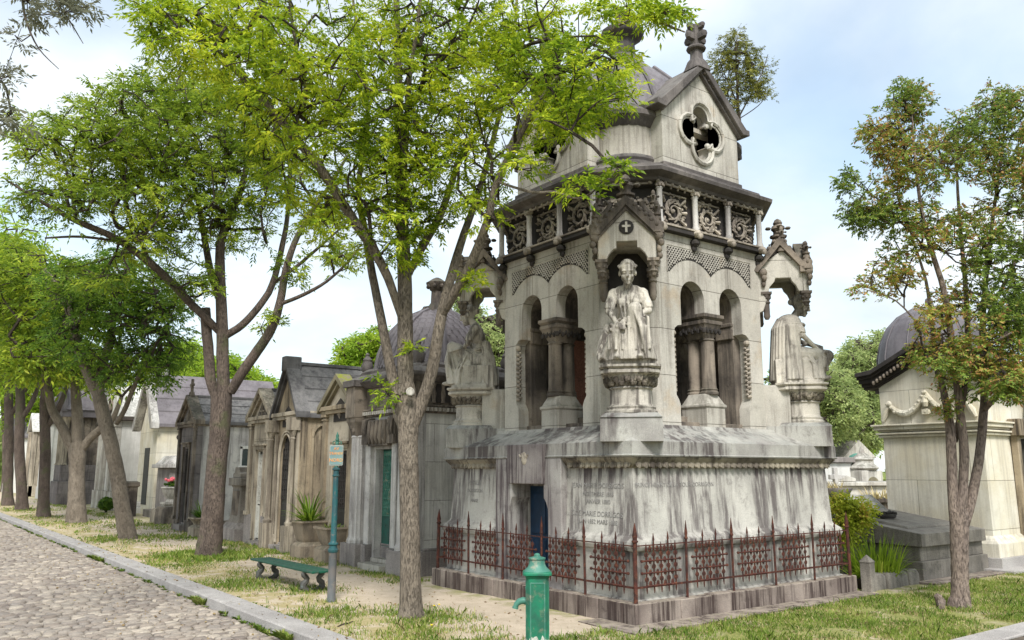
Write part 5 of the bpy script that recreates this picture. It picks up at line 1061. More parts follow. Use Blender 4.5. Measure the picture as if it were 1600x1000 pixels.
def arching(root, n, L0, wd, mat, z0, rad, name='foliage', up=1.0):
    V = []
    for i in range(n):
        a = rnd.uniform(0, 2*PI); L_ = L0*rnd.uniform(.55, 1.1); el = rnd.uniform(.35, 1.3)*up; p = Vector((rad*rnd.uniform(0, 1)*math.cos(a), rad*rnd.uniform(0, 1)*math.sin(a), z0)); d = Vector((math.cos(a)*math.cos(el), math.sin(a)*math.cos(el), math.sin(el))); s_ = Vector((-math.sin(a), math.cos(a), 0)); seg = 5; pts = []
        for k in range(seg+1):
            wk = wd*(1-(k/seg)**2.2)+.0008; pts.append((p-s_*wk, p+s_*wk)); p = p+d*L_/seg; d = (d+Vector((0, 0, -.28*(k+1)/seg*1.2))).normalized()
        for k in range(seg): V.append([pts[k][0], pts[k][1], pts[k+1][1], pts[k+1][0]])
    V = np.array([[tuple(q) for q in f] for f in V]); 
    # weld quads of one blade into strips so that each blade is one island
    nb = n; idx = np.arange(nb*5).reshape(nb, 5); verts = []; faces = []
    for b in range(nb):
        o_ = len(verts); q = V[b*5:(b+1)*5]; verts += [q[0][0], q[0][1]]
        for k in range(5): verts += [q[k][3], q[k][2]]; faces.append((o_+2*k, o_+2*k+1, o_+2*k+3, o_+2*k+2))
    return npmesh(name, np.array(verts), np.array(faces), mat, root)
for i, (x, y, h, gl, lb) in enumerate(((7.55, 17.9, .80, True, 'square stone planter with a spiky green plant left of the sign post'), (7.62, 16.75, .72, False, 'square stone planter with mossy top beside the domed chapel pilaster'), (7.35, 25.3, .55, True, 'low tan planter with a green plant half hidden by the second trunk'))):
    t = thing('stone_planter', lb, 'planter', (x, y, 0), 0, 'stone planters before the chapels')
    mb = MB(); mb.stack([(.30, 0, -.05), (.30, 0, .26), (.26, .0, .30), (.19, .02, .34), (.22, .02, .40), (.30, .02, h-.05), (.33, .02, h-.04), (.33, .02, h), (.27, .02, h), (.27, .02, h-.06)]); mb.build('pot', ('terra', 'terra', 'tanlite')[i], t, bevel=.01)
    mb = MB(); mb.box(-.27, .27, -.27, .27, h-.08, h-.05); mb.build('soil', 'soil', t, smooth=0)
    if i != 1: arching(t, 90, (.85, 0, .6)[i], .022, 'leafC', h-.06, .1, 'plant')
    else: arching(t, 110, .16, .010, 'grassG', h-.06, .25, 'plant')
# ------------------------------------------------------------------ street furniture
# water hydrant fountain
p = Vector((5.475, 6.985, 0)); hy = thing('water_pump', 'green cast iron water fountain post with spout and peeling white paint at its foot', 'water fountain', p, -AZ)
mb = MB(); mb.stack([(.150, .03, -.05), (.150, .03, .05), (.128, .03, .07), (.114, .028, .09), (.114, .028, .80), (.122, .028, .81), (.126, .028, .83), (.148, .03, .835), (.148, .03, .858), (.138, .03, .868)]); body = mb.build('post', 'green', hy, smooth=30, bevel=.004)
mb = MB(); mb.lathe([(.138, .866), (.125, .885), (.098, .91), (.083, .945), (.080, .985), (.090, .99), (.090, 1.002), (.072, 1.008), (.05, 1.012), (.032, 1.02), (.034, 1.03), (.022, 1.045), (.006, 1.05)], seg=20); mb.build('cap', 'greenlt', hy, smooth=50)
mb = MB()
for k in range(4):
    mb.m = Rz(k*PI/2)
    for x in (-.072, .072): mb.box(x-.006, x+.006, -.1195, -.1135, .16, .76)
    mb.box(-.072, .072, -.1195, -.1135, .154, .166); mb.box(-.072, .072, -.1195, -.1135, .754, .766)
mb.build('panel_border', 'greenlt', hy, smooth=0, bevel=.002)
mb = MB(); mb.stack([(.1165, .0295, .09), (.1165, .0295, .205)])
rr = random.Random(3)
for k in range(4):
    mb.m = Rz(k*PI/2); pts = [(-.085, .20)]+[(-.085+.17*i/9, .205+rr.uniform(0, .06)) for i in range(10)]+[(.085, .20)]; mb.prism(pts, -.1168, -.112)
mb.build('bare_patch', 'peel', hy, smooth=0)
mb = MB(); mb.lathe([(.042, 0), (.046, .012), (.03, .02)], seg=12) if False else None
mb.tube([(-.10, 0, .565), (-.115, 0, .565)], [.05, .046], 12); mb.tube([(-.11, 0, .565), (-.145, 0, .575), (-.185, 0, .565), (-.215, 0, .54), (-.228, 0, .505)], [.036, .036, .033, .029, .026], 12); mb.tube([(-.226, 0, .512), (-.230, 0, .495)], [.032, .032], 12); mb.build('spout', 'greenlt', hy, smooth=50)
mb = MB(); mb.lathe([(.02, .0), (.02, .01)], seg=10) if False else None
mb.tube([(-.116, -.02, .70), (-.126, -.02, .70)], [.016, .012], 8); mb.build('button', 'greenlt', hy)

# sign post
sp_ = thing('sign_post', 'thin blue green post with a small enamel sign beside the bench', 'sign post', (5.34, 11.73, 0), -AZ)
mb = MB(); mb.lathe([(.075, -.03), (.07, .03), (.062, .05), (.060, .70), (.066, .71)], seg=14); mb.build('lower_post', 'poleg', sp_, smooth=50)
mb = MB(); mb.lathe([(.066, .70), (.078, .72), (.078, .745), (.06, .76), (.058, .80), (.074, .815), (.074, .83), (.05, .85), (.046, .87), (.040, 1.80), (.055, 1.815), (.055, 1.83), (.042, 1.84), (.042, 1.90), (.06, 1.91), (.06, 1.925), (.03, 1.95)], seg=14); mb.build('post', 'pole', sp_, smooth=40)
mb = MB(); cut = [(-.09, 1.97), (.09, 1.97), (.105, 1.985), (.105, 2.265), (.09, 2.28), (-.09, 2.28), (-.105, 2.265), (-.105, 1.985)]; mb.prism(cut, -.035, -.015); sg_ = mb.build('sign_frame', 'signrim', sp_, bevel=.003)
mb = MB(); mb.prism([(x*.86, 2.125+(z-2.125)*.88) for x, z in cut], -.039, -.036); mb.box(-.088, .088, -.0405, -.0385, 2.115, 2.121); mb.build('sign_face', 'signface', sg_, smooth=0)
for t_, z, s_ in (('AV', 2.205, .062), ('TRANSV', 2.135, .055), ('NORD', 2.03, .07)): text(t_, s_, 'signtext', 'sign_lettering', sg_, Tm(0, -.0415, z) @ Matrix.Rotation(PI/2, 4, 'X'), .0015, .001)
mb = MB(); mb.lathe([(.03, 1.94), (.022, 2.0), (.022, 2.28), (.03, 2.3), (.018, 2.33), (.032, 2.36), (.02, 2.39), (.026, 2.42), (.012, 2.45), (.004, 2.48)], 0, 0, 10)
for sg in (-1, 1): mb.tube([(0, -.005, 2.30), (sg*.035, -.005, 2.34), (sg*.06, -.005, 2.33), (sg*.065, -.005, 2.30), (sg*.05, -.005, 2.295)], .008, 5)
mb.build('finial', 'greenlt', sp_)

# bench
A = Vector((5.50, 15.20, 0)); B = Vector((5.59, 12.62, 0)); d = B-A; ln = d.length
be = thing('park_bench', 'low backless bench with green slat seat and scrolled iron legs beside the path', 'bench', (A+B)/2, math.atan2(d.y, d.x))
for y0, y1 in ((-.19, -.070), (-.060, .060), (.070, .19)):
    mb = MB(); mb.box(-ln/2, ln/2, y0, y1, .300, .335); mb.build('slat', 'bench', be, smooth=0, bevel=.008)
for x in (-ln*.36, ln*.36):
    mb = MB(); mb.box(x-.03, x+.03, -.17, .17, .275, .30)
    for sg in (-1, 1):
        sc = [(sg*.155, .285), (sg*.165, .25), (sg*.13, .225), (sg*.10, .19), (sg*.115, .15), (sg*.16, .11), (sg*.165, .06), (sg*.12, .01), (sg*.04, -.02)]
        P_ = [(x, a, b) for a, b in sc]; mb.tube(P_, [.036, .042, .044, .044, .046, .05, .054, .052, .046], 8); mb.ball((x, sg*.175, .262), (.034, .03, .03), 8, 6)
    mb.box(x-.035, x+.035, -.16, .16, -.04, .03); mb.build('leg', 'benchleg', be, smooth=40)

# pyramid topped marker, planting bed, iris, tomb slab
pm = thing('marker_post', 'small stone post with pyramid top at the right end of the fence', 'post', (12.72, 7.62, 0), .1)
mb = MB(); mb.stack([(.085, .008, -.05), (.085, .008, .44), (.092, .008, .445), (.092, .008, .46), (.005, .001, .56)]); mb.build('post', 'slab', pm, smooth=20)
bd = thing('planting_bed', 'rough low stone border holding the iris plants', 'stone border', (13.45, 7.7, 0))
mb = MB(); x = -.62
while x < .62:
    w_ = rnd.uniform(.26, .42); mb.stack([(w_/2-.01, .02, -.06), (w_/2-.015, .03, .17+rnd.uniform(-.02, .03)), (w_/2-.04, .04, .22+rnd.uniform(-.02, .03))], x+w_/2, rnd.uniform(-.03, .03), hy=.11-w_/2+.02); x += w_
mb.build('border_stones', 'slab', bd, bevel=.02)
mb = MB(); mb.box(-.62, .95, .1, 1.6, -.05, .14); mb.build('soil', 'soil', bd, smooth=0)
ir = thing('iris_clump', 'clump of long arching green iris leaves behind the rough stone border', 'plant', (13.55, 7.95, .12))
V_ = arching(ir, 420, .74, .019, 'iris', 0, .60, 'foliage', 1.1); V_.scale = (1, .6, 1)
for i, (x, y, s_, lb) in enumerate(((13.0, 8.9, 1., 'yellow green leafy bush behind the right end of the rusty fence'),)):
    pass
ts = thing('tomb_slab', 'dark stepped stone tomb with a slanting slab beside the cream mausoleum', 'tomb', (14.6, 7.7, 0))
mb = MB(); mb.box(0, 2.45, 0, 1.9, -.05, .32); mb.box(.06, 2.4, .06, 1.85, .321, .57); mb.build('base', 'slab', ts, smooth=0, bevel=.012)
mb = MB(); mb.rings([[(-.02, -.03, .575), (2.38, -.03, .575), (2.38, 1.9, .60), (-.02, 1.9, .60)], [(-.02, -.03, .80), (2.38, -.03, .80), (2.38, 1.9, 1.08), (-.02, 1.9, 1.08)]]); mb.rings([[(.25, .35, .855), (2.2, .35, .855), (2.2, 1.8, 1.06), (.25, 1.8, 1.06)], [(.28, .38, .90), (2.17, .38, .90), (2.17, 1.77, 1.11), (.28, 1.77, 1.11)]]); mb.build('slab', 'slab', ts, smooth=0, bevel=.012)
mb = MB(); mb.box(-.35, 2.9, -.38, -.05, -.05, .03); mb.build('kerbstone', 'plinth', ts, bevel=.01)
wr = thing('bronze_wreath', 'dark bronze wreath lying on the slanting tomb slab', 'wreath', (15.35, 8.75, 1.0))
mb = MB(); mb.tube([(.20*math.cos(a), .15*math.sin(a), .045) for a in [2*PI*i/16 for i in range(17)]], .045, 7)
for i in range(26): a = 2*PI*i/26; mb.ball((.20*math.cos(a)+rnd.uniform(-.03, .03), .15*math.sin(a)+rnd.uniform(-.03, .03), .07+rnd.uniform(0, .05)), (.04, .04, .025), 5, 3)
mb.tube([(-.28, -.02, .03), (.30, .03, .05)], .03, 6); mb.build('wreath', 'black', wr)

# ------------------------------------------------------------------ right hand mausoleum.  front gable looks to -X
ma = thing('cream_mausoleum', 'large cream mausoleum with black cornice, garlands and grey dome behind the right tree', 'mausoleum', (17.3, 8.73, 0))
X0, X1, YH = 0., 4.2, 1.06
mb = MB(); mb.rings([[(a-o_, -YH-o_, z), (X1, -YH-o_, z), (X1, YH+o_, z), (a-o_, YH+o_, z)] for a, o_, z in ((0, 0, .60), (.0, -.02, 2.62))]); mb.box(.0, X1, -YH+.02, YH-.02, 2.6, 3.75); mb.prism([(-YH+.02, 3.749), (YH-.02, 3.749), (0, 4.38)], .0, 2.9, 'x'); mb.build('wall', 'cream', ma, smooth=0, bevel=.006)
mb = MB(); mb.rings([[(a, -YH+a+0, z), (X1, -YH+a, z), (X1, YH-a, z), (a, YH-a, z)] for a, z in ((-.14, .24), (-.14, .50), (-.10, .56), (-.01, .64))]); mb.build('wall_base', 'cream', ma, smooth=0, bevel=.01)
mb = MB(); mb.box(-.20, X1+.1, -YH-.20, YH+.2, -.05, .245); mb.box(-.45, X1, -YH-.5, YH+.2, -.05, .06); mb.build('plinth', 'kerb', ma, smooth=0, bevel=.01)
mb = MB()
for a, z0, z1 in ((.05, 2.60, 2.66), (.09, 2.66, 2.70), (.05, 2.72, 2.76), (.12, 2.76, 2.84), (.16, 2.84, 2.88)): mb.box(-a, 1.1, -YH-a, YH+a, z0, z1)
mb.build('string_course', 'cream', ma, smooth=0, bevel=.012)
sl = (4.45-3.72)/1.42
mb = MB()
for sg in (-1, 1):
    for off, z_, t_, xo in ((0, 0, .09, -.30), (.0, -.09, .06, -.24), (-.02, -.15, .09, -.18), (-.03, -.24, .07, -.10), (-.05, -.31, .05, -.05)):
        ye = 1.30+off; yb = 1.42+off
        mb.prism([(0, 4.57+z_+.02), (sg*ye*.80, 4.06+z_+.02), (sg*yb, 4.03+z_+.0), (sg*yb, 4.03+z_-t_), (sg*ye*.82, 4.06+z_-t_), (0, 4.57+z_-t_-.01)], xo, 1.2, 'x')
mb.build('cornice', 'black', ma, smooth=0, bevel=.012)
mb = MB()
for sg in (-1, 1):
    for i in range(12): t = (i+.5)/12; mb.ball((-.20, sg*(.08+1.0*t), 4.32-.58*t*.95), (.05, .035, .05), 6, 4)
mb.build('egg_moulding', 'dirty_shade', ma)
mb = MB(); mb.prism([(-1.25, 3.7), (1.25, 3.7), (0, 4.50)], .3, 3.0, 'x'); mb.box(.3, X1+.1, -1.3, 1.3, 3.6, 3.80); mb.build('roof', 'lead', ma, smooth=0)
mb = MB()     # garland
def sag(y0, z0, y1, z1, s_, n=12): return [(-.05, y0+(y1-y0)*t, z0+(z1-z0)*t-s_*4*t*(1-t)) for t in [i/n for i in range(n+1)]]
for a in ((.80, 3.30, .0, 3.52, .30), (-.80, 3.30, .0, 3.52, .30)):
    P_ = sag(*a); mb.tube(P_, [.045+.03*math.sin(PI*i/12) for i in range(13)], 8)
    for p_ in P_: mb.ball((p_[0]-.04, p_[1]+rnd.uniform(-.03, .03), p_[2]+rnd.uniform(-.03, .03)), (.035, .045, .04), 6, 4)
for sg in (-1, 1):
    mb.tube([(-.05, sg*.82, 3.28), (-.05, sg*.92, 3.10), (-.05, sg*.98, 2.96)], [.04, .07, .04], 8); mb.ball((-.07, sg*.80, 3.32), (.05, .07, .07), 8, 6)
mb.tube([(-.05, 0, 3.46), (-.08, 0, 3.30), (-.08, 0, 3.22)], [.04, .08, .05], 8); mb.box(-.12, -.02, -.07, .07, 3.06, 3.16); mb.ball((-.07, 0, 3.11), (.06, .10, .07), 8, 5); mb.build('garland', 'cream', ma)
mb = MB(); mb.lathe([(1.22, 3.7), (1.22, 4.25), (1.20, 4.5), (1.12, 4.85), (.95, 5.2), (.70, 5.46), (.40, 5.62), (.1, 5.68), (.08, 5.85), (.02, 5.9)], 1.75, .62, 28); mb.build('dome', 'lead', ma, smooth=60)
mb = MB()
for i in range(12): a = 2*PI*i/12; mb.tube([(1.75+(r+.005)*math.cos(a), .62+(r+.005)*math.sin(a), z) for r, z in ((1.22, 4.2), (1.20, 4.5), (1.12, 4.85), (.95, 5.2), (.70, 5.46), (.40, 5.62))], .018, 5)
mb.build('dome_seams', 'lead', ma)
# porch side with door, frame and column on the -Y face
mb = MB(); mb.box(1.35, 2.05, -YH-.012, -YH+.01, .3, 2.55); mb.build('door', 'door', ma, smooth=0)
mb = MB(); mb.box(1.18, 1.34, -YH-.14, -YH, .25, 2.7); mb.box(2.0, 2.14, -YH-.20, -YH, .25, 2.6); mb.box(1.1, 4.1, -YH-.24, -YH, 2.6, 2.95); mb.box(2.15, 4.1, -YH-.32, -YH, .25, .75); mb.tube([(2.75+.85*math.cos(a), -YH-.1, 2.95+.75*math.sin(a)) for a in [PI*i/12 for i in range(13)]], .07, 6); mb.build('door_frame', 'tan', ma, smooth=30, bevel=.015)
for x in (2.45, 3.6): mb = MB(); mb.lathe([(.20, .75), (.20, .82), (.16, .86), (.15, 2.25), (.17, 2.28), (.15, 2.3), (.20, 2.5), (.22, 2.6)], x, -YH-.2, 18); mb.build('column', 'redgran', ma, smooth=40)
mb = MB(); mb.box(2.0, 2.9, -YH-.30, -YH, 2.3, 2.6)
for i in range(8): mb.ball((2.05+.1*i, -YH-.3, 2.42+.05*(i % 2)), (.06, .05, .07), 6, 4)
mb.build('capital_frieze', 'black', ma)

# ------------------------------------------------------------------ far graves seen between the monument and the mausoleum
def far_tomb(name, label, px, py, D, build, rz=None, cat='tomb'):
    p = vp(px, py, D); p.z = 0; t = thing(name, label, cat, p, -AZ+R(24) if rz is None else rz); build(t, lambda z_: None); return t
def zrow(px, py, D): return vp(px, py, D).z
def pxw(n, D): return n*D/F*1.05
def T1(t, _):
    D = 40; w_ = pxw(30, D); mb = MB(); mb.box(-w_, w_, 0, 2.5, 0, 2.5); mb.prism([(-w_*1.1, 2.5), (w_*1.1, 2.5), (0, 3.35)], -.1, 2.6); mb.build('wall', 'grave', t, bevel=.03); mb = MB(); mb.box(-w_*1.2, w_*1.2, -.2, 2.6, 0, .8); mb.build('base', 'granite', t, bevel=.03); mb = MB(); mb.box(-.3, .3, -.04, .05, .9, 2.2); mb.build('door', 'granite', t, smooth=0)
far_tomb('house_tomb', 'pale house shaped tomb with low gable farthest away between monument and mausoleum', 1343, 730, 40, T1)
def T2(t, _): mb = MB(); mb.prism([(-.42, 0), (.42, 0), (.42, 2.3), (.3, 2.55), (0, 2.65), (-.3, 2.55), (-.42, 2.3)], 0, .2); mb.build('slab', 'verd', t, bevel=.02); mb = MB(); mb.box(-.5, .5, -.15, .4, 0, .5); mb.build('base', 'granite', t, bevel=.02)
far_tomb('green_stele', 'green bronze stele in front of the far house shaped tomb', 1342, 735, 37, T2, cat='stele')
def T3(t, _):
    mb = MB(); mb.box(-1.6, 2.6, 0, 1.3, .0, 1.35); mb.box(-1.75, 2.75, -.15, 1.45, 1.35, 1.5); mb.prism([(-1.2, 1.5), (-.4, 1.5), (-.4, 1.62), (-.8, 1.72), (-1.2, 1.62)], -.05, .2); mb.build('chest', 'grave', t, bevel=.03); mb = MB(); mb.box(-2.0, 3.0, -.5, 1.7, 0, .5); mb.build('base', 'granite', t, bevel=.03)
far_tomb('family_tomb', 'wide streaked pale tomb chest in the middle of the far graves', 1350, 760, 30, T3)
def T4(t, _): mb = MB(); mb.box(-.55, .55, 0, .9, 0, 1.9); mb.lathe([(.5, 1.9), (.62, 2.0), (.35, 2.25), (.45, 2.35), (.12, 2.6), (.05, 2.85)], 0, .45, 10); mb.build('pillar', 'grave', t, bevel=.03); mb = MB(); mb.prism([(.3*math.cos(a), 1.35+.3*math.sin(a)) for a in [PI*i/8 for i in range(9)]], -.03, .02); mb.build('plaque', 'mossy', t, smooth=0)
far_tomb('pillar_tomb', 'pale pillar tomb with bulbous top just left of the cream mausoleum wall', 1364, 748, 33, T4)
def T5(t, _): mb = MB(); mb.box(-.9, .9, 0, 1.4, 0, 2.2); mb.build('wall', 'white', t, bevel=.03); mb = MB(); mb.box(-1.05, 1.05, -.15, 1.5, 2.2, 2.42); mb.build('roof', 'granite', t, bevel=.03)
far_tomb('flat_tomb', 'white flat roofed tomb just right of the monument cornice', 1306, 740, 33, T5)
def T6(t, _): mb = MB(); mb.lathe([(.28, 0), (.3, .7), (.2, .8), (.16, .95), (.34, 1.1), (.48, 1.3), (.5, 1.36), (.4, 1.36)], 0, 0, 14); mb.build('urn', 'granite', t); arching(t, 90, .35, .015, 'straw', 1.3, .3, 'plant')
far_tomb('stone_urn', 'round grey stone urn with dry plants beyond the fence end', 1305, 755, 26, T6, cat='urn')
def T7(t, _): mb = MB(); mb.box(-.9, .9, 0, 1.6, 0, .95); mb.box(-1., 1., -.1, 1.7, .95, 1.1); mb.build('chest', 'dirty_shade', t, bevel=.03); arching(t, 140, .4, .015, 'straw', 1.08, .7, 'plant')
far_tomb('overgrown_tomb', 'dark stained tomb topped with dry orange grass left of the cream mausoleum', 1378, 775, 25, T7)
def T8(t, _): mb = MB(); mb.rings([[(-.5, 0, .9), (.5, 0, .9), (.5, .1, .9), (-.5, .1, .9)], [(-.5, .6, 1.35), (.5, .6, 1.35), (.5, .7, 1.35), (-.5, .7, 1.35)]]); mb.build('book', 'white', t, bevel=.01); mb = MB(); mb.box(-.9, .8, .1, 1.4, 0, .9); mb.build('base', 'granite', t, bevel=.03)
far_tomb('white_plaque_tomb', 'low tomb with a tilted white marble plaque beside the cream mausoleum', 1372, 800, 18.5, T8)
def T9(t, _): mb = MB(); mb.prism([(-.35, 0), (.4, 0), (.25, 1.25), (-.1, 1.3)], 0, .35); mb.build('slab', 'tanlite', t, bevel=.03)
far_tomb('leaning_headstone', 'leaning cream headstone behind the yellow green bush', 1352, 800, 21, T9, cat='headstone')
def T10(t, _): mb = MB(); mb.box(-1.4, 1.6, 0, 1.2, 0, .72); mb.box(-1.5, 1.7, -.1, 1.3, .72, .82); mb.build('chest', 'granite', t, bevel=.02)
far_tomb('grey_tomb_chest', 'low plain grey tomb chest behind the dark slanting slab', 1365, 815, 16.5, T10)

def cross_stone(name, label, px, py, D, h, mat):
    def B(t, _):
        mb = MB(); mb.box(-.5, .5, 0, .9, 0, h*.45); mb.box(-.32, .32, .3, .6, h*.45, h*.62); mb.build('base', 'granite', t, bevel=.02)
        mb = MB(); mb.prism([(-.08, h*.62), (.08, h*.62), (.08, h*.80), (.26, h*.80), (.26, h*.88), (.08, h*.88), (.08, h), (-.08, h), (-.08, h*.88), (-.26, h*.88), (-.26, h*.80), (-.08, h*.80)], .38, .52); mb.build('cross', mat, t, bevel=.02)
    far_tomb(name, label, px, py, D, B, cat='grave cross')
cross_stone('grave_cross', 'pale stone cross on a stepped base, highest of the far graves', 1358, 745, 43, 3.9, 'grave')
cross_stone('grave_cross', 'small grey stone cross left of the wide streaked tomb chest', 1322, 760, 28, 2.0, 'greylt')

fs = thing('fallen_stick', 'thin dead stick lying in the grass left of the nearest trunk', 'stick', G(540, 977), .5)
mb = MB(); mb.tube([(-.16, 0, .012), (-.05, .012, .02), (.06, -.006, .018), (.17, .01, .02)], [.006, .009, .008, .005], 6); mb.tube([(.02, 0, .018), (.07, .05, .03)], [.005, .003], 5); mb.build('wood', 'twig', fs)
# ------------------------------------------------------------------ trees
def wob(pts, n=4, amp=.02):            # resample a limb with Catmull-Rom and a little wobble
    P = [np.array(p[:3]) for p in pts]; Rr = [p[3] for p in pts]; out = []; rad = []
    for i in range(len(P)-1):
        p0 = P[max(i-1, 0)]; p1, p2 = P[i], P[i+1]; p3 = P[min(i+2, len(P)-1)]
        for k in range(n):
            t = k/n; q = .5*((2*p1)+(-p0+p2)*t+(2*p0-5*p1+4*p2-p3)*t*t+(-p0+3*p1-3*p2+p3)*t**3)
            out.append(q+(nr.normal(0, amp*Rr[i], 3) if (i or k) else 0)); rad.append(Rr[i]+(Rr[i+1]-Rr[i])*t)
    out.append(P[-1]); rad.append(Rr[-1]); return out, rad
def leaves(pos, dirs, L, nl, wid, droop=.25, jit=.35):
    n = len(pos); d = dirs/np.linalg.norm(dirs, axis=1)[:, None]; up = np.tile([0, 0, 1.], (n, 1))+nr.normal(0, .35, (n, 3))
    s = np.cross(d, up); s /= np.linalg.norm(s, axis=1)[:, None]+1e-9; u = np.cross(s, d); L = L*nr.uniform(.65, 1.2, n); V = []
    for j in range(nl):
        if j == nl-1: t, sg = 1.0, 0
        else: t = .25+.7*(j//2)/max((nl-1)//2, 1); sg = 1 if j % 2 else -1
        b = pos+d*(L*t)[:, None]-up*0; b = b-np.array([0, 0, 1.])*(droop*L*t*t)[:, None]
        ld = s*sg*nr.uniform(.7, 1.1, n)[:, None]+d*(.75 if sg else 1.)+np.array([0, 0, -1.])*nr.uniform(0, .6, n)[:, None]+nr.normal(0, jit*.35, (n, 3)); ld /= np.linalg.norm(ld, axis=1)[:, None]
        ll = (L*.42*nr.uniform(.8, 1.15, n))[:, None]; w_ = np.cross(ld, u+nr.normal(0, .5, (n, 3))); w_ /= np.linalg.norm(w_, axis=1)[:, None]+1e-9
        V.append(np.stack([b, b+ld*ll*.42+w_*ll*wid, b+ld*ll-np.array([0, 0, 1])*ll*.12, b+ld*ll*.42-w_*ll*wid], 1))
    return np.concatenate(V)
def tree(name, label, base, limbs, clusters, ntar, nleaf, L, nl, barkm, leafm, group=None, cat='tree', wid=.17, tipr=.006, step=.22, expo=.45, droop=.25, seg=8, shell=.0, knots=(), leafw=6, crown_name='crown', twigm='twig', reach=9., upb=.35):
    root = thing(name, label, cat, base, 0, group); b0 = np.array(base)
    mb = MB(); nodes = []; par = []; lrad = []; ndir = []
    for lim in limbs:
        P, rd = wob(lim); mb.tube([p-b0 for p in P], rd, seg if rd[0] > .04 else 6)
        o = len(nodes)
        for i, p in enumerate(P):
            nodes.append(p); par.append(o+i-1 if i else -1); lrad.append(rd[i]); dd = P[min(i+1, len(P)-1)]-P[max(i-1, 0)]; ndir.append(dd/(np.linalg.norm(dd)+1e-9))
    for kp, kr in knots: mb.ball(np.array(kp)-b0, kr, 8, 6)
    trunk = mb.build('trunk', barkm, root, smooth=60)
    nl0 = len(nodes); lo_z = min(p[2] for p in nodes)
    tr0 = limbs[0][-1][2]
    # targets
    W = np.array([c[6] if len(c) > 6 else c[3]*c[4] for c in clusters], float); W /= W.sum(); T = []
    for ci in nr.choice(len(clusters), ntar, p=W):
        c = clusters[ci]; v = nr.normal(0, 1, 3); v /= np.linalg.norm(v); r = nr.uniform(shell, 1)**(1/2.2)
        T.append(np.array(vp(c[0]+v[0]*r*c[3], c[1]+v[1]*r*c[4], max(c[2]+v[2]*r*c[5], 3.))))
    T = np.array(T); lim_a = np.array(nodes); ok_l = np.array([p[2] > tr0-.3 for p in nodes])
    d0 = np.array([np.min(np.linalg.norm(lim_a[ok_l]-t, axis=1)) for t in T]); T = T[np.argsort(d0)]
    cap = nl0+ntar*14; NN = np.zeros((cap, 3)); ND = np.zeros((cap, 3)); NN[:nl0] = lim_a; ND[:nl0] = np.array(ndir); pa = np.full(cap, -1); pa[:nl0] = par; use = np.zeros(cap, bool); use[:nl0] = ok_l; cnt = nl0; chains = []
    for t in T:
        dv = t-NN[:cnt]; dist = np.linalg.norm(dv, axis=1); align = (dv*ND[:cnt]).sum(1)/(dist+1e-6)
        cost = dist*(1.25-.45*align)+np.where(use[:cnt], 0, 1e6); cost[:nl0] += .12; k = int(np.argmin(cost)); D_ = dist[k]
        if D_ > reach or D_ < .04: continue
        n = int(max(1, min(12, round(D_/step)))); p0 = NN[k]; dr = ND[k]*.5+np.array([0, 0, upb]); c1 = p0+dr*D_*.38; ch_ = [k]
        prev = p0
        for i in range(1, n+1):
            s_ = i/n; q = (1-s_)**2*p0+2*s_*(1-s_)*c1+s_*s_*t+nr.normal(0, .02*D_**.5, 3)*(i < n); NN[cnt] = q; dd = q-prev; ND[cnt] = dd/(np.linalg.norm(dd)+1e-9); pa[cnt] = ch_[-1]; use[cnt] = True; ch_.append(cnt); cnt += 1; prev = q
        chains.append(ch_)
    w_ = np.zeros(cnt)
    for ch_ in chains: w_[ch_[-1]] += 1
    for i in range(cnt-1, nl0-1, -1): w_[pa[i]] += w_[i] if pa[i] >= 0 else 0
    rad = tipr*np.maximum(w_, 1)**expo
    mb = MB()
    for ch_ in chains:
        P = [NN[i]-b0 for i in ch_]; rr = [min(rad[i], .8*(lrad[ch_[0]] if ch_[0] < nl0 else 9)) for i in ch_]; rr[0] = min(rr[0], rr[1]*1.25) if len(rr) > 1 else rr[0]
        mb.tube(P, rr, 5 if max(rr) > .015 else 4)
    mb.build('branches', twigm, root, smooth=60)
    cand = np.array([i for ch_ in chains for i in ch_[1:] if w_[i] <= leafw]); 
    m = np.repeat(cand, nleaf); tips = np.array([ch_[-1] for ch_ in chains]); m = np.concatenate([m, np.repeat(tips, nleaf)])
    pos = NN[m]-b0+nr.normal(0, .03, (len(m), 3)); dirs = ND[m]*.6+nr.normal(0, .75, (len(m), 3)); dirs[:, 2] = dirs[:, 2]*.55+.1
    V = leaves(pos, dirs, L, nl, wid, droop); n = len(V)
    npmesh(crown_name, V.reshape(-1, 3), np.arange(n*4).reshape(-1, 4), leafm, root)
    return root
def PL(D, *pts):       # limb from (px, py, dD, radius)
    return [(*vp(px, py, D+dd), r) for px, py, dd, r in pts]

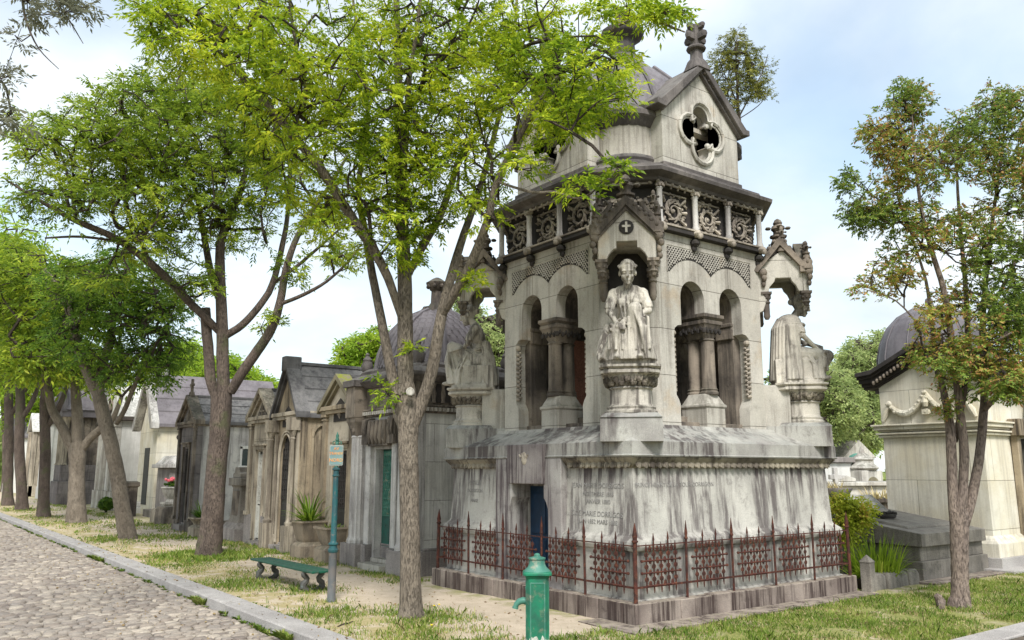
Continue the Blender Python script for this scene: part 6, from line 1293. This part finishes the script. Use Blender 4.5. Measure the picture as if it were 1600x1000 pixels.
AV = 'street trees in a row along the avenue'
D = 11.28
t1 = [PL(D, (641, 985, 0, .24), (642, 966, 0, .190), (642, 945, 0, .158), (641, 900, 0, .142), (640, 800, 0, .135), (638, 700, 0, .140), (637, 650, 0, .155), (634, 600, 0, .12)),
      PL(D, (628, 650, 0, .07), (613, 590, .1, .075), (596, 500, .2, .065), (582, 430, .3, .06), (570, 360, .4, .055), (560, 290, .6, .045), (575, 190, .8, .035), (560, 60, 1., .025), (540, -80, 1.2, .015)),
      PL(D, (634, 600, 0, .115), (633, 540, 0, .115), (632, 430, .1, .105), (628, 330, .1, .09), (624, 220, .2, .075), (622, 100, .2, .06), (618, -30, .2, .045), (610, -150, .2, .025)),
      PL(D, (630, 505, 0, .05), (606, 434, -.2, .065), (580, 386, -.3, .07), (543, 330, -.5, .07), (500, 262, -.7, .065), (452, 205, -.9, .06), (405, 150, -1.1, .052), (350, 90, -1.3, .042), (300, 55, -1.5, .03), (240, 10, -1.7, .02)),
      PL(D, (645, 665, 0, .09), (662, 620, 0, .09), (676, 575, -.05, .085), (688, 500, -.1, .08), (706, 428, .1, .07), (725, 365, .3, .06), (748, 300, .5, .05), (775, 200, .7, .04), (800, 90, .9, .03), (810, -40, 1., .02)),
      PL(D, (690, 492, -.1, .06), (712, 455, -.3, .068), (736, 410, -.5, .062), (760, 350, -.7, .055), (777, 284, -.9, .048), (805, 225, -1.1, .04), (850, 150, -1.3, .032), (905, 85, -1.6, .025), (990, 30, -1.8, .018), (1070, 50, -2., .010)),
      PL(D, (638, 430, .1, .05), (660, 385, .3, .065), (688, 336, .5, .06), (706, 285, .7, .05), (722, 240, .9, .045), (752, 205, 1.1, .035), (790, 150, 1.3, .025)),
      PL(D, (631, 300, .1, .04), (634, 220, -.3, .045), (640, 120, -.6, .035), (655, 20, -.9, .025), (660, -80, -1., .015)),
      PL(D, (777, 284, -.9, .02), (830, 300, -1.6, .018), (868, 300, -2.2, .014), (905, 310, -2.5, .010), (945, 285, -2.6, .007), (965, 262, -2.7, .005)),
      PL(D, (452, 205, -.9, .03), (478, 150, -1.2, .03), (462, 70, -1.5, .022), (450, -20, -1.7, .015))]
c1 = [(300, 60, 9.8, 95, 70, 1.), (250, 15, 9.6, 60, 35, .8), (400, 60, 10, 110, 100, 1.4), (460, 180, 10.6, 110, 90, 1.3), (570, 120, 11, 130, 130, 1.6), (600, 250, 11.2, 110, 90, 1.4), (700, 100, 11, 130, 120, 1.6), (700, 230, 11, 110, 80, 1.3), (820, 80, 10.6, 110, 90, 1.3), (850, 165, 10., 80, 60, 1.), (930, 120, 9.4, 85, 70, .9, 6500), (890, 190, 9.4, 50, 26, .6, 1300), (980, 15, 9.4, 100, 18, .6, 2500), (1045, 20, 9.3, 40, 16, .4, 700), (750, 310, 10.8, 45, 45, .9), (640, 350, 11.1, 85, 55, 1.1), (520, 330, 10.9, 55, 60, 1.), (600, 395, 11, 60, 30, .7, 1300), (825, 250, 9.8, 30, 35, .6), (915, 290, 8.7, 38, 14, .3, 550), (968, 260, 8.6, 22, 10, .3, 260), (500, -90, 11, 260, 110, 2.2, 12000), (760, -90, 10.6, 220, 100, 2., 9000), (600, 612, 11.1, 22, 16, .25, 330), (650, 540, 11.1, 26, 12, .25, 200), (735, 445, 10.8, 20, 16, .3, 330), (430, 300, 11., 50, 40, .8, 1200)]
tree('ash_tree', 'nearest avenue tree with forked grey trunk and bright green leaves left of the monument', (5.63, 9.87, 0), t1, c1, 2250, 3, .19, 9, 'bark', 'leafA', AV, knots=[((*vp(641, 612, 11.16),), .05)], leafw=4)
kn = MB(Tm(*vp(641, 612, 11.0)) @ Rz(-AZ+.2) @ Matrix.Rotation(PI/2, 4, 'X')); kn.lathe([(.052, -.06), (.058, .0), (.045, .012), (.040, .006), (.005, .006)], seg=14)
ko = kn.build('pruned_knot', 'lime', None); ko.parent = bpy.data.objects['ash_tree']; ko.location = (-5.63, -9.87, 0)

D = 19.25
t2 = [PL(D, (325, 880, 0, .44), (326, 868, 0, .33), (330, 830, 0, .27), (336, 760, 0, .245), (341, 700, 0, .235), (345, 650, 0, .25), (346, 612, 0, .25)),
      PL(D, (338, 625, 0, .10), (329, 590, 0, .13), (325, 540, 0, .125), (320, 482, 0, .13)),
      PL(D, (350, 620, 0, .16), (348, 570, 0, .15), (347, 500, 0, .14), (344, 430, 0, .125), (345, 380, .1, .11), (358, 340, .2, .10), (378, 290, .4, .08), (392, 220, .6, .06), (400, 150, .8, .04)),
      PL(D, (344, 520, 0, .08), (322, 497, -.2, .095), (298, 474, -.3, .095), (268, 442, -.5, .092), (236, 412, -.8, .088), (182, 373, -1.2, .08), (119, 345, -1.6, .066), (60, 312, -2., .042), (8, 280, -2.3, .015)),
      PL(D, (352, 525, 0, .09), (378, 508, .1, .09), (402, 482, .2, .085), (425, 446, .3, .08), (441, 385, .5, .07), (450, 330, .7, .055), (452, 260, .9, .04), (440, 190, 1., .025)),
      PL(D, (360, 612, 0, .12), (380, 580, -.1, .13), (402, 548, -.2, .125), (425, 512, -.3, .115), (438, 470, -.4, .10), (446, 425, -.5, .09), (460, 380, -.6, .075), (484, 335, -.7, .06), (515, 290, -.8, .045), (545, 240, -.9, .03)),
      PL(D, (441, 474, -.4, .05), (475, 460, -.7, .045), (510, 440, -.9, .035), (545, 408, -1.1, .025), (565, 380, -1.2, .015)),
      PL(D, (428, 442, .3, .05), (465, 415, .2, .045), (500, 385, 0, .035), (540, 350, -.1, .02)),
      PL(D, (343, 470, 0, .08), (328, 420, .2, .09), (316, 350, .4, .08), (306, 300, .5, .065), (285, 220, .7, .05), (270, 160, .9, .03)),
      PL(D, (236, 412, -.8, .05), (200, 330, -.6, .05), (190, 260, -.4, .04), (160, 200, -.2, .025)),
      PL(D, (119, 345, -1.6, .04), (110, 290, -1.5, .035), (95, 240, -1.4, .02)),
      PL(D, (200, 380, -1., .03), (130, 370, -1.5, .03), (70, 372, -1.9, .02))]
c2 = [(60, 215, 17.4, 60, 45, 1.5), (130, 210, 17.8, 80, 60, 1.8), (200, 190, 18.4, 90, 80, 2.), (270, 200, 19, 110, 100, 2.2), (230, 290, 18.5, 130, 70, 2.), (100, 300, 17.5, 95, 55, 1.6), (350, 230, 19.4, 110, 110, 2.2), (430, 250, 19.5, 80, 80, 1.8), (350, 350, 19.3, 90, 50, 1.6), (230, 370, 18.4, 90, 40, 1.4), (500, 340, 19, 55, 35, 1.3), (530, 400, 18.8, 28, 30, .9, 1500), (300, 440, 19.1, 60, 35, 1.2, 1700), (420, 500, 19.2, 25, 22, .6, 350), (460, 420, 19, 30, 25, .9, 500), (160, 430, 18, 60, 25, 1.2, 900), (340, 150, 19.3, 90, 40, 2.)]
tree('ash_tree', 'second avenue tree with rough brown trunk ringed by grass and a wide leaning limb', (5.87, 19.59, 0), t2, c2, 1750, 3, .275, 9, 'barkd', 'leafB', AV, leafw=3, step=.32, tipr=.009, reach=14)

D = 23.84
t3 = [PL(D, (201, 850, 0, .33), (200, 840, 0, .26), (192, 800, 0, .225), (184, 745, 0, .21), (174, 695, 0, .20), (163, 655, 0, .20), (155, 620, 0, .19)),
      PL(D, (155, 622, 0, .15), (140, 590, 0, .15), (122, 545, -.1, .13), (112, 500, -.2, .11), (95, 455, -.4, .08), (70, 420, -.6, .05)),
      PL(D, (155, 622, 0, .14), (158, 580, .1, .13), (170, 540, .2, .12), (178, 490, .3, .10), (190, 440, .4, .07), (205, 400, .5, .04)),
      PL(D, (182, 662, 0, .07), (195, 640, -.2, .075), (208, 608, -.4, .07), (230, 560, -.6, .055), (255, 520, -.8, .035)),
      PL(D, (157, 600, .1, .07), (185, 580, .3, .07), (215, 555, .5, .05), (250, 530, .7, .03))]
c3 = [(225, 500, 23.8, 75, 70, 2.4), (255, 560, 23.5, 50, 50, 2.), (160, 470, 23.8, 80, 55, 2.4), (200, 570, 23.6, 70, 35, 2.), (120, 530, 23.6, 60, 45, 2.), (250, 470, 24, 55, 50, 2.), (110, 450, 23.2, 60, 50, 2.), (190, 420, 24, 80, 35, 2.)]
tree('ash_tree', 'third avenue tree with smooth leaning grey trunk and dark green crown', (5.43, 25.62, 0), t3, c3, 900, 3, .33, 7, 'bark', 'leafC', AV, leafw=3, step=.45, tipr=.012, reach=20)

D = 31.01
t4 = [PL(D, (118, 826, 0, .48), (119, 815, 0, .38), (120, 780, 0, .30), (120, 740, 0, .27), (121, 712, 0, .31), (121, 692, 0, .27)),
      PL(D, (117, 712, 0, .18), (106, 685, 0, .19), (94, 662, 0, .17), (80, 636, -.1, .15), (72, 590, -.3, .15), (55, 540, -.5, .1)),
      PL(D, (121, 700, 0, .2), (121, 655, 0, .2), (118, 610, 0, .17), (112, 560, .1, .13), (100, 500, .2, .08)),
      PL(D, (126, 706, 0, .14), (140, 686, 0, .16), (160, 668, -.1, .15), (176, 655, -.2, .1), (190, 620, -.3, .07))]
c4 = [(60, 500, 30.5, 70, 60, 3.), (110, 560, 31, 80, 45, 3.), (30, 430, 30, 60, 60, 3.), (100, 460, 31, 70, 60, 3.), (170, 590, 31, 45, 25, 2.), (30, 560, 30, 60, 35, 2.5)]
tree('ash_tree', 'fourth avenue tree whose knobbly trunk splits into three limbs', (5.47, 34.49, 0), t4, c4, 520, 4, .55, 5, 'bark', 'leafB', AV, leafw=3, step=.7, tipr=.018, reach=30)
for i, (bx, by, px, py, r, lean, lb, lf) in enumerate(((5.05, 39.49, 68, 808, .22, 3, 'fifth avenue tree with a thick dark straight trunk flaring at the foot', 'leafB'), (5.06, 47.08, 34, 797, .23, -4, 'sixth avenue tree with a dark trunk and a branch to the right', 'leafL'), (5.05, 53.5, 12, 790, .24, 2, 'farthest avenue tree at the left edge of the photo', 'leafL'))):
    D = bx*fh.x+by*fh.y; sc = 11*D/31/16; u = F/D
    L0 = [PL(D, (px, py+8, 0, r*1.9), (px, py-2, 0, r*1.4), (px, py-28, 0, r*1.05), (px+lean, py-100, 0, r), (px+lean*.5, py-170, 0, r*.95), (px+lean, py-200, 0, r*.8)),
          PL(D, (px+lean, py-190, 0, r*.6), (px+lean-14, py-240, -.3, r*.5), (px+lean-25, py-300, -.6, r*.3)), PL(D, (px+lean, py-195, 0, r*.6), (px+lean+6, py-250, .3, r*.5), (px+lean+20, py-310, .6, r*.3)), PL(D, (px+lean+2, py-140, 0, r*.5), (px+lean+18, py-165, 0, r*.55), (px+lean+32, py-200, .2, r*.4), (px+lean+40, py-240, .2, r*.25))]
    cs = [(px-10, 520-i*6, D, 70, 60, 4.), (px+30, 575, D, 50, 30, 3.), (px-40, 440, D-1, 60, 60, 4.), (px+30, 480, D, 50, 60, 3.)]
    if i == 2: cs += [(20, 380, D, 60, 60, 4.), (10, 590, D, 30, 25, 3)]
    tree('ash_tree', lb, (bx, by, 0), L0, cs, 260, 4, .75, 5, 'barkd', lf, AV, leafw=3, step=1., tipr=.025, reach=40)

# overhanging tree on the other side of the road: only its twigs reach into the picture
p0 = np.array([-4.2, 7.2, 0]); 
to = [[(-4.2, 7.2, -.1, .26), (-4.2, 7.2, .6, .2), (-4.1, 7.25, 2.4, .17), (-3.7, 7.5, 4.2, .14)], [(-3.7, 7.5, 4.1, .12), (-2.6, 7.9, 5.4, .09), (-1.4, 8.3, 6.4, .06), (*vp(-40, -90, 8.6), .04), (*vp(25, -30, 8.5), .02), (*vp(40, 30, 8.5), .012), (*vp(60, 75, 8.5), .008), (*vp(92, 108, 8.5), .004)],
      [(-1.4, 8.3, 6.4, .05), (*vp(-30, -60, 8.8), .03), (*vp(60, -25, 8.8), .018), (*vp(100, 20, 8.8), .010), (*vp(130, 68, 8.8), .004)], [(-2.6, 7.9, 5.4, .06), (*vp(-70, 60, 8.4), .03), (*vp(-30, 110, 8.4), .012), (*vp(5, 120, 8.4), .006)]]
co = [(110, 10, 8.8, 35, 26, .4), (60, 15, 8.6, 30, 20, .4, 500), (5, 115, 8.4, 18, 14, .3, 500), (10, 180, 8.4, 22, 20, .3, 600), (30, -60, 8.6, 120, 60, .9, 2500), (40, 50, 8.5, 22, 30, .3, 120)]
tree('overhanging_tree', 'bare dark twigs with dull leaves hanging into the top left corner', tuple(p0), to, co, 130, 2, .17, 9, 'barkd', 'leafD', leafw=2, tipr=.004)

# right hand tree
D = 12.15
t8 = [PL(D, (1500, 960, 0, .24), (1500, 948, 0, .18), (1500, 930, 0, .135), (1500, 905, 0, .122), (1499, 870, 0, .125), (1499, 830, 0, .135), (1498, 800, 0, .13)),
      PL(D, (1491, 815, 0, .07), (1489, 770, 0, .075), (1487, 720, 0, .075), (1484, 665, 0, .07), (1474, 610, .1, .05), (1462, 560, .2, .035), (1455, 500, .3, .03), (1447, 440, .4, .025), (1425, 370, .5, .018), (1400, 300, .6, .012)),
      PL(D, (1500, 810, -.03, .08), (1505, 760, -.03, .07), (1506, 700, 0, .068), (1500, 640, 0, .06), (1492, 570, 0, .055), (1482, 500, -.1, .05), (1474, 450, -.1, .045), (1455, 390, -.2, .038), (1440, 330, -.3, .03), (1430, 250, -.4, .02), (1425, 180, -.4, .012)),
      PL(D, (1507, 820, 0, .07), (1520, 770, 0, .072), (1530, 715, 0, .068), (1536, 655, .1, .065), (1538, 600, .2, .055), (1535, 520, .3, .048), (1540, 440, .4, .04), (1550, 350, .5, .03), (1565, 240, .6, .02), (1572, 160, .6, .012)),
      PL(D, (1538, 640, .1, .045), (1560, 615, -.1, .045), (1590, 580, -.3, .035), (1625, 520, -.5, .025), (1650, 440, -.6, .018)),
      PL(D, (1492, 690, .1, .04), (1508, 600, .2, .045), (1512, 520, .3, .042), (1508, 440, .4, .036), (1500, 350, .5, .028), (1495, 260, .6, .018), (1500, 190, .6, .01)),
      PL(D, (1484, 520, -.1, .02), (1450, 520, -.3, .018), (1400, 470, -.4, .012), (1350, 452, -.5, .006)),
      PL(D, (1458, 400, -.1, .02), (1420, 360, -.1, .016), (1370, 310, -.2, .012), (1335, 285, -.3, .008)),
      PL(D, (1540, 500, .4, .03), (1580, 420, .4, .028), (1620, 320, .4, .02), (1640, 200, .4, .012)),
      PL(D, (1512, 560, .1, .025), (1545, 540, -.6, .02), (1580, 520, -.9, .014))]
c8 = [(1420, 160, 11.9, 32, 38, .4, 2500), (1385, 210, 11.9, 40, 40, .5, 2500), (1440, 250, 11.9, 60, 55, .7), (1510, 230, 12.3, 60, 60, .8), (1560, 170, 12.4, 45, 45, .6), (1590, 260, 12.4, 60, 80, .9), (1370, 330, 11.8, 50, 38, .5, 2600), (1325, 285, 11.8, 20, 20, .3, 600), (1440, 360, 12, 60, 50, .7), (1540, 380, 12.3, 70, 70, .9), (1400, 430, 11.9, 45, 40, .5, 1500), (1350, 452, 11.7, 16, 12, .2, 260), (1590, 470, 12.2, 60, 60, .8), (1470, 540, 12., 45, 30, .5, 1300), (1570, 560, 11.8, 55, 45, .6), (1430, 560, 11.9, 22, 22, .3, 500), (1585, 610, 11.6, 40, 20, .4, 600), (1480, 640, 12, 15, 15, .2, 300), (1500, 560, 11.6, 60, 40, .5, 2600), (1560, 500, 11.7, 60, 50, .5, 2200), (1450, 500, 11.8, 35, 25, .4, 900), (1575, 600, 11.4, 40, 22, .4, 1300), (1650, 380, 12.3, 70, 150, .9, 8000), (1340, 330, 11.8, 25, 25, .3, 700), (1590, 520, 11.8, 40, 60, .5, 1800), (1400, 270, 11.8, 40, 40, .4, 1200), (1630, 180, 12.4, 60, 60, .7, 2500), (1500, 470, 12.1, 55, 35, .6, 1200), (1510, 600, 12.4, 50, 30, .5, 700)]
tree('thuja_tree', 'multi stemmed tree with sparse green and rusty orange foliage at the right', (12.32, 6.01, 0), t8, c8, 2500, 3, .12, 9, 'barkl', 'leafT', wid=.26, leafw=3, step=.14, tipr=.004, droop=.1, upb=.5)
bpy.data.objects['thuja_tree']
st_ = thing('cut_stump', 'short sawn root stub lying against the foot of the right tree', 'tree stump', (12.05, 6.15, 0), .3)
mb = MB(); mb.tube([(-.22, -.05, .035), (-.08, -.02, .045), (.08, .0, .06), (.2, .03, .05)], [.045, .05, .06, .07], 9); mb.tube([(.10, .02, .05), (.06, .03, .13), (.04, .05, .16)], [.06, .055, .035], 7); mb.build('wood', 'barkl', st_)

# bush growing on the roof eave of the monument
bw = vp(1158, 188, 13.32); b0 = tuple(bw)
tb = [PL(13.32, (1156, 192, 0, .03), (1153, 165, -.05, .028), (1152, 130, -.05, .022), (1150, 95, -.1, .014), (1152, 55, -.1, .008)), PL(13.32, (1156, 180, 0, .016), (1172, 150, -.1, .014), (1190, 115, -.1, .009), (1200, 85, -.1, .005)), PL(13.32, (1154, 165, 0, .014), (1138, 130, 0, .011), (1122, 90, 0, .007)), PL(13.32, (1156, 185, 0, .01), (1185, 165, .1, .008), (1205, 140, .1, .004))]
cb_ = [(1150, 75, 13.3, 28, 34, .35), (1130, 105, 13.3, 26, 32, .35), (1175, 105, 13.3, 32, 34, .35), (1155, 135, 13.3, 40, 30, .35), (1190, 140, 13.36, 20, 22, .25, 350), (1140, 165, 13.3, 22, 18, .2, 350)]
tree('roof_bush', 'wispy conifer bush growing from the right gable eave of the monument', b0, tb, cb_, 300, 4, .10, 9, 'barkd', 'leafR', cat='bush', wid=.18, leafw=3, step=.10, tipr=.003, droop=.0, upb=.6, crown_name='foliage')

# yellow green bush behind the fence end
b0 = (12.95, 8.85, 0)
def w3(x, y, z, r): return (x, y, z, r)
Db = 12.95*fh.x+8.85*fh.y
tree('garden_bush', 'yellow green leafy bush behind the right end of the rusty fence', b0, [[w3(12.95, 8.85, -.02, .03), w3(12.95, 8.85, .3, .025), w3(12.9, 8.9, .7, .015)], [w3(12.95, 8.85, .1, .02), w3(13.1, 8.75, .6, .01)]],
     [(1318, 800, Db, 24, 22, .25), (1335, 815, Db, 26, 20, .25), (1320, 835, Db, 22, 20, .25), (1340, 795, Db, 24, 16, .25), (1316, 785, Db, 22, 14, .25)], 220, 4, .15, 5, 'barkd', 'bushL', cat='bush', wid=.3, leafw=4, step=.1, tipr=.003, crown_name='foliage')

# trees beyond
def bgtree(name, label, px, py, D, cl, leafm, n, L, r=.25, group='trees beyond the graves', nl=5):
    b = vp(px, 735+H*F/D*1.02, D); b.z = 0; ys = [c[1] for c in cl]; top = min(ys)
    x0 = px; L0 = [[(b.x, b.y, -.2, r*1.3), (b.x, b.y, 1.5, r), (*vp(x0+2, 650, D), r*.85), (*vp(x0-2, (650+top)/2, D), r*.5), (*vp(x0+3, top, D), r*.2)]]
    for c in cl[:5]: L0.append([(*vp(x0, 655, D), r*.5), (*vp((x0+c[0])/2+3, (655+c[1])/2+8, (D+c[2])/2), r*.4), (*vp(c[0], c[1], c[2]), r*.2)])
    tree(name, label, tuple(b), L0, cl, n*2, 4, L*.5, nl, 'barkd', leafm, group, leafw=4, step=L*1.4, tipr=.02, reach=60, wid=.22)
bgtree('distant_tree', 'lime green tree top rising behind the gothic chapel roof', 566, 600, 34, [(560, 548, 34, 30, 24, 2), (590, 535, 34, 26, 22, 2), (540, 575, 34, 18, 14, 2), (580, 580, 34, 40, 30, 2)], 'leafL', 260, .8)
bgtree('distant_tree', 'small lime green tree behind the grey chapel roof right of the second trunk', 372, 600, 46, [(380, 595, 46, 36, 18, 3), (410, 605, 46, 26, 12, 2), (355, 580, 46, 28, 24, 3), (320, 590, 46, 30, 30, 3)], 'leafL', 320, 1.0)
bgtree('distant_tree', 'yellow green tree between the slate roof and the dark crown of the third tree', 262, 600, 50, [(262, 590, 50, 40, 35, 3), (290, 570, 50, 35, 40, 3), (300, 615, 50, 25, 22, 3), (240, 615, 50, 22, 15, 3)], 'leafL', 380, 1.1)
bgtree('distant_tree', 'green tree behind the left niche canopy and slate dome', 735, 560, 28, [(735, 500, 28, 30, 25, 2), (760, 530, 28, 30, 35, 2), (720, 470, 28, 18, 16, 2), (790, 560, 28, 30, 40, 2), (845, 600, 28, 40, 50, 2), (880, 560, 28, 40, 40, 2)], 'leafG', 420, .7)
bgtree('distant_tree', 'hazy green tree nearest the monument on its right side', 1296, 640, 40, [(1300, 600, 40, 28, 36, 3), (1318, 640, 40, 32, 36, 3), (1298, 665, 40, 22, 30, 3), (1285, 620, 40, 16, 30, 2), (1150, 620, 40, 40, 50, 3), (1240, 610, 40, 40, 50, 3)], 'leafG', 600, .8)
bgtree('distant_tree', 'light green round topped tree nearest the cream mausoleum wall', 1346, 640, 44, [(1345, 560, 44, 34, 28, 3), (1362, 590, 44, 24, 30, 3), (1340, 620, 44, 34, 36, 3), (1365, 650, 44, 24, 34, 3), (1330, 580, 44, 24, 30, 3), (1352, 680, 44, 30, 24, 3), (1375, 540, 44, 16, 20, 2)], 'leafG', 620, .9)
bgtree('distant_tree', 'yellow green tree low between the far graves and the monument', 1316, 660, 52, [(1318, 690, 52, 30, 18, 3), (1340, 700, 52, 30, 12, 3), (1300, 680, 52, 20, 22, 3)], 'leafL', 240, 1.)
bgtree('distant_tree', 'pale green tree at the end of the avenue on the left edge', 5, 600, 75, [(20, 600, 75, 50, 40, 5), (-10, 540, 75, 50, 60, 5), (40, 640, 75, 40, 25, 5), (80, 590, 75, 40, 35, 5), (60, 655, 75, 50, 20, 5)], 'leafL', 420, 1.6)
bgtree('distant_tree', 'pale tree behind the white chapel between the third and fourth trunks', 150, 600, 70, [(150, 610, 70, 50, 30, 4), (200, 620, 70, 30, 16, 4), (110, 600, 70, 50, 40, 4)], 'leafL', 260, 1.5)
# hedge line closing the horizon
V = []
for y0, x0 in ((150, -60),):
    n = 26000; a = nr.uniform(R(-15), R(85), n); Dd = nr.uniform(120, 150, n); top = 7+4*np.sin(a*23)+3*np.sin(a*51+1); z = nr.uniform(0, 1, n)*top
    C = np.stack([Dd*np.sin(a), Dd*np.cos(a), z], 1); d_ = nr.normal(0, 1, (n, 3)); d_ /= np.linalg.norm(d_, axis=1)[:, None]; e_ = np.cross(d_, nr.normal(0, 1, (n, 3))); e_ /= np.linalg.norm(e_, axis=1)[:, None]; s_ = nr.uniform(.5, 1.3, n)[:, None]
    V.append(np.stack([C-d_*s_, C+e_*s_*.5, C+d_*s_, C-e_*s_*.5], 1))
V = np.concatenate(V); tag(npmesh('far_woods', V.reshape(-1, 3), np.arange(len(V)*4).reshape(-1, 4), 'leafG'), 'distant belt of trees closing the horizon behind the graves', 'woods', kind='stuff')
